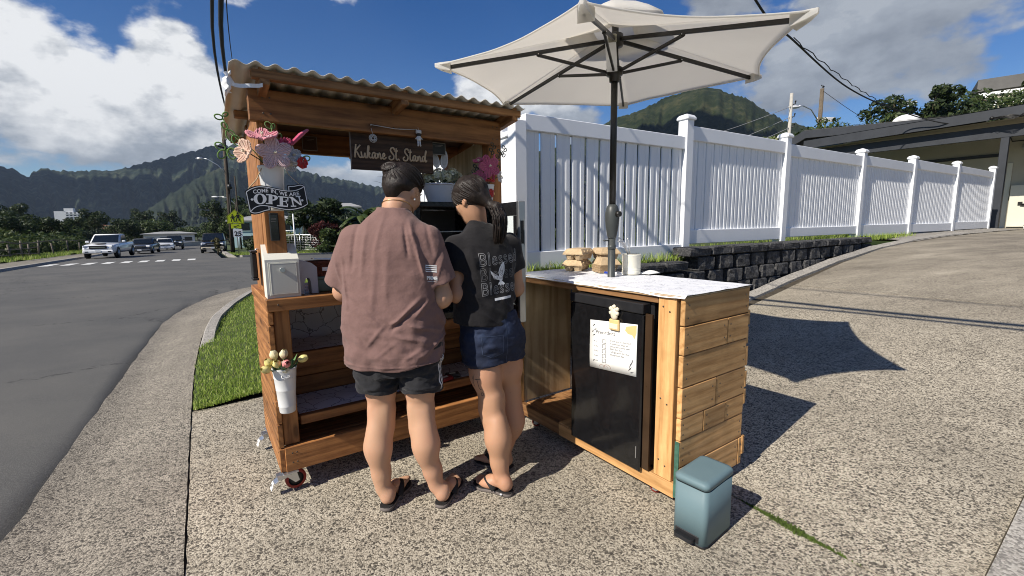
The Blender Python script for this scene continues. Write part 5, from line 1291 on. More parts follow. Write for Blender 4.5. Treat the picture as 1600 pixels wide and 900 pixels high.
for J in (LJ, RJ):
    P, L_, d, r_ = foot(S, J['hl'], J['tt'], zt, J['sd']); feet2.append((P, L_, J['sd']))
    an, ca, kn, hp = J['an'], J['ca'], J['kn'], J['hp']; bk = -d; sx = J['sd'] * -1
    S.cone(P(.13, 0, .03), an + bk * .014 + Vector((0, 0, .02)), .025, .022, .02); S.chain([P(.2, 0, .05), an, an.lerp(ca, .35)], [.029, .030, .036], .02)
    S.chain([an.lerp(ca, .35), ca, kn + Vector((0, 0, -.03))], [.036, .052, .049], .05)
    S.ell(ca + r_ * .015 + bk * .014 + Vector((0, 0, .01)), (.033, .034, .09), .05); S.ell(ca - r_ * .016 + bk * .012 + Vector((0, 0, .025)), (.032, .033, .09), .05)
    S.chain([kn + Vector((0, 0, -.03)), kn + Vector((0, 0, .05)), kn.lerp(hp, .5), hp], [.049, .053, .070, .085], .05)
    S.ell(kn - bk * .036, (.034, .034, .042), .03)
    for q in (-1, 1): S.cone(kn + r_ * (q * .024) + bk * .034 + Vector((0, 0, -.05)), kn + r_ * (q * .028) + bk * .028 + Vector((0, 0, .07)), .014, .018, .02)
    for q in (-1, 1): S.ell(an + r_ * (q * .030) + Vector((0, 0, -.004)), (.010, .010, .012), .012)
hipc = (LJ['hp'] + RJ['hp']) / 2
S.loft([(.70, hipc.x, hipc.y, .138, .098), (.80, hipc.x * .7, hipc.y * .8, .146, .106), (.92, -.01, 0, .125, .090), (1.05, 0, .015, .13, .092), (1.16, 0, .02, .13, .088), (1.22, 0, .018, .105, .068), (1.27, 0, .02, .06, .046)], .04)
NB = lw(-.150, 2.245, 1.305); HC = lw(-.195, 2.24, 1.452)
S.chain([NB + Vector((0, 0, -.02)), NB.lerp(HC, .55) + Vector((0, 0, -.01)), HC + Vector((0, 0, -.04))], [.044, .045, .048], .03)
H2, m2 = head(S, HC, R(20), R(-26), .93)
SLf, SRt = lw(-.275, 2.165, 1.215), lw(.0, 2.325, 1.22)
LA2 = [SLf, lw(-.262, 2.13, 1.0), lw(-.36, 2.30, 1.03)]; RA2 = [SRt, lw(.02, 2.36, .99), lw(-.16, 2.52, 1.05)]
S.chain([(-.05, .015, 1.225), SLf], [.045, .040], .04); S.chain([(.05, .015, 1.225), SRt], [.045, .040], .04); S.chain(LA2, [.042, .041, .025], .025); S.chain(RA2, [.042, .041, .025], .025)
hand(S, LA2[2], (.45, .85, .1), (0, .1, 1), 1); hand(S, RA2[2], (-.5, .8, .1), (0, -.1, 1), -1)
bme2 = S.mesh('body', m_skin2, 1); body2 = link('body', bme2, p2); face_bits(H2, m2, body2, .93)
sandal(p2, *feet2[0], zt, True); sandal(p2, *feet2[1], zt)
# denim shorts
def denim():
    m, t, b, o = newmat('dark_denim'); co = objco(t)
    c = ramp(t, nz(t, co, 6, 5, .62), [(.42, (.004, .006, .018)), (.58, (.009, .015, .040)), (.75, (.030, .05, .105))]); w = nz(t, co, 420, 2, .7)
    c = mixc(t, math_(t, 'MULTIPLY', w, .22), c, (.05, .075, .14)); t.links.new(c, b.inputs['Base Color']); b.inputs['Roughness'].default_value = .8; bump(t, b, math_(t, 'ADD', math_(t, 'MULTIPLY', nz(t, co, 24, 5, .6), .6), math_(t, 'MULTIPLY', w, .1)), .5, .015); return m
m_denim = denim()
S = SDF((-.30, -.26, .56), (.28, .24, .93), .005)
S.loft([(.66, hipc.x, hipc.y, .154, .112), (.74, hipc.x, hipc.y - .006, .163, .125), (.82, hipc.x * .7, hipc.y * .85, .157, .120), (.9, hipc.x * .3, hipc.y * .5, .145, .108)], .03, zlo=.655, zhi=.9)
for J in (LJ, RJ):
    a = J['kn'].lerp(J['hp'], .5); b_ = J['hp']; S.cone(a - (b_ - a) * .05, b_, .086, .095, .022)
S.disp(lambda X, Y, Z: .004 * vn((X, Y, Z * 1.6), 23, 20) + .0025 * vn((X, Y, Z * 2), 24, 40) - .003 * np.exp(-((Z - .655) / .004) ** 2))
S.cut(lambda X, Y, Z: .642 + .012 * np.sin(X * 13 + 1) + .03 * np.clip(-Y, 0, .1) / .1 * 0 - Z)
for J in (LJ, RJ):
    a = J['kn'].lerp(J['hp'], .5); b_ = J['hp']; S.cone(a - (b_ - a) * .3, a.lerp(b_, .32), .083, .080, .004, op='d')
dme = S.mesh('denim_shorts', m_denim, 1); den = link('denim_shorts', dme, p2); trd = bvh(dme)
m_stitch = M('denim_stitch', (.035, .05, .09), .8)
def stroke_decal(pts, w, tree, mat, parent, name, fn, d, off=.0014, n=14):
    mb = MB(); row = []
    for i in range(len(pts) - 1):
        for k in range(n): row.append((pts[i][0] + (pts[i + 1][0] - pts[i][0]) * k / n, pts[i][1] + (pts[i + 1][1] - pts[i][1]) * k / n))
    row.append(pts[-1]); V = []
    for i, p in enumerate(row):
        a, b_ = row[max(0, i - 1)], row[min(len(row) - 1, i + 1)]; tx, ty = b_[0] - a[0], b_[1] - a[1]; l = math.hypot(tx, ty) or 1
        q = []
        for e in (-w, w):
            h = tree.ray_cast(fn(p[0] - ty / l * e, p[1] + tx / l * e), Vector(d)); q.append(h[0] + h[1].normalized() * (off if h[1].dot(Vector(d)) < 0 else -off) if h[0] is not None else None)
        V.append(q)
    for i in range(len(V) - 1):
        q = [V[i][0], V[i][1], V[i + 1][1], V[i + 1][0]]
        if all(x is not None for x in q): mb.poly(q, True)
    return mb.build(name, mat, parent)
bkf = lambda x, z: Vector((x, -1, z))
px, pz = hipc.x - .075, .80
stroke_decal([(px - .05, pz), (px + .055, pz), (px + .05, pz - .085), (px, pz - .105), (px - .045, pz - .085), (px - .05, pz)], .0016, trd, m_stitch, den, 'back_pocket', bkf, (0, 1, 0))
stroke_decal([(hipc.x, .9), (hipc.x + .002, .66)], .0018, trd, m_stitch, den, 'seam', bkf, (0, 1, 0))
# t-shirt
m_tee2 = fabric('black_cotton', (.013, .012, .0135), 800, .25, .3)
S = SDF((-.30, -.22, .80), (.30, .24, 1.36), .005)
TT = [(.80, -.016, -.012, .157, .118), (.88, -.016, -.010, .156, .114), (.98, -.008, .005, .158, .114), (1.08, 0, .012, .158, .112), (1.17, 0, .017, .159, .110), (1.225, 0, .018, .152, .096), (1.265, 0, .02, .128, .082), (1.30, -.004, .026, .092, .068), (1.328, -.010, .032, .062, .056), (1.342, -.012, .036, .052, .050)]
S.loft(TT, .03, pw=2.4, zlo=.74, zhi=1.345)
sl2 = []
for a, b_ in ((SLf + Vector((.012, 0, 0)), LA2[0].lerp(LA2[1], .55)), (SRt - Vector((.012, 0, 0)), RA2[0].lerp(RA2[1], .55))):
    a, b_ = np.array(a), np.array(b_); dd = (b_ - a) / np.linalg.norm(b_ - a); arm = SDF((-.30, -.22, .80), (.30, .24, 1.36), .005); arm.cone(a, b_ + dd * .1, .064, .069, 0)
    arm.cut(lambda X, Y, Z: (X - b_[0]) * dd[0] + (Y - b_[1]) * dd[1] + (Z - b_[2]) * dd[2]); h = np.clip(.5 + .5 * (S.D - arm.D) / .02, 0, 1); S.D = (S.D * (1 - h) + arm.D * h - .02 * h * (1 - h)).astype(np.float32); sl2.append((a, b_))
FD = [(-.12, 1.20, -.10, 1.10, .006, .011), (-.095, 1.22, -.06, 1.08, -.005, .010), (.12, 1.2, .09, 1.08, .005, .01), (-.06, .95, .04, .88, .006, .012), (.0, .98, .1, .9, .006, .011), (-.12, .93, -.02, .86, .005, .010), (.05, .86, .12, .93, -.005, .01), (-.14, 1.03, -.09, .95, .005, .01), (.10, 1.0, .15, .93, .006, .011)]
rf2 = ridge_field(FD)
S.disp(lambda X, Y, Z: np.where(Y < .05, 1, 0) * rf2(X, Y, Z) + .005 * vn((X * 1.4, Y, Z * .6), 31, 10) + .003 * vn((X * .9 + .4 * Z, Y, Z - .4 * X), 32, 26))
S.cut(lambda X, Y, Z: .838 + .012 * np.abs(X) / .15 + .004 * np.sin(X * 33 + Y * 12) - Z)
S.loft([(.74, -.012, -.012, .154, .108), (.88, -.012, -.008, .140, .094)], .008, op='d', pw=2.4, zlo=.74, zhi=.9)
S.cone(NB + Vector((0, .002, .015)), NB.lerp(HC, .5), .049, .054, .005, op='d')
for a, b_ in sl2: S.cone(b_ + (b_ - a) * .12, a + (b_ - a) * .7, .062, .052, .004, op='d')
tme2 = S.mesh('tshirt', m_tee2, 1); tee2 = link('tshirt', tme2, p2); tr2 = bvh(tme2)
m_out = M('print_grey_line', (.26, .26, .27), .7, .1); m_dove = M('print_dove', (.62, .63, .66), .7, .12, 60); m_dove2 = M('print_dove_shade', (.28, .29, .31), .7)
for k, (z, w) in enumerate(((1.138, .0011), (1.068, .0008), (1.000, .0011))):
    me = ribbon_mesh(text_edges('Blessed', .086, .80, .0033), w); decal(me, tr2, 'outline_lettering', m_out if k != 1 else M('print_dim_line', (.14, .14, .145), .7), tee2, lambda x, y: Vector((x + .030, -1, z + y + .06 * x)), .003)
dv = lambda x, y: Vector((.022 + x, -1, 1.085 + y))
def dpoly(q, name, mat, off=.002): print_poly([q], name, mat, dv, tr2, tee2, off, Vector((0, 1, 0)), 1)
dpoly([(-.006, -.008), (-.012, .012), (-.004, .035), (.012, .058), (.022, .062), (.026, .045), (.026, .02), (.018, .002), (.010, -.012)], 'dove_wing', m_dove)
dpoly([(-.006, -.010), (-.018, .0), (-.040, .012), (-.056, .026), (-.050, .006), (-.038, -.012), (-.018, -.022), (.0, -.022)], 'dove_wing', m_dove)
dpoly([(-.010, .002), (-.002, .006), (.008, -.004), (.012, -.018), (.006, -.028), (-.004, -.030), (-.010, -.020)], 'dove_body', m_dove, .0023)
dpoly([(-.004, -.028), (.006, -.026), (.024, -.042), (.014, -.048), (.006, -.044), (.0, -.052), (-.006, -.044), (-.016, -.046), (-.012, -.036)], 'dove_tail', m_dove, .0021)
for q in ([(-.004, .01), (.0, .03), (.012, .05), (.004, .028)], [(.008, .0), (.012, .02), (.02, .045), (.017, .02)], [(-.016, -.006), (-.034, .006), (-.046, .014), (-.032, -.002)]): dpoly(q, 'dove_shading', m_dove2, .0026)
print_poly([rc(-.03, .967, .066, .979)], 'printed_bar', M('print_dove', (.62, .63, .66), .7), lambda x, y: Vector((x + .012, -1, y + .08 * x)), tr2, tee2, .0016, Vector((0, 1, 0)), 2)
# thigh tattoo (fine dark lines on the outer side of the near thigh)
trb = bvh(bme2); m_tat = M('tattoo_ink', (.05, .045, .045), .6)
tdir = Vector((.9, .45, 0)).normalized(); base = LJ['kn'].lerp(LJ['hp'], .42)
tf = lambda u_, z: base - tdir * .5 + Vector((-tdir.y, tdir.x, 0)) * u_ + Vector((0, 0, z))
for pts in ([(.005, .03), (.0, .0), (-.002, -.02), (-.008, -.026), (-.014, -.022)], [(.018, .024), (-.012, .03)], [(.02, .05), (.03, .01), (.024, -.015)], [(.035, .04), (.028, .02), (.034, .0)], [(-.012, -.04), (-.02, -.045), (-.018, -.058), (-.008, -.056), (-.008, -.046), (-.014, -.042)]):
    stroke_decal(pts, .0013, trb, m_tat, body2, 'tattoo', tf, tdir, .0008, 8)
# smooth hair gathered into a low ponytail
S = SDF((-.30, -.20, 1.15), (.20, .28, 1.62), .0045)
S.ell(H2(0, -.010, .030), np.array((.0765, .0955, .0835)), .01, rot=m2); S.ell(H2(0, -.05, -.015), np.array((.060, .046, .05)), .02, rot=m2)
fn_ = (m2 @ Vector((0, 1, -.55))).normalized(); f0 = H2(0, .066, .03)
S.cut(lambda X, Y, Z: (X - f0.x) * fn_.x + (Y - f0.y) * fn_.y + (Z - f0.z) * fn_.z)
for sx in (-1, 1): S.ell(H2(sx * .078, .018, -.022), (.02, .034, .036), .012, op='d', rot=m2)
TA = lw(-.092, 2.178, 1.412); pony = [TA, lw(-.070, 2.160, 1.402), lw(-.052, 2.146, 1.362), lw(-.052, 2.142, 1.312), lw(-.060, 2.145, 1.262)]
S.chain([H2(0, -.06, .0)] + pony, [.045, .020, .024, .026, .020, .006], .015)
S.disp(lambda X, Y, Z: .003 * vn((X, Y, Z * .5), 41, 40))
hme = S.mesh('hair', m_hair, 1); hair2 = link('hair', hme, p2)
inv = m2.inverted(); ta_l = inv @ ((TA - HC) / .93)
st_ = []
for k in range(230):
    a = rng.uniform(-math.pi, math.pi); x, y = .074 * math.sin(a), .092 * math.cos(a) - .01; zz_ = rng.uniform(-.04, .075)
    if y > .045: zz_ = max(zz_, .058)
    if abs(x) > .05 and -.04 < y < .05: zz_ = max(zz_, .022)
    if y < -.04: zz_ = rng.uniform(-.065, .09)
    st_.append((x, y, zz_))
strands('hair_strands', H2, m2, tuple(ta_l), st_, 1.10, hair2, .0027, .3, rz=(.076, .095, .084), cz=.027, n=14)
mb = MB()
for k in range(130):
    a0 = rng.uniform(0, 6.28); rr = rng.uniform(.6, 1.08); ph = rng.uniform(0, 6.28); pts = []
    for i in range(13):
        f = i / 12; j = min(3, int(f * 4)); g = f * 4 - j; c = pony[j].lerp(pony[j + 1], g); w = np.interp(f, [0, .15, .5, .8, 1], [.016, .029, .035, .031, .016]) * rr
        pts.append(c + Vector((math.cos(a0 + f * 1.2), math.sin(a0 + f * 1.2) * .8, 0)) * w + Vector((.006 * math.sin(f * 9 + ph), .006 * math.cos(f * 8 + ph), -.03 * rr * f * (f > .8))))
    mb.tube(pts, [.0023] * 12 + [.0006], 4)
mb.build('ponytail_strands', m_hair, hair2); flyaways(H2, 60, hair2, 8)
mb = MB(); mb.tube([TA + Vector((.02 * math.cos(a), .012 * math.sin(a), .022 * math.sin(a))) for a in [i * .5 for i in range(13)]], .005, 6); mb.build('hair_tie', M('hair_tie', (.01, .01, .01), .6), hair2)
# ================================================================== things on and in the stand
def sl_(u_, v_, z=0): return ST0 + SU * u_ + SV * v_ + Vector((0, 0, z))     # stand coordinates -> world
board('counter_rail', (.705, -.02, .715), (1.30, .016, .772), 'X'); board('counter_board', (.70, .018, .735), (1.298, .30, .768), 'X'); board('counter_board', (.70, .303, .735), (1.298, .60, .768), 'X')
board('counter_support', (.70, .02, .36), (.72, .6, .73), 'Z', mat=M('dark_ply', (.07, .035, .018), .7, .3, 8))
# --- glass-door display fridge
m_glass = None
def glass():
    m, t, b, o = newmat('door_glass'); b.inputs['Base Color'].default_value = (.85, .9, .88, 1); b.inputs['Transmission Weight'].default_value = 1.0; b.inputs['Roughness'].default_value = .02; b.inputs['IOR'].default_value = 1.45; return m
m_glass = glass(); m_steel = M('brushed_steel', (.36, .37, .38), .34, .08, 3, .08, 300, metal=.85); m_dark = M('fridge_black', (.012, .012, .013), .28, .2, 20); m_in = M('fridge_lining', (.10, .10, .10), .5, .1)
df = thing('display_fridge', 'black glass-door display fridge with its door swung open on the stand', 'fridge', ST0, RZ)
def part(name, lo, hi, mat, par, bev=.003): mb = MB(); mb.lohi(lo, hi, bev); return mb.build(name, mat, par)
U0, U1, V0, V1, Z0, Z1 = .74, 1.24, .0, .46, .772, 1.458
part('side_wall', (U0, V0, Z0), (U0 + .03, V1, Z1 - .03), m_dark, df); part('side_wall', (U1 - .03, V0, Z0), (U1, V1, Z1 - .03), m_dark, df)
part('top_panel', (U0, V0 - .012, Z1 - .029), (U1, V1, Z1), m_dark, df); part('back_wall', (U0 + .031, V1 - .03, Z0 + .04), (U1 - .031, V1, Z1 - .03), m_in, df); part('base_panel', (U0 + .031, V0, Z0), (U1 - .031, V1, Z0 + .039), m_dark, df)
for z in (.96, 1.13, 1.29):
    mb = MB()
    for k in range(14): x = U0 + .04 + (U1 - U0 - .08) * k / 13; mb.lohi((x - .0015, V0 + .02, z), (x + .0015, V1 - .04, z + .003))
    mb.lohi((U0 + .031, V0 + .02, z - .004), (U1 - .031, V0 + .026, z)); mb.build('wire_shelf', m_steel, df)
hg = Vector((1.238, -.016, 0)); fe_ = Vector((1.185, -.385, 0)); dvv = (fe_ - hg).normalized(); DA = math.atan2(dvv.y, dvv.x); Ld = (fe_ - hg).length
dr = bpy.data.objects.new('door', None)
def dpart(name, lo, hi, mat, par=None, bev=.002):
    mb = MB(); mb.lohi(lo, hi, bev); mb.xf(Matrix.Translation(hg) @ Matrix.Rotation(DA, 4, 'Z')); return mb.build(name, mat, par or df)
door = dpart('door', (0, -.012, Z1 - .085), (Ld - .028, .022, Z1 - .01), m_dark)
dpart('door_frame', (0, -.012, Z0 + .01), (Ld - .028, .022, Z0 + .10), m_dark, door); dpart('door_frame', (0, -.012, Z0 + .101), (.05, .022, Z1 - .086), m_dark, door); dpart('door_frame', (Ld - .075, -.012, Z0 + .101), (Ld - .028, .022, Z1 - .086), m_dark, door)
dpart('glass_pane', (.051, .0, Z0 + .101), (Ld - .076, .006, Z1 - .086), m_glass, door, 0)
dpart('edge_strip', (Ld - .0275, -.016, Z0 + .008), (Ld, .026, Z1 - .008), m_steel, door, .004)
dpart('handle_recess', (Ld, -.006, 1.22), (Ld + .0015, .014, 1.345), m_dark, door, 0); dpart('handle', (Ld - .002, -.013, 1.212), (Ld + .004, -.0065, 1.353), m_steel, door, .002); dpart('handle', (Ld - .002, .0145, 1.212), (Ld + .004, .021, 1.353), m_steel, door, .002)
dpart('gasket', (.012, .0225, Z0 + .02), (Ld - .04, .026, Z0 + .03), m_blk2, door, 0)
# --- white planter with hydrangea and bunny ears on the fridge
def wicker():
    m, t, b, o = newmat('white_wicker'); co = objco(t); b.inputs['Base Color'].default_value = (.62, .62, .66, 1); b.inputs['Roughness'].default_value = .6; return m
m_wick = wicker()
pl = thing('flower_planter', 'white woven planter of pale hydrangeas with bunny ears on the fridge', 'planter', sl_(.965, .13, Z1), RZ)
mb = MB(); n = 56; rows = []
for j in range(23):
    f = j / 22; r_ = .072 + .030 * f; row = []
    for k in range(n):
        a = 2 * math.pi * k / n; rr = r_ + .0035 * math.sin(k * math.pi / 2 + (j % 2) * math.pi) + .0015 * noise.noise((k, j, 0)); row.append((rr * math.cos(a) * 1.12, rr * math.sin(a), f * .105))
    rows.append(row)
mb.loft(rows); mb.build('basket', m_wick, pl)
mb = MB(); mb.tube([(.104 * 1.12 * math.cos(a), .104 * math.sin(a), .106 + .002 * math.sin(a * 20)) for a in [2 * math.pi * k / 60 for k in range(61)]], .005, 6, False); mb.build('rim', m_wick, pl)
def petals_cluster(mb, c, r_, n, size, rngs):
    for k in range(n):
        d = Vector((rngs.gauss(0, 1), rngs.gauss(0, 1), rngs.gauss(0, 1))).normalized(); p = Vector(c) + d * r_; x = d.orthogonal().normalized(); y = d.cross(x)
        for q in range(4):
            a = q * math.pi / 2 + rngs.random(); e = x * math.cos(a) + y * math.sin(a); s_ = e.cross(d); m_ = p + e * size * .55 + d * size * .12
            mb.poly([p, m_ + s_ * size * .42, p + e * size - d * size * .1, m_ - s_ * size * .42])
rr_ = random.Random(3)
def two_side(name, col, col2, tr=.3):
    m, t, b, o = newmat(name); g = nd(t, 'ShaderNodeNewGeometry'); c = ramp(t, g.outputs['Random Per Island'], [(0, col), (1, col2)]); t.links.new(c, b.inputs['Base Color']); b.inputs['Roughness'].default_value = .7
    q = nd(t, 'ShaderNodeBsdfTranslucent'); t.links.new(c, q.inputs[0]); mx = nd(t, 'ShaderNodeMixShader'); mx.inputs[0].default_value = tr; t.links.new(b.outputs[0], mx.inputs[1]); t.links.new(q.outputs[0], mx.inputs[2]); t.links.new(mx.outputs[0], o.inputs[0]); return m
m_hyd = two_side('hydrangea', (.48, .50, .32), (.74, .74, .62)); m_leafd = two_side('dark_leaf', (.015, .03, .012), (.05, .075, .03), .2)
for c, r_ in (((-.09, -.02, .14), .032), ((-.05, -.05, .155), .036), ((.0, -.055, .15), .034), ((.05, -.05, .165), .036), ((.095, -.02, .15), .036), ((.0, .02, .165), .04), ((.07, .03, .16), .036), ((-.07, .03, .155), .036)):
    mb = MB(); petals_cluster(mb, c, r_, 26, .021, rr_); mb.build('flower_head', m_hyd, pl)
mb = MB()
for k in range(26):
    a = rr_.uniform(0, 6.28); p = Vector((.085 * math.cos(a), .085 * math.sin(a), .112)); d = Vector((math.cos(a), math.sin(a), rr_.uniform(-.3, .7))).normalized(); s_ = d.cross(Vector((0, 0, 1))).normalized(); L_ = rr_.uniform(.035, .06); mb.poly([p, p + d * L_ * .5 + s_ * .014, p + d * L_, p + d * L_ * .5 - s_ * .014])
mb.build('leaves', m_leafd, pl)
m_felt = M('white_felt', (.66, .66, .68), .9, .06, 40, .3, 200); m_felt2 = M('grey_print_felt', (.48, .48, .50), .9, .1, 60)
for sx, tilt in ((-1, .30), (1, -.16)):
    mb = MB(); q = []
    for k in range(20):
        a = 2 * math.pi * k / 20; q.append(Vector((.023 * math.cos(a) * (1 - .25 * math.sin(a)), 0, .052 * math.sin(a))))
    m4 = Matrix.Translation((-.012 + sx * .030, -.02, .255)) @ Matrix.Rotation(-tilt, 4, 'Y')
    mb.prism(q, (0, .006, 0)); mb.xf(m4); er = mb.build('bunny_ear', m_felt, pl)
    mb = MB(); mb.prism([p * .68 + Vector((0, -.001, 0)) for p in q], (0, -.0015, 0)); 
    mb.xf(m4); mb.build('ear_lining', m_felt2, er)
    mb = MB(); mb.tube([(-.012 + sx * .018, -.02, .13), (-.012 + sx * .024, -.02, .21)], .003, 6); mb.build('ear_stick', m_felt, er)
# --- chenille flowers
def chenille(name, col, var=.18):
    if name in MATS: return MATS[name]
    m, t, b, o = newmat(name); co = objco(t); f = nz(t, co, 420, 3, .8); c = ramp(t, f, [(.3, tuple(x * (1 - var * 1.6) for x in col)), (.65, tuple(min(1, x * (1 + var)) for x in col))]); t.links.new(c, b.inputs['Base Color']); b.inputs['Roughness'].default_value = .95; b.inputs['Sheen Weight'].default_value = .4; bump(t, b, f, .8, .004); MATS[name] = m; return m
def petal(mb, c, d, nrm, L_, W_, cup=.25, stems=9, rad=None):
    """a petal made of parallel chenille stems running from its base to its rounded tip"""
    c, d, nrm = Vector(c), Vector(d).normalized(), Vector(nrm).normalized(); s_ = d.cross(nrm).normalized()
    for k in range(stems):
        q = (k / (stems - 1) - .5) * 2; wid = W_ * q; top = L_ * (1 - .22 * abs(q) ** 2.2); pts = []
        for i in range(8):
            f = i / 7; pts.append(c + d * (top * f) + s_ * (wid * (.18 + .82 * math.sin(min(1, f * 1.15) * math.pi / 2)) * (1 - .22 * max(0, f - .75) / .25 * abs(q))) + nrm * (L_ * cup * (f * f - .35 * q * q * f) + .002 * math.sin(k * 2.2)))
        mb.tube(pts, (rad or W_ / stems * 1.02) , 5)
def big_flower(parent, c, nrm, L_, W_, mat, n=5, cup=.2, a0=0, name='blossom', stem=None):
    c, nrm = Vector(c), Vector(nrm).normalized(); x = nrm.orthogonal().normalized(); y = nrm.cross(x)
    if stem is not None:
        mb = MB(); mb.tube([stem, (Vector(stem) + c) / 2 + Vector((0, 0, .01)), c - nrm * .01], .0025, 5); mb.build('stem', chenille('chen_dark_green', (.03, .07, .02)), parent)
    fl = None
    for k in range(n):
        a = a0 + 2 * math.pi * k / n; mb = MB(); petal(mb, c, x * math.cos(a) + y * math.sin(a), nrm, L_, W_, cup); o = mb.build('petal' if fl else name, mat, fl or parent); fl = fl or o
    mb = MB(); mb.tube([c, c + nrm * L_ * .35], .0035, 6)
    for k in range(5): mb.sphere(c + nrm * (L_ * (.2 + .04 * k)) + x * .004 * math.cos(k * 2) + y * .004 * math.sin(k * 2), .0042, 1)
    mb.build('stamen', chenille('chen_cream', (.74, .66, .50)), fl)
    return fl
def loop_leaf(mb, c, d, size, r_=.0032):
    c, d = Vector(c), Vector(d).normalized(); s_ = d.cross(Vector((0, 1, .2))).normalized(); mb.tube([c + d * (size * (.5 - .5 * math.cos(a))) + s_ * (size * .34 * math.sin(a)) for a in [2 * math.pi * k / 14 for k in range(15)]], r_, 5, False)
m_wmetal = M('white_enamel_bucket', (.70, .70, .69), .35, .05, 8)
fb = thing('flower_bucket', 'white bucket of pink and white chenille flowers hung high on the left post', 'flower bucket', ST0, RZ)
bc = Vector((.034, -.062, 0))
mb = MB(); mb.lathe([(.0, 1.40), (.038, 1.40), (.040, 1.405), (.052, 1.585), (.055, 1.59), (.055, 1.597), (.0505, 1.597), (.038, 1.43), (.0, 1.43)], bc, 28, cap=False); mb.build('bucket', m_wmetal, fb)
cpk, cpp, cdp, cwh, cpe, crd, cgr = chenille('chen_pink', (.72, .27, .32)), chenille('chen_pale_pink', (.78, .55, .57)), chenille('chen_hot_pink', (.62, .05, .15)), chenille('chen_white', (.62, .60, .63)), chenille('chen_peach', (.76, .52, .40)), chenille('chen_red', (.52, .02, .015)), chenille('chen_leaf', (.13, .26, .05))
BT = bc + Vector((0, 0, 1.58))
big_flower(fb, (.044, -.125, 1.648), (.05, -1, .05), .076, .027, cpp, 5, .10, .3, 'pale_blossom', BT)
big_flower(fb, (.006, -.10, 1.715), (-.1, -.45, .9), .066, .030, cpk, 5, .30, .6, 'pink_blossom', BT)
big_flower(fb, (-.062, -.105, 1.648), (-.85, -.5, .2), .054, .026, cpe, 5, .35, .2, 'peach_blossom', BT)
big_flower(fb, (.122, -.09, 1.648), (.45, -.75, .35), .044, .020, cwh, 5, .3, .4, 'white_blossom', BT); big_flower(fb, (.108, -.095, 1.61), (.3, -.8, -.3), .036, .018, cwh, 5, .3, .0, 'white_blossom', BT)
mb = MB()
for k in range(22):
    a = k * 2.4; d = Vector((math.cos(a) * .8, -.35 + .5 * math.sin(a * 1.7), .55 + .45 * math.sin(a))).normalized(); c = Vector((.095, -.09, 1.692)); mb.tube([c, c + d * .026, c + d * .038 + Vector((0, 0, -.004)), c + d * .028 + Vector((.004, 0, -.008))], .0042, 5)
mb.sphere((.085, -.115, 1.682), .011, 1); mb.build('hot_pink_bloom', cdp, fb)
mb = MB()
for k in range(7): a = k * .9; o = Vector((.006 * math.cos(a), .006 * math.sin(a), 0)); mb.tube([Vector((.118, -.088, 1.695)) + o, Vector((.165, -.075, 1.745)) + o * 1.2, Vector((.198, -.065, 1.772)) + o * .6], [.0048, .0055, .004], 5)
mb.build('pink_bud', chenille('chen_rose', (.70, .10, .21)), fb)
mb = MB()
for k in range(7): a = k * .9; d = Vector((math.cos(a), -.5, math.sin(a))); mb.tube([Vector((.158, -.10, 1.600)) + d * .006, Vector((.158, -.10, 1.612)) + d * .020, Vector((.160, -.102, 1.630)) + d * .012], .0065, 5)
mb.build('red_rosebud', crd, fb)
mb = MB(); mb.tube([BT, (.12, -.085, 1.60), (.155, -.095, 1.605)], .002, 5); loop_leaf(mb, (.163, -.09, 1.632), (1, 0, .35), .034)
for p in ((.04, -.06, 1.70), (.02, -.055, 1.71)): mb.tube([BT, p], .002, 5)
mb.tube([BT, (.045, -.06, 1.70), (.052, -.055, 1.775)], .002, 5); loop_leaf(mb, (.052, -.055, 1.765), (-.9, 0, .9), .034, .0025); loop_leaf(mb, (.053, -.055, 1.765), (.4, 0, 1), .022, .0025); loop_leaf(mb, (.055, -.06, 1.735), (-1, 0, .25), .026); loop_leaf(mb, (.057, -.06, 1.720), (1, 0, .7), .036)
vine = [BT, Vector((-.03, -.07, 1.66)), Vector((-.08, -.06, 1.70)), Vector((-.115, -.05, 1.735)), Vector((-.132, -.045, 1.79))]; mb.tube(vine, .0024, 5)
for c, d, z in (((-.118, -.05, 1.742), (.4, 0, -1), .05), ((-.10, -.055, 1.72), (.5, 0, -1), .046), ((-.08, -.06, 1.70), (.8, 0, -.8), .04), ((-.132, -.045, 1.79), (-1, 0, .2), .030), ((-.13, -.045, 1.80), (.7, 0, .5), .022), ((-.122, -.05, 1.745), (-.5, 0, 1), .03)): loop_leaf(mb, c, d, z)
mb.tube([(-.06, -.07, 1.66), (-.105, -.06, 1.665), (-.135, -.055, 1.655)], .0022, 5)
for c, d, z in (((-.135, -.055, 1.655), (-.6, 0, -.8), .042), ((-.135, -.055, 1.66), (-.8, 0, .5), .04), ((-.115, -.06, 1.665), (.1, 0, -1), .046), ((-.118, -.06, 1.665), (.4, 0, -.9), .034)): loop_leaf(mb, c, d, z)
mb.build('leafy_stems', cgr, fb)
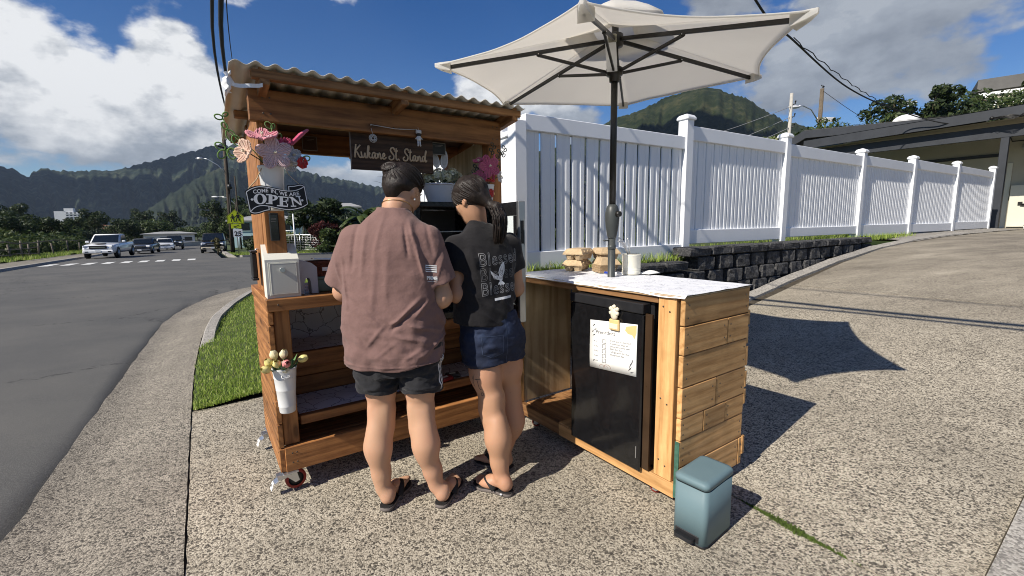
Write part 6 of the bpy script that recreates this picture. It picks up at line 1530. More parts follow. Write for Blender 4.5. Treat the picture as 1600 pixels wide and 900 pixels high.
# --- lower bucket with tulips
tb = thing('tulip_bucket', 'tall white ribbed bucket of yellow and pink tulips on the lower left post', 'flower bucket', ST0, RZ)
bc2 = Vector((.022, -.026, 0)); mb = MB(); mb.lathe([(.0, .432), (.034, .432), (.036, .436), (.038, .462), (.0395, .465), (.039, .468), (.0435, .545), (.0450, .548), (.0445, .551), (.049, .605), (.0505, .608), (.050, .611), (.053, .648), (.056, .652), (.055, .656), (.050, .656), (.034, .45), (0, .45)], bc2, 30, cap=False); mb.build('bucket', m_wmetal, tb)
mb = MB(); mb.tube([bc2 + Vector((-.02, -.048, .628)), bc2 + Vector((-.02, -.056, .618)), bc2 + Vector((.012, -.056, .618)), bc2 + Vector((.012, -.05, .63))], .0025, 6); mb.build('handle', m_wmetal, tb)
m_ty, m_tp, m_tw = M('tulip_yellow', (.76, .66, .26), .6, .14, 30), M('tulip_pink', (.66, .25, .24), .6, .2, 30), M('tulip_cream', (.74, .66, .42), .6, .1, 30); m_tl = M('tulip_leaf', (.10, .19, .07), .5, .25, 20)
for c, d, m_ in (((-.03, -.03, .672), (-.5, -.2, .8), m_ty), ((-.008, -.055, .672), (-.2, -.6, .7), m_ty), ((-.012, -.02, .70), (-.2, 0, 1), m_tw), ((.02, -.045, .705), (.1, -.3, 1), m_tw), ((.022, -.07, .678), (.1, -.8, .4), m_tp), ((.085, -.03, .678), (.9, -.2, .3), m_ty), ((-.04, -.05, .660), (-.7, -.4, .3), m_ty)):
    c, d = bc2 * 1 + Vector(c) - bc2 + Vector((0, 0, 0)), Vector(d).normalized(); x = d.orthogonal().normalized(); y = d.cross(x); fl = None
    for k in range(6):
        a = k * math.pi / 3; e = x * math.cos(a) + y * math.sin(a); mb = MB()
        def tp(f, g, e=e, d=d, c=c):
            sd_ = d.cross(e); w = .0155 * math.sin(math.pi * min(1, .12 + .82 * f)) ** .8; rr = .017 * math.sin(math.pi * (.12 + .70 * f)); return c + d * (.046 * f) + e * (rr + .002 * (k % 2)) + sd_ * (w * (g - .5) * 2) - e * (.006 * (2 * g - 1) ** 2)
        mb.grid(tp, 7, 5); o = mb.build('petal' if fl else 'tulip', m_, fl or tb); fl = fl or o
    mb = MB(); mb.tube([bc2 + Vector((0, 0, .60)), c], .003, 5); mb.build('stem', m_tl, fl)
mb = MB()
for k in range(16):
    a = k * 2.399; p = bc2 + Vector((.03 * math.cos(a), .03 * math.sin(a), .645)); d = Vector((math.cos(a) * .6, math.sin(a) * .6 - .1, 1 if k % 3 else .4)).normalized(); s_ = d.cross(Vector((math.sin(a), -math.cos(a), .2))).normalized(); L_ = .045 + .03 * rr_.random(); s_ = Vector((-math.sin(a), math.cos(a), 0)); mb.loft([[p - s_ * .004, p + s_ * .004], [p + d * L_ * .5 - s_ * .009, p + d * L_ * .5 + s_ * .009], [p + d * L_ - s_ * .001, p + d * L_ + s_ * .001]], False, False)
mb.build('leaves', m_tl, tb)
mb = MB(); petals_cluster(mb, bc2 + Vector((-.01, -.02, .665)), .024, 14, .012, rr_); petals_cluster(mb, bc2 + Vector((.0, -.045, .656)), .016, 12, .012, rr_); mb.build('small_blossoms', two_side('cream_blossom', (.62, .56, .36), (.74, .72, .62)), tb)
# --- bucket with the pink flower on the fridge
ob = thing('heart_bucket', 'white bucket with red hearts and a deep pink flower at the fridge corner', 'flower bucket', sl_(1.192, -.004, Z1 + .001), RZ)
mb = MB(); mb.lathe([(0, 0), (.042, 0), (.044, .004), (.055, .10), (.058, .104), (.054, .106), (.04, .02), (0, .02)], seg=28, cap=False); mb.build('bucket', m_wmetal, ob)
m_heart = M('red_heart', (.36, .012, .012), .5, .15, 30)
for cx, sz, rot in ((-.026, .026, .1), (.022, .033, -.15)):
    mb = MB(); q = []
    for k in range(28):
        t_ = 2 * math.pi * k / 28; hx, hz = 16 * math.sin(t_) ** 3 / 17, (13 * math.cos(t_) - 5 * math.cos(2 * t_) - 2 * math.cos(3 * t_) - math.cos(4 * t_)) / 17
        x = cx + sz * (hx * math.cos(rot) - hz * math.sin(rot)); z = .054 + sz * (hx * math.sin(rot) + hz * math.cos(rot)); r_ = .0465 + (z) * .105; a = x / r_; q.append(Vector((r_ * math.sin(a), -r_ * math.cos(a) - .001, z)))
    mb.prism(q, (0, -.0012, 0)); mb.build('heart', m_heart, ob)
mb = MB(); mb.sphere((.028, -.058, .05), (.004, .002, .010), 1); mb.build('gold_dot', m_gold, ob)
cmag = chenille('chen_magenta', (.50, .09, .20)); ST_ = Vector((0, 0, .09))
big_flower(ob, (-.012, -.07, .205), (-.15, -1, .15), .070, .025, cmag, 5, .10, .5, 'magenta_blossom', ST_); big_flower(ob, (-.068, -.05, .135), (-.6, -.7, .1), .048, .022, cmag, 5, .3, .2, 'magenta_blossom', ST_); big_flower(ob, (-.05, -.02, .235), (-.4, -.2, .8), .036, .018, cmag, 5, .5, .2, 'magenta_blossom', ST_)
big_flower(ob, (.075, -.045, .155), (.5, -.8, .1), .040, .012, cwh, 6, .1, .2, 'white_blossom', ST_)
mb = MB()
for k in range(6): a = k * 1.05; o = Vector((.005 * math.cos(a), .005 * math.sin(a), 0)); mb.tube([Vector((.040, -.03, .12)) + o, Vector((.048, -.03, .22)) + o * 1.1, Vector((.052, -.03, .285)) + o * .4], [.004, .0048, .003], 5)
mb.build('pink_bud', chenille('chen_rose', (.70, .10, .21)), ob)
mb = MB()
for k in range(12): a = k * 2.4; mb.tube([(.02 * math.cos(a), -.045 + .01 * math.sin(a), .125 + .012 * math.sin(a * 1.3)), (.034 * math.cos(a), -.055, .13 + .02 * math.sin(a * 1.3))], .006, 5)
mb.build('red_filler', crd, ob)
mb = MB()
for p in ((.10, -.02, .30), (.055, -.02, .335), (.135, -.02, .325), (-.075, -.03, .20), (.08, -.02, .22)):
    mb.tube([ST_, Vector(p) * .6 + Vector((0, 0, .06)), p], .0018, 5)
    for k in range(4): loop_leaf(mb, Vector(p) - Vector((.006 * k, 0, .016 * k)), ((1 if k % 2 else -1), 0, .8), .024, .0028)
mb.build('dark_stems', chenille('chen_black_green', (.012, .022, .010)), ob)
# --- name board
m_sign = wood('dark_walnut', (.075, .040, .022), (.022, .011, .007), 'X', .6, 1.6)
nb = thing('name_board', 'dark wooden board lettered Kukane St. Stand hanging under the front beam', 'sign', sl_(.425, .052, 1.62), RZ)
mb = MB(); mb.lohi((0, 0, 0), (.458, .014, .188), .002); mb.build('board', m_sign, nb)
mb = MB(); mb.lohi((-.003, -.001, -.002), (.0, .015, .19)); mb.build('edge_strip', M('edge_grey', (.20, .17, .15), .6), nb)
GL = {'K': ([[(.35, 2.0), (.2, 1.0), (.1, .0)], [(1.0, 1.95), (.6, 1.45), (.22, .95)], [(.3, 1.05), (.55, .75), (.75, .2), (1.0, 0), (1.2, .2)]], 1.1), 'u': ([[(0, .95), (.05, .35), (.22, .02), (.45, .2), (.58, .98), (.56, .25), (.72, 0), (.9, .25)]], .86), 'k': ([[(0, .25), (.3, 1.1), (.42, 1.9), (.25, 1.95), (.12, 1.0), (.08, 0)], [(.1, .4), (.35, .95), (.52, .75), (.25, .5), (.5, .05), (.78, .2)]], .74),
      'a': ([[(.58, .88), (.32, 1.0), (.08, .6), (.12, .1), (.38, .1), (.56, .7), (.6, .98), (.56, .25), (.7, 0), (.88, .25)]], .84), 'n': ([[(0, .7), (.1, .95), (.12, 0), (.2, .6), (.4, .98), (.54, .8), (.52, .2), (.66, 0), (.84, .25)]], .8), 'e': ([[(.0, .3), (.4, .5), (.48, .85), (.28, 1.0), (.08, .6), (.14, .1), (.42, .03), (.7, .35)]], .68),
      'S': ([[(.98, 1.6), (.9, 1.95), (.5, 1.95), (.28, 1.5), (.55, 1.1), (.88, .75), (.82, .2), (.4, -.05), (.05, .15), (.05, .5), (.3, .6)]], 1.0), 't': ([[(.3, 1.9), (.2, .9), (.2, .2), (.4, 0), (.62, .25)], [(-.05, 1.45), (.55, 1.5)]], .6), '.': ([[(.1, .05), (.14, .05)]], .35), 'd': ([[(.56, .88), (.32, 1.0), (.08, .6), (.12, .1), (.38, .1), (.58, .8), (.74, 1.8), (.9, 1.95), (.7, 1.2), (.58, .3), (.72, 0), (.95, .3)]], .95), ' ': ([], .42)}
def smooth(pts, it=2):
    for _ in range(it):
        q = [pts[0]]
        for i in range(len(pts) - 1): a, b_ = pts[i], pts[i + 1]; q += [(a[0] * .75 + b_[0] * .25, a[1] * .75 + b_[1] * .25), (a[0] * .25 + b_[0] * .75, a[1] * .25 + b_[1] * .75)]
        pts = q + [pts[-1]]
    return pts
m_let = M('birch_letter', (.56, .42, .28), .6, .1, 20); x = .012; SC = .0338
for ch in 'Kukane St. Stand':
    strokes, adv = GL[ch]; mb = MB()
    for s_ in strokes:
        q = smooth(s_); pts = [Vector((x + px * SC, -.0025, .060 + py * SC * .98)) for px, py in q]; mb.tube(pts, [.0042 if ch != '.' else .006] * len(pts), 6)
    if strokes: mb.build('letter', m_let, nb)
    else: mb.bm.free()
    x += adv * SC
m_wire = M('wire_white', (.6, .6, .6), .4, .05, metal=.3)
mb = MB()
for x in (.105, .335): mb.tube([(x, -.002, .19), (x - .012 if x < .2 else x + .006, -.052, .222)], .0022, 6); mb.sphere((x - .012 if x < .2 else x + .006, -.053, .222), .004, 1)
mb.tube([(.093, -.052, .222), (.22, -.0535, .214), (.341, -.052, .222)], .0018, 6); mb.build('hanging_wire', m_wire, nb)
tk = thing('wire_ornament', 'small silvery round wire ornament hooked over the name board', 'ornament', sl_(.525, .0, 1.775), RZ)
mb = MB(); ringp = lambda r_, ax: [(r_ * math.cos(a), .004 * ax, r_ * math.sin(a)) for a in [2 * math.pi * k / 24 for k in range(25)]]
for r_, ax in ((.020, 0), (.014, -1), (.008, 1)): mb.tube(ringp(r_, ax), .0016, 5, False)
for k in range(5): a = k * 1.25; mb.tube([(.02 * math.cos(a), 0, .02 * math.sin(a)), (.02 * math.cos(a + 2.4), -.004, .02 * math.sin(a + 2.4))], .0013, 5)
mb.build('wire_rings', m_wire, tk); mb = MB(); mb.tube([(0, 0, .02), (-.008, -.0, .05)], .0014, 5); mb.build('hook', m_wire, tk)
lt = thing('hanging_figure', 'tiny white capped figure dangling from the front beam over the name board', 'ornament', sl_(.775, -.006, 1.78), RZ)
mb = MB(); mb.lathe([(.0, .058), (.015, .058), (.0155, .048), (.015, .042), (.0, .042)], seg=16, cap=False); mb.build('cap', m_felt, lt); mb = MB(); mb.lathe([(.0, .0415), (.013, .041), (.013, .030), (.0, .029)], seg=16, cap=False); mb.build('face', m_blk2, lt)
mb = MB(); mb.lathe([(.0, .029), (.010, .028), (.0125, .010), (.010, .004), (0, .003)], seg=14, cap=False)
for sx in (-1, 1): mb.tube([(sx * .0055, 0, .006), (sx * .006, -.002, -.02), (sx * .0075, -.005, -.023)], [.0048, .004, .0045], 6); mb.tube([(sx * .010, 0, .022), (sx * .020, -.002, .012)], .003, 6)
mb.build('torso', m_felt, lt); mb = MB(); mb.tube([(0, 0, .058), (0, .006, .075)], .001, 5); mb.build('hook', m_wire, lt)
for (u_, v_, z0, w, h, lab) in ((.885, .075, 1.735, .085, .062, 'small black framed card fixed right of the name board'), (.285, .535, 1.775, .075, .075, 'small brown framed card on the back beam behind the pink flowers')):
    t_ = thing('framed_card', lab, 'card', sl_(u_, v_, z0), RZ); mb = MB(); mb.lohi((0, 0, 0), (w, .006, h)); mb.build('card', M('card_black' if u_ > .5 else 'card_brown', (.02, .022, .02) if u_ > .5 else (.085, .045, .025), .6, .2), t_)
    mb = MB()
    for lo, hi in (((-.003, -.002, -.003), (0, .008, h + .003)), ((w, -.002, -.003), (w + .003, .008, h + .003)), ((.0005, -.002, -.003), (w - .0005, .008, 0)), ((.0005, -.002, h), (w - .0005, .008, h + .003))): mb.lohi(lo, hi)
    mb.build('frame', M('frame_grey', (.26, .23, .20), .5), t_)
    mb = MB(); mb.lohi((.012, -.001, h * .8), (w - .012, 0, h * .83)); mb.lohi((.022, -.001, h * .7), (w - .022, 0, h * .72)); mb.build('text_lines', M('frame_grey', (.26, .23, .20), .5), t_)
# --- COME IN WE ARE OPEN banner
os_ = thing('open_sign', 'black ribbon-shaped sign lettered COME IN, WE ARE OPEN on the left post', 'sign', ST0, RZ)
def oxf(cx, cy, lift=0): return Vector((-.078 + (cx - 110) / 1300 * .243, -.122 - lift, 1.506 - (cy - 110) * .000189 + .014 * (cx - 110) / 1300))
OUT = [(95, 250), (150, 195), (230, 152), (330, 126), (440, 120), (600, 150), (800, 207), (900, 235), (978, 252), (985, 122), (1100, 132), (1200, 112), (1260, 100), (1330, 118), (1375, 155), (1425, 595), (1330, 665), (1200, 715), (1050, 732), (880, 712), (700, 660), (592, 625), (590, 702), (480, 722), (350, 765), (250, 778), (185, 765), (145, 730)]
m_sb = M('sign_black', (.012, .012, .014), .5, .15, 20); m_sw = M('sign_white', (.76, .76, .76), .5, .04)
mb = MB(); mb.prism([oxf(*p) for p in OUT], (0, .007, 0)); mb.build('board', m_sb, os_)
def sline(pts, w, lift=.0012):
    mb = MB(); q = smooth(pts, 2) if len(pts) > 2 else pts; L1, L2 = [], []
    for i, p in enumerate(q):
        a, b_ = q[max(0, i - 1)], q[min(len(q) - 1, i + 1)]; tx, ty = b_[0] - a[0], b_[1] - a[1]; l = math.hypot(tx, ty) or 1; nx, ny = -ty / l * w, tx / l * w; L1.append(oxf(p[0] + nx, p[1] + ny, lift)); L2.append(oxf(p[0] - nx, p[1] - ny, lift))
    for i in range(len(q) - 1): mb.poly([L1[i], L1[i + 1], L2[i + 1], L2[i]])
    return mb.build('border_line', m_sw, os_)
for pts, l in (([(120, 262), (200, 205), (330, 155), (440, 150), (600, 180), (800, 236), (990, 270), (1150, 262), (1280, 215), (1360, 170)], .0012), ([(118, 262), (165, 712)], .0013), ([(168, 705), (260, 610), (400, 572), (560, 598), (760, 660), (950, 700), (1120, 695), (1300, 650), (1405, 585)], .0014), ([(1358, 172), (1405, 588)], .0015), ([(1012, 268), (1012, 155)], .0016), ([(1010, 155), (1110, 165), (1220, 140), (1290, 130), (1362, 172)], .0017), ([(163, 705), (240, 748), (350, 732), (470, 692), (555, 682)], .0018), ([(555, 690), (552, 600)], .0019)): sline(pts, 9, l)
def opoly(polys, name, lift):
    mb = MB()
    for k, q in enumerate(polys): mb.poly([oxf(*p, lift + .0001 * k) for p in q])
    return mb.build(name, m_sw, os_)
def ring(cx, cy, rx, ry, ix, iy, a0=0, a1=360, n=36, sk=0):
    o = []
    for k in range(n):
        a, b_ = R(a0 + (a1 - a0) * k / n), R(a0 + (a1 - a0) * (k + 1) / n); o.append([(cx + rx * math.cos(a), cy + ry * math.sin(a) + sk * math.cos(a)), (cx + rx * math.cos(b_), cy + ry * math.sin(b_) + sk * math.cos(b_)), (cx + ix * math.cos(b_), cy + iy * math.sin(b_) + sk * math.cos(b_) * .5), (cx + ix * math.cos(a), cy + iy * math.sin(a) + sk * math.cos(a) * .5)])
    return o
def ringpoly(name, rings, lift):
    mb = MB()
    for q in rings: mb.poly([oxf(*p, lift) for p in q])
    return mb.build(name, m_sw, os_)
ringpoly('letter', ring(385, 427, 134, 122, 58, 100), .0014)
opoly([[(572, 335), (650, 345), (632, 545), (552, 535)], [(515, 316), (640, 335), (640, 360), (515, 346)], [(495, 522), (635, 534), (635, 560), (495, 546)]], 'letter', .0014); ringpoly('letter', ring(642, 412, 118, 66, 48, 40, -95, 95, 20), .0018)
opoly([[(800, 380), (872, 390), (855, 618), (785, 605)], [(765, 372), (988, 405), (986, 430), (763, 398)], [(962, 412), (990, 412), (975, 512), (962, 508)], [(850, 488), (935, 498), (933, 522), (850, 512)], [(922, 462), (945, 465), (940, 556), (922, 552)], [(725, 580), (955, 610), (953, 638), (723, 606)], [(945, 560), (972, 563), (957, 640), (935, 637)]], 'letter', .0014)
opoly([[(1040, 410), (1075, 415), (1098, 628), (1072, 626)], [(1025, 608), (1146, 614), (1146, 638), (1025, 634)], [(985, 398), (1078, 405), (1272, 598), (1266, 616), (1232, 606)], [(1203, 395), (1238, 398), (1272, 600), (1245, 606)], [(1150, 388), (1262, 384), (1262, 410), (1150, 414)]], 'letter', .0014)
ringpoly('dot', ring(220, 435, 28, 26, 0.5, .5, n=14), .0014); ringpoly('dot', ring(1290, 495, 28, 26, .5, .5, n=14), .0014)
bx_ = [250, 420, 570, 680, 750, 880, 1010, 1120, 1230]; by_ = [302, 286, 280, 300, 330, 366, 385, 384, 364]
def arc_text(body, x0, x1, size):
    me = text_mesh(body, 1.0, 'LEFT', .018); w = max(v_.co.x for v_ in me.vertices)
    for v_ in me.vertices:
        X = x0 + (x1 - x0) * v_.co.x / w; v_.co = oxf(X, float(np.interp(X, bx_, by_)) - v_.co.y * size, .0014)
    me.materials.clear(); me.materials.append(m_sw); link('word', me, os_)
for wd, a, b_ in (('COME', 250, 570), ('IN,', 618, 760), ('WE', 800, 965), ('ARE', 1008, 1232)): arc_text(wd, a, b_, 118)
mb = MB(); mb.tube([oxf(165, 190, -.003), Vector((-.03, -.10, 1.535)), Vector((.0, -.09, 1.60))], .0022, 6); mb.tube([oxf(1290, 150, -.003), Vector((.10, -.09, 1.56)), Vector((.075, -.085, 1.62))], .0012, 6); mb.build('hanging_cord', M('jute', (.55, .42, .26), .9), os_)
# --- cash box, dispensers and goods on the counter
m_box = M('box_grey', (.54, .535, .48), .45, .04, 5, .06, 300); m_boxw = M('box_cream', (.70, .69, .62), .45, .03, 5)
cb_ = thing('cash_box', 'cream and grey steel cash box with slotted sloping top on the counter', 'cash box', sl_(-.018, .018, .9885), RZ)
q = [(0, 0, 0), (0, .105, 0), (0, .105, .255), (0, .085, .255), (0, -.004, .185), (0, -.004, .02)]
mb = MB(); mb.prism([Vector(p) for p in q], (.148, 0, 0)); bd = mb.build('body', m_boxw, cb_)
mb = MB(); mb.lohi((.012, -.0065, .012), (.140, -.0045, .172), .001); pn_ = mb.build('front_panel', m_box, cb_)
mb = MB(); mb.lohi((.020, -.010, .02), (.134, -.0066, .165), .0015); dd_ = mb.build('door', m_box, cb_)
mb = MB()
for lo, hi in (((.0195, -.0105, .0185), (.0212, -.0066, .1665)), ((.1328, -.0105, .0185), (.1345, -.0066, .1665)), ((.0215, -.0105, .1645), (.1325, -.0066, .1662)), ((.0215, -.0105, .0188), (.1325, -.0066, .0205))): mb.lohi(lo, hi)
mb.build('door_edge', m_boxw, dd_)
mb = MB(); mb.tube([(.072, -.010, .135), (.072, -.019, .135)], .0115, 16); mb.sphere((.072, -.0175, .135), (.0035, .0015, .006), 1); mb.build('lock', m_zinc, cb_)
sn = Vector((0, .089, .07)).normalized(); mb = MB(); mb.box(Vector((.074, .038, .2185)) + Vector((0, -sn.z, sn.y)) * .0006, (.070, .004, .0015), Matrix.Rotation(math.atan2(.07, .089), 3, 'X')); mb.build('slot', m_dark, cb_)
bd2 = thing('bag_dispenser', 'grey-white card dispenser with an arched cut-out behind the cash box', 'dispenser', sl_(.142, .10, .985), RZ)
q = [(0, 0), (.095, 0), (.095, .145), (.055, .175), (0, .185)]; cut = [(.015, 0.0)]
mb = MB(); mb.prism([Vector((.0, 0, 0)), Vector((.018, 0, 0)), Vector((.020, 0, .055)), Vector((.030, 0, .082)), Vector((.045, 0, .082)), Vector((.052, 0, .06)), Vector((.054, 0, 0)), Vector((.085, 0, 0)), Vector((.085, 0, .135)), Vector((.06, 0, .158)), Vector((.0, 0, .178))], (0, .09, 0)); mb.build('shell', M('card_white', (.52, .53, .56), .6, .04), bd2)
gb = thing('green_box', 'sage green plastic box on the counter under the wicker tray', 'box', sl_(.222, .13, .985), RZ)
mb = MB(); mb.loft([rrect(.065 - d, .05 - d, .012, z) for d, z in ((.006, 0), (0, .01), (0, .062), (.003, .066))]); mb.xf(Matrix.Translation((.065, .05, 0))); mb.build('box', M('sage', (.145, .205, .165), .5, .06), gb)
mb = MB(); mb.loft([rrect(.068 - d, .053 - d, .012, z) for d, z in ((0, .0665), (0, .075), (.006, .08))]); mb.xf(Matrix.Translation((.065, .05, 0))); mb.build('lid', M('sage', (.145, .205, .165), .5, .06), gb)
tr_ = thing('lidded_tray', 'red-brown woven tray with a white slip on the green box', 'tray', sl_(.20, .14, 1.066), RZ)
mb = MB()
for j in range(6):
    for k in range(9):
        e = .002 * ((j + k) % 2); mb.lohi((.0165 * k, -e, .012 * j), (.0165 * k + .0155, .004, .012 * j + .0105), .001)
mb.lohi((0, .005, 0), (.148, .085, .07), .004); mb.build('weave', M('rust_wicker', (.115, .030, .014), .6, .5, 60), tr_)
mb = MB(); mb.tube([(-.004, -.002, .076), (.152, -.002, .076), (.152, .09, .076), (-.004, .09, .076), (-.004, -.002, .076)], .006, 8); mb.build('rim', M('rust_wicker', (.115, .030, .014), .6, .5, 60), tr_)
mb = MB(); mb.lohi((.06, -.006, .028), (.095, -.0035, .048), .0005); mb.build('price_slip', m_paper, tr_)
mb = MB(); mb.box((.085, .045, .088), (.12, .07, .006), Matrix.Rotation(R(5), 3, 'Y'), .001); mb.build('paper_lid', M('white_plastic', (.8, .8, .8), .35, .03), tr_)
bp_ = thing('door_sensor', 'narrow black panel mounted on the left post below the open sign', 'panel', sl_(.040, .05, 1.262), RZ)
mb = MB(); mb.lohi((-.020, -.012, 0), (.020, -.0005, .132), .003); mb.build('case', m_blk2, bp_); mb = MB(); mb.lohi((-.016, -.0135, .008), (.016, -.0125, .124), .0005); mb.build('screen', m_blk, bp_)
mb = MB(); mb.lohi((-.013, -.0142, .10), (.010, -.0137, .106)); mb.lohi((-.013, -.0142, .09), (.006, -.0137, .094)); mb.build('print', M('print_dark_grey', (.12, .12, .12), .6), bp_)
hc = thing('black_case', 'slim black case hooked to the left side of the post', 'case', sl_(-.034, .36, 1.055), RZ)
mb = MB(); mb.lohi((-.012, -.05, .01), (.012, .05, .14), .004); mb.build('case', m_blk2, hc); mb = MB(); mb.lohi((-.016, -.054, .1405), (.016, .054, .152), .003); mb.lohi((-.014, -.052, -.004), (.014, .052, .009), .002); mb.build('end_cap', m_blk2, hc); mb = MB(); mb.tube([(.010, 0, .152), (.022, 0, .16), (.030, 0, .155)], .004, 6); mb.build('bracket', m_zinc, hc)
for k, (u_, v_, a, c, lab) in enumerate(((.93, .095, 10, (.20, .012, .015), 'dark red packet with white label on the lower shelf between the people'), (1.0, .13, -14, (.03, .028, .03), 'black snack packet lying beside the red one on the lower shelf'))):
    t_ = thing('snack_packet', lab, 'packet', sl_(u_, v_, .3655), RZ + R(a)); mb = MB(); mb.loft([rrect(.045, .028, .006, 0), rrect(.046, .029, .006, .010), rrect(.040, .023, .006, .022)]); mb.build('packet', M('packet%d' % k, c, .35, .3, 40), t_)
    mb = MB(); mb.lohi((-.022, -.012, .0215), (.018, .010, .0228)); mb.build('label', m_paper, t_)
# ================================================================== mountains
def hill_mat(name, c0, c1, c2, bscale):
    m, t, b, o = newmat(name); co = geoco(t)
    f = nz(t, geoco(t, (1, 1, .28)), .014, 10, .72); g = nz(t, co, .05, 6, .65); ff = math_(t, 'ADD', math_(t, 'MULTIPLY', f, .55), math_(t, 'MULTIPLY', g, .45))
    c = ramp(t, ff, [(.38, c0), (.5, c1), (.62, c2)]); t.links.new(c, b.inputs['Base Color']); b.inputs['Roughness'].default_value = 1.0; b.inputs['Specular IOR Level'].default_value = .05
    bump(t, b, g, .9, bscale); return m
def mountain(name, prof, rb, rr, nfl, amp, mat, zb=-6, nu=420, nv=46, seed=0, power=1.5):
    az = np.array([p[0] for p in prof]); el = np.array([p[1] for p in prof]); V = []; A = np.linspace(az[0], az[-1], nu)
    for i, a in enumerate(A):
        zr = EYE + rr * math.tan(R(float(np.interp(a, az, el)))) ; zr += rr * .0042 * noise.fractal((a * 2.4, seed, 0), 1.0, 2.0, 5)
        for j in range(nv):
            v_ = j / (nv - 1); wa = a + .5 * noise.noise((a * .5, v_ * 2.2, seed + 3)) + .25 * noise.noise((a * 1.5, v_ * 3, seed))
            fl = 1 - abs(noise.noise((wa * nfl, seed + 10, v_ * .5))) * 2; fl2 = 1 - abs(noise.noise((wa * nfl * 2.7, seed + 20, v_ * .9))) * 2 + .6 * (1 - abs(noise.noise((wa * nfl * 7, seed + 30, v_ * 1.6))) * 2)
            env = math.sin(math.pi * min(1, v_ * 1.02)) ** .55
            r_ = rb + (rr - rb) * v_ ** .85 - amp * env * (fl + .4 * fl2); z = zb + (zr - zb) * v_ ** power + .05 * amp * noise.noise((a * 6, v_ * 14, seed)) * env
            V.append((r_ * math.sin(R(a)), r_ * math.cos(R(a)), z))
    F = np.array([(i * nv + j, (i + 1) * nv + j, (i + 1) * nv + j + 1, i * nv + j + 1) for i in range(nu - 1) for j in range(nv - 1)])
    o = link(name, npmesh(name, np.array(V), F, mat, True), kind='structure'); return o
ML = [(-64, 3.2), (-56, 4.4), (-50.71, 5.06), (-49.75, 5.14), (-47.67, 5.46), (-47.05, 5.31), (-46.47, 4.88), (-46.1, 4.53), (-45.88, 5.13), (-45.39, 5.38), (-44.88, 5.48), (-44.1, 5.26), (-43.06, 5.39), (-41.77, 5.53), (-40.66, 5.55), (-39.95, 5.77), (-38.73, 6.27), (-37.73, 6.63), (-36.45, 7.03), (-35.11, 7.55), (-34.02, 7.94), (-32.89, 8.4), (-31.75, 8.74), (-30.33, 8.66), (-28.59, 8.26), (-26.81, 7.43), (-24.33, 6.44), (-22.36, 5.94), (-19.29, 5.44), (-16.81, 4.89), (-12.38, 4.17), (-6.21, 3.23), (.14, 2.14)]
M2_ = [(-41, .4), (-39.21, 1.42), (-37.9, 2.36), (-36.7, 3.38), (-35.42, 4.3), (-34.28, 5.11), (-33.13, 5.8), (-31.96, 6.37), (-30.53, 6.31), (-29.08, 5.85), (-27.64, 4.82), (-25.8, 4.03), (-23.88, 3.35), (-20, 2.4), (-15, 1.2)]
MR = [(-2, 10.2), (4.95, 11.51), (8.04, 11.83), (9.94, 12.1), (12.19, 12.19), (14.4, 12.6), (16.19, 13.16), (18.29, 14.05), (20.34, 14.44), (22.33, 14.61), (23.98, 14.29), (24.96, 13.67), (26.55, 13.16), (27.83, 12.12), (29.08, 11.21), (30.6, 10.28), (32.45, 9.56), (34.59, 8.27), (37.78, 6.41), (46, 3.5)]
MR = [(a, {4.95: 9.2, 8.04: 9.6, 9.94: 10.6}.get(a, e) if a > 0 else 7.5) for a, e in MR]
mountain('mountains', ML, 1700, 2700, 1.25, 105, hill_mat('ridge_forest', (.006, .011, .009), (.024, .034, .024), (.085, .095, .062), 14), seed=1)
mountain('mountains', M2_, 1150, 1650, 1.5, 60, hill_mat('spur_forest', (.008, .013, .010), (.019, .026, .016), (.045, .050, .031), 10), nu=220, seed=5)
mountain('mountains', MR, 620, 1250, .20, 70, hill_mat('peak_forest', (.010, .016, .008), (.022, .030, .013), (.058, .058, .028), 7), nu=260, nv=60, seed=9, power=1.15)
# unseen cumulus off to the left, placed to shade the ridge and the right peak
m_cloud = M('cloud_white', (.85, .85, .85), 1.0, .02, .002, spec=0)
def cumulus(cx, cy, cz_, lx, ly, ang, n, seed):
    r_ = random.Random(seed); mb = MB()
    for k in range(n):
        a, b_ = r_.uniform(-1, 1), r_.gauss(0, .45); p = Matrix.Rotation(ang, 3, 'Z') @ Vector((a * lx, b_ * ly, 0)); q = r_.uniform(.16, .30) * ly
        mb.sphere((cx + p.x, cy + p.y, cz_ + r_.uniform(-.1, .35) * q), (q * 1.3, q * 1.3, q * .8), 2)
    return mb.build('cloud', m_cloud, kind='structure')
cumulus(-2750, 620, 1700, 950, 620, R(25), 36, 1); cumulus(-1080, -250, 1500, 300, 300, R(40), 16, 2)
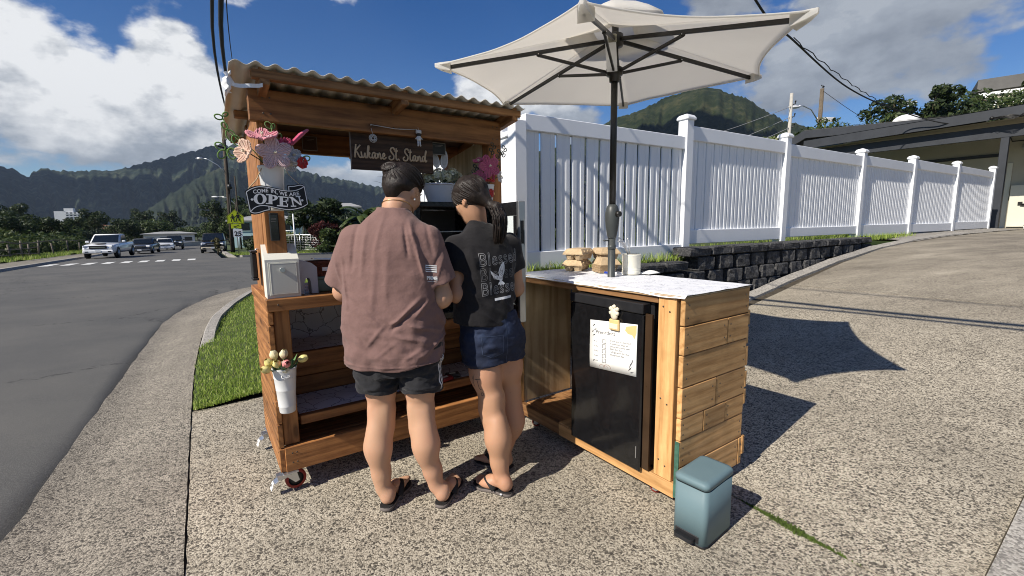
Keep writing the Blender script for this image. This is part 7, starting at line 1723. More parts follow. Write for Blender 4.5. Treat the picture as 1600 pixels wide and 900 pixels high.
# ================================================================== foliage helpers
def leaf_mat(name, c0, c1, c2, tr=.3): 
    m, t, b, o = newmat(name); g = nd(t, 'ShaderNodeNewGeometry'); c = ramp(t, g.outputs['Random Per Island'], [(0, c0), (.55, c1), (1, c2)]); t.links.new(c, b.inputs['Base Color']); b.inputs['Roughness'].default_value = .55
    q = nd(t, 'ShaderNodeBsdfTranslucent'); t.links.new(c, q.inputs[0]); mx = nd(t, 'ShaderNodeMixShader'); mx.inputs[0].default_value = tr; t.links.new(b.outputs[0], mx.inputs[1]); t.links.new(q.outputs[0], mx.inputs[2]); t.links.new(mx.outputs[0], o.inputs[0]); return m
m_bark = M('bark', (.10, .075, .05), .9, .35, 8, .6, 30)
LF = {'dark': leaf_mat('leaf_dark', (.014, .026, .009), (.030, .050, .015), (.060, .080, .026)), 'mid': leaf_mat('leaf_mid', (.025, .045, .012), (.050, .080, .020), (.10, .125, .036)), 'pale': leaf_mat('leaf_pale', (.05, .075, .02), (.10, .135, .035), (.20, .21, .08)), 'blue': leaf_mat('leaf_blue', (.012, .024, .014), (.026, .042, .024), (.045, .065, .034)), 'red': leaf_mat('leaf_red', (.03, .008, .008), (.07, .015, .014), (.12, .03, .02)), 'dry': leaf_mat('leaf_dry', (.05, .055, .02), (.11, .10, .045), (.19, .155, .08))}
def leaf_cloud(name, clumps, n, size, mat, seed, flat=.0, elong=1.0):
    """n small leaf faces over clump volumes: clumps rows (x,y,z,rx,ry,rz)"""
    g = np.random.default_rng(seed); C = np.array(clumps, float); w = (C[:, 3] * C[:, 4] * C[:, 5]) ** .67; idx = g.choice(len(C), n, p=w / w.sum())
    d = g.normal(size=(n, 3)); d /= np.linalg.norm(d, axis=1)[:, None]; rad = g.uniform(.55, 1.05, n) ** .6; P = C[idx, :3] + d * C[idx, 3:] * rad[:, None]
    nr = d + g.normal(size=(n, 3)) * .7 + np.array([0, 0, .35]); nr /= np.linalg.norm(nr, axis=1)[:, None]; a = np.cross(nr, g.normal(size=(n, 3))); a /= np.linalg.norm(a, axis=1)[:, None]; b_ = np.cross(nr, a)
    s_ = size * g.uniform(.6, 1.3, n)[:, None]; A, B = a * s_ * elong, b_ * s_ * .45
    V = np.stack([P - A, P + B - A * .1, P + A, P - B - A * .1], 1).reshape(-1, 3); i = np.arange(n) * 4; return npmesh(name, V, np.c_[i, i + 1, i + 2, i + 3], mat)
def make_tree(label, h, w, seed, leaf, n=2600, size=.28, group=None, trunk=True, loc=(0, 0, 0), shape='round', name='tree', cat='tree', elong=1.0):
    t_ = thing(name, label, cat, loc, 0, group); r_ = random.Random(seed); clumps = []
    th = h * (.32 if shape == 'round' else .16)
    limbs = MB(); limbs.tube([(0, 0, -.3), (r_.uniform(-.1, .1) * w, r_.uniform(-.1, .1) * w, th), (r_.uniform(-.15, .15) * w, r_.uniform(-.15, .15) * w, h * .8)], [h * .028, h * .022, h * .006], 8)
    for k in range(15 if shape == 'round' else 11):
        a = r_.uniform(0, 6.28); e = r_.uniform(.25, 1.0); zz_ = h * r_.uniform(.30 if shape == 'round' else .12, .93); rad = w * .5 * math.sqrt(max(.05, 1 - ((zz_ / h - .55) / .5) ** 2)) * e
        c = (rad * math.cos(a), rad * math.sin(a), zz_); s_ = w * r_.uniform(.10, .21); clumps.append((*c, s_ * 1.15, s_ * 1.15, s_ * .8))
        limbs.tube([(0, 0, min(zz_ * .8, h * .55)), (c[0] * .5, c[1] * .5, zz_ * .92), c], [h * .010, h * .007, h * .003], 5)
    clumps.append((0, 0, h * .6, w * .22, w * .22, h * .22))
    limbs.build('trunk', m_bark, t_); link('crown', leaf_cloud('crown', clumps, n, size, LF[leaf], seed, elong=elong), t_); return t_
def ground_z(x, y): return zroad(x, y) if y < 130 else -2.6
# ---- the wood across the valley floor: four kinds, many copies
protos = [('broad dark evergreen standing in the far tree line', 'dark', 11, 11, 1), ('rounded mid-green tree standing in the far tree line', 'blue', 9, 12, 2), ('tall loose-crowned dark tree standing in the far tree line', 'dark', 14, 9, 3), ('low spreading olive tree standing in the far tree line', 'mid', 7.5, 11, 4)]
PT = [make_tree(l, h, w, s_, lf, 2600, .40, 'trees in the line beyond the far end of the street') for l, lf, h, w, s_ in protos]
rt = random.Random(21); spots = []
for k in range(74):
    a = R(rt.uniform(-54, -27)); d = rt.uniform(105, 230); spots.append((d * math.sin(a), d * math.cos(a)))
for k in range(14):
    a = R(rt.uniform(-50, -41)); d = rt.uniform(78, 104); spots.append((d * math.sin(a), d * math.cos(a)))
first = [True] * 4; KN = ['broad dark evergreen', 'rounded blue-green tree', 'tall loose-crowned dark tree', 'low spreading olive tree']
REG = [(-47.5, 'at the left picture edge'), (-44.5, 'left of the white high-rise'), (-42, 'right of the white high-rise'), (-39.5, 'above the white pickup truck'), (-37, 'behind the parked grey car'), (-34.5, 'behind the low white house'), (-31.5, 'above the dark oncoming car'), (0, 'behind the utility pole')]
seen_l = {}
for k, (x, y) in enumerate(sorted(spots)):
    dt = Vector((x, y, 0)).dot(SU); d = math.hypot(x, y)
    if -14 < dt < 8 and Vector((x, y, 0)).dot(SV) < 128: continue
    i = rt.randrange(4); o = PT[i] if first[i] else copy_tree(PT[i]); first[i] = False
    o.location = (x, y, ground_z(x, y) - .3); o.rotation_euler = (0, 0, rt.uniform(0, 6.28)); s_ = rt.uniform(.55, .9) * (.62 if d < 105 else .95); o.scale = (s_, s_, s_)
    az = math.degrees(math.atan2(x, y)); reg = next(r_ for q, r_ in REG if az < q); dep = 'nearest' if d < 105 else 'nearer' if d < 150 else 'middle' if d < 190 else 'farthest'
    o['label'] = KN[i] + ' in the ' + dep + ' line, ' + reg; seen_l.setdefault(o['label'], []).append((az, o))
for lb, q in seen_l.items():
    if len(q) > 1:
        for n_, (az, o) in enumerate(sorted(q, key=lambda r_: r_[0])): o['label'] = ['leftmost', 'second', 'third', 'fourth', 'fifth', 'sixth'][min(n_, 5)] + ' ' + lb
# ---- palms
def make_palm(label, h, seed, loc, group):
    t_ = thing('palm_tree', label, 'palm', loc, 0, group); r_ = random.Random(seed); top = Vector((r_.uniform(-.6, .6), r_.uniform(-.6, .6), h))
    mb = MB(); mb.tube([(0, 0, -.3), top * .5 + Vector((.2, .1, 0)), top], [.20, .15, .12], 8); mb.build('trunk', m_bark, t_); V, F = [], []
    for k in range(20):
        a = r_.uniform(0, 6.28); L_ = r_.uniform(1.8, 2.7); up = r_.uniform(.1, 1.1); pts = [top + Vector((math.cos(a), math.sin(a), 0)) * (L_ * f) + Vector((0, 0, up * f * L_ * .6 - 1.1 * f * f * L_ * .7)) for f in [i / 9 for i in range(10)]]
        s_ = Vector((-math.sin(a), math.cos(a), 0))
        for i in range(9):
            for sd in (-1, 1):
                for q in (0, .5):
                    p = pts[i].lerp(pts[i + 1], q); e = p + s_ * sd * (.55 * math.sin(math.pi * min(1, (i + 1.2) / 10.5)) + .08) + (pts[i + 1] - pts[i]) * .8 + Vector((0, 0, -.22)); w = (pts[i + 1] - pts[i]) * .22; n_ = len(V); V += [p, p + w, e]; F.append((n_, n_ + 1, n_ + 2))
    link('crown', rawmesh('crown', V, F, LF['mid']), t_); return t_
P0_ = make_palm('slender coconut palm rising among the trees behind the low white house', 8.5, 3, (0, 0, 0), 'coconut palms behind the low white house')
for k, (x, y, s_) in enumerate(((-62, 104, 1.0), (-57, 101, .9), (-53, 99, 1.1), (-49, 97, .85), (-46, 101, 1.05), (-51, 108, 1.15), (-43, 96, .9), (-66, 110, .95), (-40, 99, 1.0))):
    o = P0_ if k == 0 else copy_tree(P0_); o.location = (x, y, ground_z(x, y)); o.scale = (s_, s_, s_); o.rotation_euler = (0, 0, k * 1.3); o['label'] = 'slender coconut palm, ' + ['first', 'fourth', 'fifth', 'sixth', 'eighth', 'seventh', 'ninth', 'second', 'third'][k] + ' from the left of the palms behind the low white house'
# ================================================================== street furniture and far side of the street
sheet('crosswalk_base', lambda a, b_: Vector((0, 0, -50)), 0, 1, 0, 1, 2, 2, m_asphalt) if False else None
cwk = []
XW = [(-22.4, 24.6), (-23.4, 26.2), (-24.1, 27.9), (-24.7, 29.4), (-25.1, 30.9), (-25.2, 32.2), (-25.2, 33.5), (-25.0, 34.6), (-24.7, 35.6)]
xs_ = [p[0] for p in XW]
for k in range(9):
    s0 = -7.2 + .80 * k; t0 = 33.6 + .2 * k; mb = MB(); pts = [st(s0, t0), st(s0 + .42, t0), st(s0 + .42, t0 + 2.5), st(s0, t0 + 2.5)]
    for p in pts: p.z = zroad(p.x, p.y) + .012
    mb.poly(pts); mb.build('crosswalk_stripe', m_white, kind='structure')
# left verge: kerb, dirt path, grass bank
def verge(name, s0, s1, z0, z1, mat, t0=-5, t1=120, bump_=0.0, n=5):
    mb = MB()
    def f(a, b_):
        t_ = t0 + (t1 - t0) * b_; s_ = s0 + (s1 - s0) * a; p = st(s_, t_); p.z = zroad(p.x, p.y) + z0 + (z1 - z0) * a + bump_ * noise.noise((s_ * .8, t_ * .6, 2)); return p
    mb.grid(f, n, 90); return mb.build(name, mat, kind='structure')
m_path = M('worn_path', (.20, .18, .145), .95, .25, 3, .3, 30)
verge('kerb', -7.52, -7.45, .12, -.02, m_kerb, n=3); verge('kerb', -7.72, -7.52, .125, .12, m_kerb, n=3); verge('pavement', -9.3, -7.72, .13, .11, m_path); verge('bank', -34, -9.3, .7, .12, m_sod, bump_=.3, n=14)
pts = []
for k in range(5200):
    t_ = rt.uniform(30, 75); s_ = -9.3 - rt.random() ** 1.4 * 2.4; p = st(s_, t_); pts.append((p.x, p.y, zroad(p.x, p.y) + .12))
blades('grass', pts, .10, .38, .016, 'unmown grass along the far side of the street')
# roadside thicket of tall weeds
cl_ = []
for k in range(120):
    t_ = 38 + 40 * rt.random(); s_ = -10.9 - 5.0 * rt.random(); p = st(s_, t_); hh = rt.uniform(.8, 1.45) * (1 + .25 * (s_ < -13)); cl_.append((p.x, p.y, zroad(p.x, p.y) + .15 + hh * .55, .9, .9, hh * .75))
link('thicket', leaf_cloud('thicket', cl_, 20000, .15, LF['mid'], 31, elong=1.3), kind='stuff', label='tall weedy thicket behind the fence across the street', cat='thicket')
cl2 = []
for k in range(60):
    t_ = 42 + 55 * rt.random(); s_ = -16 - 9 * rt.random(); p = st(s_, t_); hh = rt.uniform(1.3, 2.2); cl2.append((p.x, p.y, zroad(p.x, p.y) + .5 + hh * .55, 1.3, 1.3, hh * .7))
link('thicket', leaf_cloud('thicket', cl2, 12000, .24, LF['pale'], 32, elong=1.3), kind='stuff', label='sunlit yellow-green scrub behind the dark roadside thicket', cat='thicket')
# weathered rail fence by the kerb
wf = thing('rail_fence', 'weathered grey post and rail fence leaning along the thicket across the street', 'fence', st(-10.4, 42), 0)
m_grw = wood('grey_wood', (.26, .23, .19), (.12, .10, .08), 'Z', .85)
def rp(s_, t_, z): p = st(s_, t_) ; p.z = zroad(p.x, p.y) + z; return p - st(-10.4, 42)
ft = [40, 43.2, 45.4, 47.2, 49.5, 54, 59, 64, 69]
for k, t_ in enumerate(ft): mb = MB(); mb.tube([rp(-10.4, t_, 0), rp(-10.4 + rt.uniform(-.1, .1), t_ + rt.uniform(-.1, .1), 1.15 if k % 2 else 1.4)], .06, 6); mb.build('post', m_grw, wf)
for k in range(len(ft) - 1):
    for z in ((.45, .85, 1.25) if k < 4 else (1.35,)): mb = MB(); mb.tube([rp(-10.34, ft[k], z + rt.uniform(-.08, .08)), rp(-10.34, ft[k + 1], z + rt.uniform(-.08, .08))], .035, 5); mb.build('rail', m_grw, wf)
# far corner across the side street
mb = MB()
def fc(a, b_):
    s_ = 1.9 + 62 * a; t_ = 38.2 + 60 * b_; p = st(s_, t_); p.z = zroad(p.x, p.y) + .13 + .1 * noise.noise((s_ * .5, t_ * .5, 0)) * min(1, b_ * 8) * min(1, a * 20); return p
mb.grid(fc, 40, 40); mb.build('far_lawn', m_sod, kind='structure')
mb = MB(); mb.loft([[st(s_, t_, zroad(*st(s_, t_).xy) + z) for s_, t_, z in row] for row in ([(1.6, 150, -.05), (1.6, 150, .13), (1.9, 150, .13)], [(1.6, 39.5, -.05), (1.6, 39.5, .13), (1.9, 39.5, .13)], [(2.4, 37.9, -.05), (2.4, 37.9, .13), (2.6, 38.2, .13)], [(64, 37.8, -.05), (64, 37.8, .13), (64, 38.2, .13)])], False, False, False); mb.build('kerb', m_kerb, kind='structure')
pts = []
for k in range(9000):
    a, b_ = rt.random() ** 1.3 * .42, rt.random() ** 2 * .12; p = fc(a, b_); pts.append(tuple(p))
blades('grass', pts, .05, .14, .012, 'mown grass on the far corner across the side street')
# utility pole, street lamp on it, further poles
m_polew = wood('pole_wood', (.085, .066, .05), (.04, .032, .025), 'Z', .85, .5, False)
UP = Vector((-23.45, 38.1, -.6))
up = thing('utility_pole', 'dark wooden utility pole on the far street corner with the street lamp', 'utility pole', UP)
mb = MB(); mb.tube([(0, 0, -.2), (-.12, .35, 5.5), (-.25, .7, 10.6)], [.165, .15, .13], 12); mb.build('pole', m_polew, up)
mb = MB(); mb.tube([(-.13, .3, 6.5), (-.6, .1, 7.15), (-1.25, -.1, 7.6), (-1.6, -.15, 7.68)], [.035] * 4, 8); mb.build('lamp_arm', m_zinc, up); mb = MB(); mb.sphere((-1.85, -.2, 7.66), (.34, .15, .085), 2); mb.build('lamp_head', m_zinc, up)
mb = MB(); mb.box((-.2, .55, 8.6), (.1, 1.8, .12)); mb.build('cross_arm', m_polew, up); mb = MB(); mb.lathe([(.0, 5.2), (.16, 5.2), (.16, 5.6), (0, 5.62)], (.12, .2, 0), 12); mb.tube([(.16, -.05, 0), (.10, .1, 4.8)], .03, 6); mb.build('conduit', m_pole, up)
def simple_pole(label, base, h, r_, mat, lamp=None):
    t_ = thing('utility_pole', label, 'utility pole', base); mb = MB(); mb.tube([(0, 0, -.5), (0, 0, h)], [r_, r_ * .75], 10); mb.build('pole', mat, t_)
    if lamp: mb = MB(); mb.tube([(0, 0, h * lamp), (-.9, -.2, h * lamp + .9), (-2.0, -.4, h * lamp + 1.0)], .045, 6); mb.build('lamp_arm', m_zinc, t_); mb = MB(); mb.sphere((-2.35, -.45, h * lamp + .97), (.45, .18, .11), 2); mb.build('lamp_head', m_felt, t_)
    return t_
simple_pole('thin pole with a small lamp further down the street behind the big pole', (-36.6, 61, -1.2), 6.1, .09, m_polew, .95)
simple_pole('slim bare pole between the two lamp poles down the street', (-29.8, 50, -1.0), 8, .10, m_polew)
m_grpole = M('concrete_pole', (.40, .38, .34), .85, .12, 6); m_brpole = wood('brown_pole', (.23, .18, .125), (.11, .085, .06), 'Z', .85, .5, False)
pA = simple_pole('pale concrete pole with brackets left of the lamp beyond the dark roof', (28.0, 46.9, -1), 14.9, .20, m_grpole)
for z in (13.8, 12.6, 11.6): mb = MB(); mb.tube([(.18, 0, z), (.42, 0, z + .12), (.44, 0, z + .3)], .05, 6); mb.sphere((.44, 0, z + .34), .09, 1); mb.build('bracket', m_pole, pA)
pB = simple_pole('brown wooden pole carrying a street lamp beyond the dark roof', (41.3, 62.5, -1), 19.6, .32, m_brpole)
mb = MB(); mb.tube([(-.3, 0, 15.6), (-1.2, .1, 17.0), (-2.3, .1, 17.5), (-2.9, .1, 17.5)], .07, 6); mb.build('lamp_arm', m_zinc, pB); mb = MB(); mb.sphere((-3.5, .1, 17.35), (.8, .3, .2), 2); mb.build('lamp_head', m_felt, pB)
mb = MB(); mb.sphere((.1, 0, 19.85), (.22, .10, .16), 1); mb.tube([(.1, 0, 19.6), (.1, 0, 19.8)], .03, 5); mb.sphere((-.1, 0, 20.02), .09, 1); mb.build('perched_bird', m_pole, pB)
for (x, y, z, n_) in ((63, 93.6, 21.3, 'twin floodlight mast low beside the brown pole beyond the roof'), (79.4, 94.1, 24.3, 'twin floodlight mast in front of the tree tops beyond the roof')):
    t_ = thing('floodlight_mast', n_, 'floodlight', (x, y, -2)); mb = MB(); mb.tube([(0, 0, 0), (0, 0, z + 1.6)], [.2, .12], 8); mb.build('mast', m_zinc, t_)
    for sx in (-1, 1): mb = MB(); mb.box((sx * .9, 0, z + 2), (1.5, .6, .9), Matrix.Rotation(R(12), 3, 'X'), .05); mb.build('floodlight', m_felt, t_)
# cables
def cat_cable(name, label, pts, r_, n=12, mat=None):
    P = [Vector(p) for p in pts]; q = []
    for i in range(len(P) - 1):
        p0, p1, p2, p3 = P[max(0, i - 1)], P[i], P[i + 1], P[min(len(P) - 1, i + 2)]
        for k in range(n):
            t_ = k / n; q.append(.5 * ((2 * p1) + (p2 - p0) * t_ + (2 * p0 - 5 * p1 + 4 * p2 - p3) * t_ * t_ + (3 * p1 - p0 - 3 * p2 + p3) * t_ ** 3))
    q.append(P[-1]); mb = MB(); mb.tube(q, r_, 6); return mb.build(name, mat or M('cable_black', (.008, .008, .009), .6, .1), label=label, cat='cable')
pt = UP + Vector((-.25, .7, 0))
cat_cable('cable', 'leftmost black cable coming down from overhead to the corner pole', [pt + Vector((-.4, 0, 8.6)), (-14, 23.4, 6.1), (-3.25, 5.35, 3.82), (-.33, 2.70, 3.72), (1.05, 1.17, 3.75), (5, -5, 4.5)], .020)
cat_cable('cable', 'thick middle black cable coming down from overhead to the corner pole', [pt + Vector((0, 0, 9.4)), (-14, 23.8, 6.7), (-3.56, 6.04, 4.13), (-.52, 2.78, 4.0), (.9, 1.1, 4.0), (6, -6, 4.8)], .031)
cat_cable('cable', 'thin rightmost cable beside the thick one at the corner pole', [pt + Vector((.3, 0, 9.9)), (-14, 24.2, 7.4), (-5.2, 9.0, 5.6), (-1.4, 3.2, 5.0), (3, -3, 5.5)], .010)
cat_cable('cable', 'twisted black service cable sagging from above the umbrella to the house eave', [(-3.0, 1.5, 8.2), (1.2, 4.6, 5.3), (3.29, 6.46, 4.24), (5.06, 8.53, 4.50), (8.4, 11.8, 4.62), (11.79, 14.62, 4.78), (13.3, 14.4, 4.25), (14.2, 13.9, 4.12)], .017)
tw = []
for i in range(34): f = i / 33; p = Vector((5.06, 8.53, 4.50)).lerp(Vector((11.79, 14.62, 4.78)), f); tw.append(p + Vector((.022 * math.sin(f * 60), 0, .022 * math.cos(f * 60) - .10 * math.sin(f * math.pi) + .03)))
mb = MB(); mb.tube(tw, .009, 5); mb.build('cable', M('cable_black', (.008, .008, .009), .6, .1), label='second strand wound loosely round the service cable to the house', cat='cable')
for k, (a, b_) in enumerate((((28.2, 46.9, 12.7), (12.5, 40, 7.6)), ((28.2, 46.9, 11.7), (16, 43, 7.4)), ((28.2, 46.9, 10.7), (19, 44, 7.6)), ((41.3, 62.5, 18.4), (43, 52, 10.6)))):
    cat_cable('cable', ['upper', 'middle', 'lower'][k] + ' pale wire running from the concrete pole across the green peak' if k < 3 else 'wire slanting from the top of the brown pole down to the roof', [a, ((a[0] + b_[0]) / 2, (a[1] + b_[1]) / 2, (a[2] + b_[2]) / 2 - .3), b_], .03, mat=M('wire_grey', (.25, .25, .26), .5, .05) if k < 3 else None)
# school crossing sign
m_ylw = M('sign_yellow', (.52, .60, .02), .4, .04, 10); SGN = Vector((-19.9, 33.0, -.56)); sg = thing('school_crossing_sign', 'fluorescent yellow school crossing sign with arrow plate and 25 speed plate', 'road sign', SGN, R(30))
mb = MB(); mb.tube([(0, 0, 0), (0, 0, 3.0)], .035, 8); mb.build('post', m_zinc, sg)
def plate(q, z0, mat, name, par=sg, y=-.05, th=.01): mb = MB(); mb.prism([Vector((x, y, z0 + z)) for x, z in q], (0, th, 0)); return mb.build(name, mat, par)
pen_ = [(-.52, 0), (.52, 0), (.52, .52), (0, 1.0), (-.52, .52)]
pl_ = plate(pen_, 2.28, m_ylw, 'warning_plate'); m_bk = M('sign_ink', (.01, .01, .01), .5, .1)
mb = MB()
for k in range(5):
    a, b_ = Vector((pen_[k][0] * .93, -.062, 2.28 + .03 + pen_[k][1] * .93)), Vector((pen_[(k + 1) % 5][0] * .93, -.062, 2.28 + .03 + pen_[(k + 1) % 5][1] * .93)); d = (b_ - a).normalized(); n_ = Vector((-d.z, 0, d.x)) * .012; mb.poly([a + n_, b_ + n_, b_ - n_, a - n_])
for cx, s_ in ((-.17, .82), (.16, 1.0)):
    for q in ([(-.06, .62), (.06, .62), (.06, .74), (-.06, .74)], [(-.09, .34), (.09, .34), (.07, .6), (-.07, .6)], [(-.09, .34), (-.02, .34), (-.1, .08), (-.17, .08)], [(.02, .34), (.09, .34), (.16, .08), (.09, .08)], [(-.07, .58), (-.2, .42), (-.16, .38), (-.05, .50)], [(.07, .58), (.19, .46), (.16, .42), (.05, .50)]): mb.poly([Vector((cx + x * s_, -.064, 2.33 + z * s_)) for x, z in q])
mb.build('walking_figures', m_bk, pl_)
p2_ = plate([(-.32, 0), (.32, 0), (.32, .32), (-.32, .32)], 1.93, m_ylw, 'arrow_plate'); mb = MB()
for q in ([(.18, .27), (.22, .23), (-.04, .10), (-.08, .14)], [(-.16, .06), (-.02, .07), (-.14, .2)]): mb.poly([Vector((x, -.063, 1.93 + z)) for x, z in q])
mb.build('arrow', m_bk, p2_)
p3_ = plate([(-.22, 0), (.36, 0), (.36, .58), (-.22, .58)], 1.30, m_sw, 'speed_plate', y=-.045)
me = text_mesh('25', .46, 'CENTER', .012)
for v_ in me.vertices: v_.co = Vector((.07 + v_.co.x, -.058, 1.40 + v_.co.y))
me.materials.clear(); me.materials.append(m_bk); link('numerals', me, p3_)
mb = MB(); mb.tube([(.08, .25, 0), (.08, .25, 1.9)], .03, 6); mb.build('second_post', m_zinc, sg)
# bushes at the far corner
make_tree('ivy-covered hedge stump beside the utility pole on the far corner', 1.5, .75, 61, 'dry', 900, .10, None, loc=(-24.0, 37.0, -.55), shape='bush', name='hedge', cat='hedge')
make_tree('dark spiky shrub beside the school crossing sign', 1.7, 2.2, 62, 'dark', 900, .22, None, loc=(-20.4, 36.8, -.55), shape='bush', name='shrub', cat='shrub', elong=1.8)
for (x, y, h, w, lf, lab, sz) in ((-16.8, 40, 4.6, 4.0, 'dark', 'dense dark leafy tree on the far corner seen under the stand roof', .26), (-14.6, 36.9, 1.7, 2.6, 'mid', 'bright low shrub behind the wire fence on the far corner', .20), (-12.2, 37.2, 2.1, 2.8, 'pale', 'pale leafy shrub behind the shoulder of the brown shirt', .22), (-15.7, 38.0, 2.4, 2.2, 'red', 'dark red ti shrub among the green bushes on the far corner', .22), (-18.6, 38.2, 2.0, 2.2, 'pale', 'pale shrub beside the white gate post on the far corner', .24), (-9.5, 38.5, 4.0, 5, 'mid', 'leafy tree hidden behind the two people on the far corner', .28), (-5.5, 39.5, 5.0, 6, 'dark', 'dark tree beyond the side street behind the two people', .3), (-17.2, 46, 4.2, 6, 'blue', 'rounded dark tree further back on the far corner', .34)):
    make_tree(lab, h, w, int(x * 7 + 900), lf, 1500, sz, None, loc=(x, y, zroad(x, y) + .1), shape='bush', name='shrub' if h < 3 else 'tree', cat='shrub' if h < 3 else 'tree', elong=1.5)
def banana(label, loc, h, seed):
    t_ = thing('banana_plant', label, 'banana plant', loc); r_ = random.Random(seed); mb = MB()
    for k in range(4): a = k * 1.7; mb.tube([(.5 * math.cos(a), .5 * math.sin(a), -.2), (.35 * math.cos(a), .35 * math.sin(a), h * .55)], [.13, .08], 8)
    mb.build('stem', LF['pale'], t_)
    for k in range(17):
        a = r_.uniform(0, 6.28); L_ = h * r_.uniform(.38, .6); up = r_.uniform(.35, 1.15); b0 = Vector((.4 * math.cos(k * 1.7), .4 * math.sin(k * 1.7), h * .5)); d = Vector((math.cos(a), math.sin(a), 0)); s_ = Vector((-math.sin(a), math.cos(a), 0)); mb = MB()
        def lf_(f, g): c = b0 + d * (L_ * f * .85) + Vector((0, 0, L_ * (up * f - .75 * f * f))); w = .26 * math.sin(math.pi * min(1, .05 + .95 * f)) ** .7 * (h / 4.5); return c + s_ * (w * (g - .5) * 2) + Vector((0, 0, -.12 * (2 * g - 1) ** 2))
        mb.grid(lf_, 9, 3); mb.build('leaf', LF['mid' if k % 3 else 'pale'], t_)
banana('tall banana plant with upright ragged leaves behind the name board', (-13.0, 40.6, -.6), 5.4, 4); banana('shorter banana plant left of the taller one behind the stand', (-14.9, 41.2, -.6), 4.4, 8); banana('banana plant hidden behind the brown-shirted person', (-11.0, 41, -.6), 4.8, 12)
wfc = thing('wire_fence', 'low galvanised pipe and wire fence along the far corner lawn', 'fence', (-16.35, 34.8, -.55), R(22))
for k in range(6): mb = MB(); mb.tube([(k * 2.2, 2.6, 0), (k * 2.2, 2.6, 1.35)], .035, 6); mb.build('post', m_zinc, wfc)
mb = MB(); mb.tube([(-3, 2.6, 1.33), (11.2, 2.6, 1.33)], .025, 6); mb.build('rail', m_zinc, wfc)
mb = MB()
for k in range(9): mb.tube([(-3, 2.6, .12 + .14 * k), (11, 2.6, .12 + .14 * k)], .006, 3)
for k in range(70): mb.tube([(-3 + .2 * k, 2.6, .05), (-3 + .2 * k, 2.6, 1.3)], .006, 3)
mb.build('mesh_panel', m_zinc, wfc)
gp_ = thing('white_post', 'tall white metal post with a short arm at the far kerb', 'post', (-16.35, 34.3, -.6)); mb = MB(); mb.tube([(0, 0, 0), (0, 0, 3.0)], .05, 8); mb.build('pole', m_sw, gp_); mb = MB(); mb.tube([(0, 0, 1.75), (-1.2, .1, 1.75)], .04, 6); mb.build('arm', m_sw, gp_)
for k, (q, o_, h) in enumerate(((-2.0, 1.3, 1.3), (-1.1, 1.6, 1.0), (-.3, 1.4, 1.4))):
    make_tree(['dark shrub behind the gaps at the left of the first fence panel', 'low shrub behind the middle gaps of the first fence panel', 'dark shrub behind the gaps at the right of the first fence panel'][k], h, 1.1, 700 + k, 'dark', 900, .09, None, loc=fp(q, o_, .86), shape='bush', name='shrub', cat='shrub')
# ================================================================== far buildings
m_wallw, m_wallc, m_win = M('white_render', (.60, .61, .62), .8, .05, .3), M('cream_render', (.50, .47, .40), .8, .06, .4), M('dark_window', (.02, .025, .03), .15, .2, 1)
def building(name, label, loc, rz, w, d, h, mat, wins=(), roof=None, cat='building'):
    t_ = thing(name, label, cat, loc, rz); mb = MB(); mb.lohi((-w / 2, 0, -1.5), (w / 2, d, h), 0); mb.build('wall', mat, t_)
    for x, z, ww, hh in wins: mb = MB(); mb.lohi((x - ww / 2, -.06, z), (x + ww / 2, -.003, z + hh)); f = mb.build('window', m_win, t_); mb = MB(); mb.lohi((x - ww / 2 - .08, -.1, z - .1), (x + ww / 2 + .08, -.004, z - .005)); mb.build('sill', mat, f)
    if roof: mb = MB(); kind, over, rh, rm = roof; mb.loft([[(-w / 2 - over, -over, h), (w / 2 + over, -over, h), (w / 2 + over, d + over, h), (-w / 2 - over, d + over, h)], [(-w / 2 - over, -over, h + .2), (w / 2 + over, -over, h + .2), (w / 2 + over, d + over, h + .2), (-w / 2 - over, d + over, h + .2)], [(-w / 2 + kind, d / 2 - .1, h + rh), (w / 2 - kind, d / 2 - .1, h + rh), (w / 2 - kind, d / 2 + .1, h + rh), (-w / 2 + kind, d / 2 + .1, h + rh)]], smooth=False); mb.build('roof', rm, t_)
    return t_
hr = thing('apartment_block', 'white high-rise apartment block standing alone before the mountains', 'building', (-682, 705, 0), R(22))
mb = MB(); mb.lohi((-22, 0, 0), (-6, 14, 43)); mb.build('wall', m_wallw, hr); mb = MB(); mb.lohi((-5.9, .0, 0), (22, 14, 41)); mb.build('wall', m_wallw, hr); mb = MB(); mb.lohi((-7, 3, 41.1), (8, 12, 49)); mb.build('lift_tower', m_wallw, hr)
hr.scale = (.75, .75, .75)
for j in range(8):
    z = 3 + 4.9 * j
    mb = MB(); mb.lohi((-5.5, -1.6, z - .9), (21.8, -.01, z + .5)); mb.build('balcony', m_wallw, hr)
    for x in (-3, 3.2, 9.5, 15.8): mb = MB(); mb.lohi((x, -.3, z + .9), (x + 3.6, -.01, z + 3.2)); mb.build('window', m_win, hr)
m_rust = M('rust_roof', (.17, .08, .05), .8, .15, .8); m_greyroof = M('grey_roof', (.30, .30, .30), .8, .1, .8)
building('house', 'long house with rust-red roof half hidden by the scrub', (-138, 150, -1.6), R(20), 11, 8, 3.4, m_wallc, [(-3, 1, 2, 1.4), (3, 1, 2, 1.4)], (3, .8, 1.6, m_rust), 'house')
building('house', 'low white house with pale roof beside the street past the parked cars', (-72.0, 95.8, -2.2), R(34), 8.6, 6, 2.6, m_wallw, [(-3.2, 1.2, 1.3, .8), (-1.0, 1.2, 1.3, .8), (1.2, 1.2, 1.3, .8), (3.2, 1.2, 1.3, .8)], (2.6, .5, .6, m_greyroof), 'house')
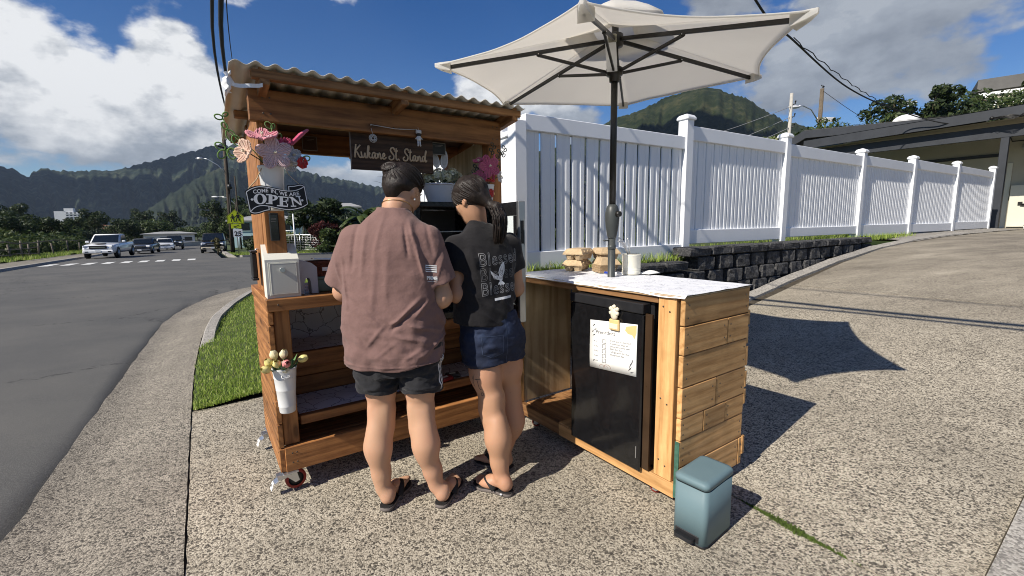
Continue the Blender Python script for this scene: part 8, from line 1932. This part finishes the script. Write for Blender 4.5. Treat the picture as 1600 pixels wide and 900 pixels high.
tl = building('house', 'pale teal two-storey house behind the school crossing sign', (-33.0, 61, -1.2), R(18), 7.5, 7, 3.5, M('teal_render', (.36, .50, .52), .8, .06, .5), [(-2.4, 2.3, 1.3, 1.0), (-.2, 2.3, 1.6, 1.0), (2.3, 2.3, 1.6, 1.0), (-1.5, .4, 2.4, 1.2), (2, .4, 2, 1.2)], (2, .6, .9, m_greyroof), 'house')
building('house', 'small white house glimpsed through the bushes beyond the far corner', (-26.1, 71, 1.2), R(20), 4.6, 5, 3.2, m_wallw, [(-1.2, 1.0, 1.2, 1.2), (1.2, 1.0, 1.2, 1.2)], (1, .5, .8, m_greyroof), 'house')
mb = MB(); mb.lohi((-9, -.1, 0), (9, .1, 1.1)); mb.build('garden_wall', m_wallc, loc=(-63, 90, -2.1), rot=(0, 0, R(110)), label='long low cream wall along the street before the white house', cat='wall')
# ================================================================== the house at the top of the driveway
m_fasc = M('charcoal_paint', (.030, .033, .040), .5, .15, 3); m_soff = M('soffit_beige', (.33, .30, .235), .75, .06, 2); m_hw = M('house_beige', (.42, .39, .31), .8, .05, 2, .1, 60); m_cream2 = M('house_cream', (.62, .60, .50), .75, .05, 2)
hs_ = thing('carport_house', 'beige house with deep charcoal eaves and carport at the top of the driveway', 'house', SU * 19.2, RZ)
def hp_(name, lo, hi, mat, par=hs_, bev=.004): mb = MB(); mb.lohi(lo, hi, bev); return mb.build(name, mat, par)
# local x runs away from the street, local y along the street
mb = MB(); mb.loft([[(-.02, y, z0), (.03, y, z0), (.03, y, z1), (-.02, y, z1)] for y, z0, z1 in ((-6, 4.28, 4.58), (2.68, 4.16, 4.45), (8.3, 4.04, 4.33))], smooth=False); mb.build('fascia', m_fasc, hs_)
mb = MB(); mb.grid(lambda a, b_: (.031 + 9 * a, -6 + 14.3 * b_, np.interp(-6 + 14.3 * b_, [-6, 2.68, 8.3], [4.60, 4.47, 4.35]) + 1.2 * a), 3, 6); rf2_ = mb.build('roof', M('dark_shingle', (.05, .05, .052), .9, .3, 6, .5, 20), hs_); rf2_.modifiers.new('t', 'SOLIDIFY').thickness = .05
mb = MB(); mb.grid(lambda a, b_: (-.05 + .07 * a, -6 + 14.3 * b_, np.interp(-6 + 14.3 * b_, [-6, 2.68, 8.3], [4.60, 4.47, 4.35]) + .01 * a), 2, 6); mb.build('drip_edge', M('drip_pale', (.55, .53, .47), .6), hs_)
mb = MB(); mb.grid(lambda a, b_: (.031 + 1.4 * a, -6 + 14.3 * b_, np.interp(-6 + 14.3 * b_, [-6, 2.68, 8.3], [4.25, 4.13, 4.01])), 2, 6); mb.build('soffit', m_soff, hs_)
hp_('beam', (.35, -6, 3.66), (.50, 8.1, 4.0), m_fasc)
for y in (-4.2, 3.06, 7.6): hp_('post', (.345, y - .085, .9), (.505, y + .085, 3.655), m_fasc)
hp_('wall', (2.6, 3.4, .9), (2.8, 9.2, 4.2), m_hw); hp_('beam', (2.52, 2.6, 3.32), (2.595, 9.2, 3.42), m_fasc)
hp_('wall', (2.5, 2.48, .9), (2.595, 3.30, 4.15), m_hw); hp_('wall', (2.596, 2.48, .9), (4.5, 2.6, 4.15), m_hw)
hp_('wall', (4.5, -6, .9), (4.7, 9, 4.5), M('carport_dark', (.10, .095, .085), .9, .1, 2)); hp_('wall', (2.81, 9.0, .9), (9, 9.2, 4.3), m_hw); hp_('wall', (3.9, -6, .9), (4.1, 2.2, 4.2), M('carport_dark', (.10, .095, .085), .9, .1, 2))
hp_('corner_trim', (2.46, 3.14, .9), (2.498, 3.26, 3.08), m_cream2); hp_('meter_cabinet', (2.34, 2.56, 1.05), (2.495, 3.10, 2.36), m_cream2)
mb = MB(); mb.lathe([(.0, 0), (.15, 0), (.15, .06), (.11, .10), (.10, .14), (.0, .15)], seg=18); mb.xf(Matrix.Translation((2.5, 2.84, 3.55)) @ Matrix.Rotation(-math.pi / 2, 4, 'Y')); mt = mb.build('electric_meter', M('meter_grey', (.45, .45, .45), .35, .1), hs_)
mb = MB(); mb.lohi((2.345, 2.79, 3.52), (2.352, 2.90, 3.55)); mb.build('meter_face', m_fasc, mt)
mb = MB(); mb.tube([(2.48, 3.2, 4.1), (2.46, 3.28, 3.92), (2.46, 3.22, 3.75), (2.47, 2.9, 3.75)], .015, 6); mb.build('conduit', m_pole, hs_)
mb = MB(); mb.tube([(2.33, 2.85, 1.78), (2.30, 2.70, 1.75), (2.30, 2.84, 1.73), (2.29, 2.56, 1.68), (2.30, 2.4, 1.83)], .014, 6); mb.box((2.32, 2.85, 1.79), (.05, .10, .09)); mb.build('hose_tap', m_pole, hs_)
mb = MB(); mb.sphere((-.03, 3.32, 4.20), (.06, .06, .05), 1)
for k in range(9): a = k * .7; mb.tube([(-.03, 3.30, 4.2), (-.08, 3.2 - .05 * k, 4.15 + .06 * math.sin(a)), (-.04, 2.95 - .03 * k, 4.18 + .05 * math.cos(a)), (-.02, 2.7, 4.15)], .008, 4)
mb.build('cable_anchor', m_pole, hs_)
wt = thing('wire_crate', 'white slatted panel with wire rack leaning at the carport entrance', 'crate', SU * 18.9 + SV * 2.14, RZ); mb = MB(); mb.lohi((0, -.26, 1.0), (.05, .24, 1.98)); mb.build('panel', m_sw, wt); mb = MB()
for k in range(7): mb.tube([(-.02, -.26 + .08 * k, 1.0), (-.02, -.26 + .08 * k, 1.7)], .008, 4); mb.tube([(-.02, -.26, 1.02 + .11 * k), (-.02, .24, 1.02 + .11 * k)], .008, 4)
mb.build('wire_rack', m_pole, wt)
rk = thing('stone', 'pale broken stone at the foot of the carport post', 'stone', SU * 19.3 + SV * 3.45 + Vector((0, 0, 1.0))); mb = MB(); mb.sphere((0, 0, .08), (.2, .16, .12), 1); mb.build('stone', M('pale_stone', (.5, .45, .36), .9, .2, 9), rk)
# second, further house with a dark low-pitched roof
h2 = thing('neighbour_house', 'low house with charcoal gable roof just beyond the white fence', 'house', SU * 23, RZ)
mb = MB(); mb.prism([Vector((0, 10.9, 4.85)), Vector((0, 10.0, 5.38)), Vector((0, 4.5, 4.98)), Vector((0, 4.5, 4.72)), Vector((0, 9.9, 5.05)), Vector((0, 10.9, 4.55))], (.12, 0, 0)); mb.build('gable_fascia', m_fasc, h2)
mb = MB(); mb.grid(lambda a, b_: (.121 + 8 * a, *((11.0, 4.87) if b_ < .25 else (10.0, 5.42) if b_ < .75 else (4.5, 5.02))), 2, 3); mb.build('roof', M('dark_shingle', (.05, .05, .052), .9, .3, 6, .5, 20), h2).modifiers.new('t', 'SOLIDIFY').thickness = .06
mb = MB(); mb.grid(lambda a, b_: (-.04 + .1 * a, 10.0 - 5.5 * b_, 5.42 - .40 * b_ + .01), 2, 4); mb.build('drip_edge', M('drip_pale', (.55, .53, .47), .6), h2)
mb = MB(); mb.lohi((.6, 4.6, .9), (8, 10.3, 4.85)); mb.build('wall', m_hw, h2); mb = MB(); mb.lohi((.55, 8.6, 4.2), (.598, 9.6, 4.7)); mb.build('window', m_win, h2)
ds = thing('satellite_dish', 'white satellite dish on the roof in front of the dark trees', 'satellite dish', (21.1, 24.9, 5.95)); mb = MB(); mb.sphere((0, 0, .45), (.75, .45, .45), 3); mb.build('dish', m_sw, ds); mb = MB(); mb.tube([(0, 0, -.6), (0, 0, .2)], .05, 8); mb.build('mount', m_zinc, ds)
# hill behind the houses, its trees and the hilltop building
mb = MB(); mb.grid(lambda a, b_: Vector((20 + 150 * a, 24 + 140 * b_, -1 + 21 * max(0, min(1, (a * 150 + b_ * 50 - 6) / 110)) * min(1, b_ * 5 + .1) + .8 * noise.noise((a * 12, b_ * 12, 0)))), 30, 30); mb.build('hillside', hill_mat('hill_scrub', (.014, .024, .008), (.03, .045, .014), (.06, .075, .028), .8), kind='structure')
for k, (x, y, z, h, w, lf, lab) in enumerate(((32.6, 43.8, 3.0, 8.2, 8.5, 'mid', 'leftmost and lowest of the trees above the carport roof'), (36.3, 43.9, 4.0, 9.2, 6.0, 'dark', 'dark rounded tree in the middle above the carport roof'), (39.4, 44.2, 4.0, 10.0, 5.0, 'dark', 'tallest tree with a narrow crown above the carport roof'), (43.2, 45, 4.0, 8.6, 6.5, 'dark', 'dark tree right of the tallest one above the carport roof'), (46.5, 46.5, 4.5, 9.2, 8.0, 'mid', 'bushy tree below the hilltop building'), (52, 48, 5, 10, 9, 'mid', 'rightmost tree above the carport roof'), (57, 50, 5.5, 10.5, 10, 'dark', 'tree at the picture edge below the hilltop building'), (29.5, 52, 4, 6.9, 5, 'pale', 'small pale tree top peeping over the roof by the floodlight'))):
    make_tree(lab, h, w, 300 + k, lf, 3200, .24, None, loc=(x, y, z))
hb_ = thing('hilltop_building', 'grey-roofed hilltop building with white balcony rails above the trees', 'building', (115.8, 115.2, 25.6), R(-40)); mb = MB(); mb.lohi((0, 0, -12), (34, 10, 6.3)); mb.build('wall', m_hw, hb_)
mb = MB(); mb.loft([[(-1.5, -1.5, 6.2), (36, -1.5, 6.2), (36, 11, 6.2), (-1.5, 11, 6.2)], [(-1.5, -1.5, 9.0), (36, -1.5, 9.0), (36, 11, 9.0), (-1.5, 11, 9.0)]], smooth=False); mb.build('roof', M('hill_roof', (.12, .115, .11), .8, .15, .5), hb_)
for z in (5.0, 2.6): mb = MB(); mb.lohi((-1.2, -1.8, z), (36, -1.62, z + .75)); mb.build('balcony_rail', m_sw, hb_)
for x in range(0, 36, 6): mb = MB(); mb.lohi((x, -1.75, 2.0), (x + .3, -1.65, 5)); mb.build('balcony_post', m_sw, hb_)
# ================================================================== vehicles
m_tyre = M('tyre', (.012, .012, .012), .8, .2); m_rim = M('rim', (.35, .35, .36), .3, .1, metal=.8); m_cg = M('car_glass', (.010, .013, .016), .06, .2, spec=.6); m_lamp = M('lamp_lens', (.72, .74, .76), .12, .05, spec=.6); m_trim = M('car_trim', (.014, .014, .015), .5, .2); m_chr = M('car_chrome', (.62, .62, .64), .2, .05, metal=.9)
def section(hw, z0, z1, x, tuck=.06): return [(x, -hw + tuck, z0), (x, -hw, z0 + .18), (x, -hw, (z0 + z1) / 2 + .05), (x, -hw + .035, z1 - .06), (x, -hw + .11, z1), (x, hw - .11, z1), (x, hw - .035, z1 - .06), (x, hw, (z0 + z1) / 2 + .05), (x, hw, z0 + .18), (x, hw - tuck, z0)]
def car(name, label, cat, loc, rz, paint, L_, W_, belt, roofz, hood, cab0, cab1, kind, group='cars on the street', lower=None, zg=.30, wr=.34):
    """x forward; hood: bonnet length, cab0/cab1: windscreen base and rear-window base measured from the nose"""
    t_ = thing(name, label, cat, loc, rz, group); hw = W_ / 2; f = L_ / 2
    mb = MB(); hz = belt - .06
    mb.loft([section(hw - .16, zg + .16, hz - .28, f), section(hw - .05, zg + .04, hz - .12, f - .10), section(hw, zg, hz - .03, f - .45), section(hw, zg, hz + .02, f - hood), section(hw, zg, belt, f - hood - .3), section(hw, zg, belt, -f + .5), section(hw - .03, zg + .05, belt - (.0 if kind != 'sedan' else .03), -f + .12), section(hw - .12, zg + .18, belt - .12, -f)]); bd = mb.build('body', paint, t_)
    c0, c1 = f - cab0, f - cab1; rk0, rk1 = c0 - (roofz - belt) * 1.15, c1 + (roofz - belt) * (.25 if kind != 'sedan' else 1.1); hwt = hw - .17
    B = [(c0, -hw + .07), (c0, hw - .07), (c1, hw - .07), (c1, -hw + .07)]; T = [(rk0, -hwt), (rk0, hwt), (rk1, hwt), (rk1, -hwt)]
    mb = MB(); mb.loft([[(x, y, belt - .01) for x, y in B], [(x * .5 + X * .5, y * .5 + Y * .5, (belt + roofz) / 2 - .01) for (x, y), (X, Y) in zip(B, T)], [(x, y, roofz - .05) for x, y in T], [(x * .97, y * .9, roofz) for x, y in T]]); mb.build('cabin', paint, t_)
    def gq(a, b_, c, d, nm, off):
        P = [Vector(p) for p in (a, b_, c, d)]; n_ = (P[1] - P[0]).cross(P[3] - P[0]).normalized(); n_ = n_ if n_.dot((P[0] + P[2]) / 2 - Vector(((c0 + c1) / 2, 0, belt))) > 0 else -n_; mb = MB(); mb.prism([p + n_ * off for p in P], n_ * .012); mb.build(nm, m_cg, t_)
    L3 = lambda i, u_, v_, w: None
    def lerp2(p, q, u_): return (p[0] + (q[0] - p[0]) * u_, p[1] + (q[1] - p[1]) * u_)
    def face(i, j, u0, u1, v0, v1):
        out = []
        for u_, v_ in ((u0, v0), (u1, v0), (u1, v1), (u0, v1)):
            b_ = lerp2(B[i], B[j], u_); t2 = lerp2(T[i], T[j], u_); out.append((b_[0] + (t2[0] - b_[0]) * v_, b_[1] + (t2[1] - b_[1]) * v_, belt + (roofz - .05 - belt) * v_))
        return out
    q = face(1, 0, .05, .95, .08, .94); gq(*q, 'windscreen', .006); q = face(3, 2, .07, .93, .12, .9); gq(*q, 'rear_window', .006)
    for (i, j) in ((2, 1), (0, 3)):
        for u0, u1 in ((.06, .47), (.52, .9)): q = face(i, j, u0, u1, .10, .88); gq(*q, 'side_window', .006)
    for x in (f - .82, -f + .85):
        for sy in (-1, 1):
            mb = MB(); mb.lathe([(.0, -.11), (wr * .62, -.11), (wr * .64, -.10), (wr * .93, -.11), (wr, -.08), (wr, .08), (wr * .93, .11), (wr * .64, .10), (0, .09)], seg=20); mb.xf(Matrix.Translation((x, sy * (hw - .10), wr)) @ Matrix.Rotation(math.pi / 2, 4, 'X')); w_ = mb.build('wheel', m_tyre, t_)
            mb = MB(); mb.lathe([(0, 0), (wr * .6, 0), (wr * .62, .015), (.0, .02)], seg=14); mb.xf(Matrix.Translation((x, sy * (hw + .008), wr)) @ Matrix.Rotation(sy * -math.pi / 2, 4, 'X')); mb.build('rim', m_rim, w_)
            mb = MB(); mb.prism([(x + (wr + .07) * math.cos(a), sy * (hw + .002), wr + (wr + .07) * math.sin(a)) for a in [math.pi * k / 12 for k in range(13)]], (0, sy * .004, 0)); mb.build('wheel_arch', m_trim, t_)
    gz = zg + .32
    mb = MB(); mb.box((f - .02, 0, gz + .14), (.09, hw * 1.05, .24 if kind != 'sedan' else .14), None, .02); g_ = mb.build('grille', m_trim, t_)
    mb = MB(); mb.box((f + .03, 0, gz + .14), (.012, hw * .9, .03)); mb.build('grille_bar', m_chr, g_)
    for sy in (-1, 1): mb = MB(); mb.box((f - .10, sy * hw * .73, gz + .20), (.16, .36, .15), Matrix.Rotation(sy * -.35, 3, 'Z'), .03); mb.build('headlight', m_lamp, t_)
    mb = MB(); mb.box((f - .03, 0, zg + .13), (.20, W_ * .92, .22), None, .05); mb.build('bumper', lower or paint, t_)
    for sy in (-1, 1): mb = MB(); mb.box((f + .06, sy * hw * .68, zg + .14), (.04, .2, .09), None, .015); mb.build('fog_lamp', m_trim, t_)
    mb = MB(); mb.box((f + .08, 0, zg + .17), (.012, .31, .15)); mb.build('number_plate', m_lamp, t_)
    for sy in (-1, 1): mb = MB(); mb.box((c0 - .25, sy * (hw + .13), belt + .10), (.12, .22, .17), None, .04); mb.build('mirror', paint if kind != 'dark' else m_trim, t_)
    if kind == 'pickup':
        mb = MB(); mb.lohi((-f + .15, -hw + .15, belt - .25), (c1 - .1, hw - .15, belt + .004)); mb.build('bed_liner', m_trim, t_); mb = MB(); mb.box((f - hood * .5, 0, hz + .03), (.5, .55, .05), None, .02); mb.build('bonnet_scoop', m_trim, t_)
    return t_
def cz(x, y): return zroad(x, y)
hdg = math.atan2(-SV.y, -SV.x)
P_ = lambda n, c, **k: M(n, c, .22, .03, 2, spec=.5, coat=.8)
def park(front, back): v_ = Vector((-front[0], -front[1], 0)); c = Vector((front[0], front[1], 0)) + SV * back; c.z = cz(c.x, c.y) + .02; return c
car('pickup_truck', 'white pickup truck with black grille parked foremost across the street', 'pickup truck', park((-30.0, 33.4), 2.7), hdg - R(8), P_('white_paint', (.74, .75, .77)), 5.3, 1.92, 1.13, 1.80, 1.35, 1.55, 3.5, 'pickup', zg=.40, wr=.40)
car('parked_car', 'dark grey sedan parked just behind the white pickup', 'car', park((-35.0, 43.0), 2.3), hdg - R(6), P_('grey_paint', (.07, .075, .085)), 4.6, 1.82, .93, 1.44, 1.15, 1.3, 3.9, 'sedan', zg=.22, wr=.32)
car('parked_car', 'white sedan parked behind the dark grey one down the street', 'car', park((-42.3, 55.2), 2.3), hdg + R(3), P_('white_paint', (.74, .75, .77)), 4.6, 1.82, .93, 1.44, 1.15, 1.3, 3.9, 'sedan', zg=.22, wr=.32)
car('parked_car', 'black truck at the far end of the parked row', 'pickup truck', park((-45.0, 60.5), 2.5), hdg, P_('black_paint', (.018, .018, .02)), 5.2, 1.9, 1.15, 1.82, 1.3, 1.5, 3.4, 'pickup', zg=.40, wr=.40)
car('sport_utility_car', 'black and tan sport utility vehicle approaching beside the far corner', 'car', park((-28.0, 42.8), 2.5), hdg + R(-4), P_('black_paint', (.018, .018, .02)), 5.0, 1.98, 1.12, 1.88, 1.2, 1.4, 4.6, 'wagon', lower=M('tan_bumper', (.42, .38, .30), .45), zg=.36, wr=.39)
# ================================================================== the air of the valley
mb = MB(); mb.lohi((-5300, -5300, -8), (5300, 5300, 455)); hz_ = mb.mesh('haze', [])
hm = bpy.data.materials.new('haze'); hm.use_nodes = True; ht = hm.node_tree; ht.nodes.clear(); ho = nd(ht, 'ShaderNodeOutputMaterial'); hv_ = nd(ht, 'ShaderNodeVolumePrincipled')
hv_.inputs['Density'].default_value = .000065; hv_.inputs['Color'].default_value = (.62, .78, 1.0, 1); hv_.inputs['Anisotropy'].default_value = .0; ht.links.new(hv_.outputs[0], ho.inputs['Volume'])
hz_.materials.append(hm); link('haze', hz_, kind='stuff', label='thin bluish air over the valley', cat='haze')
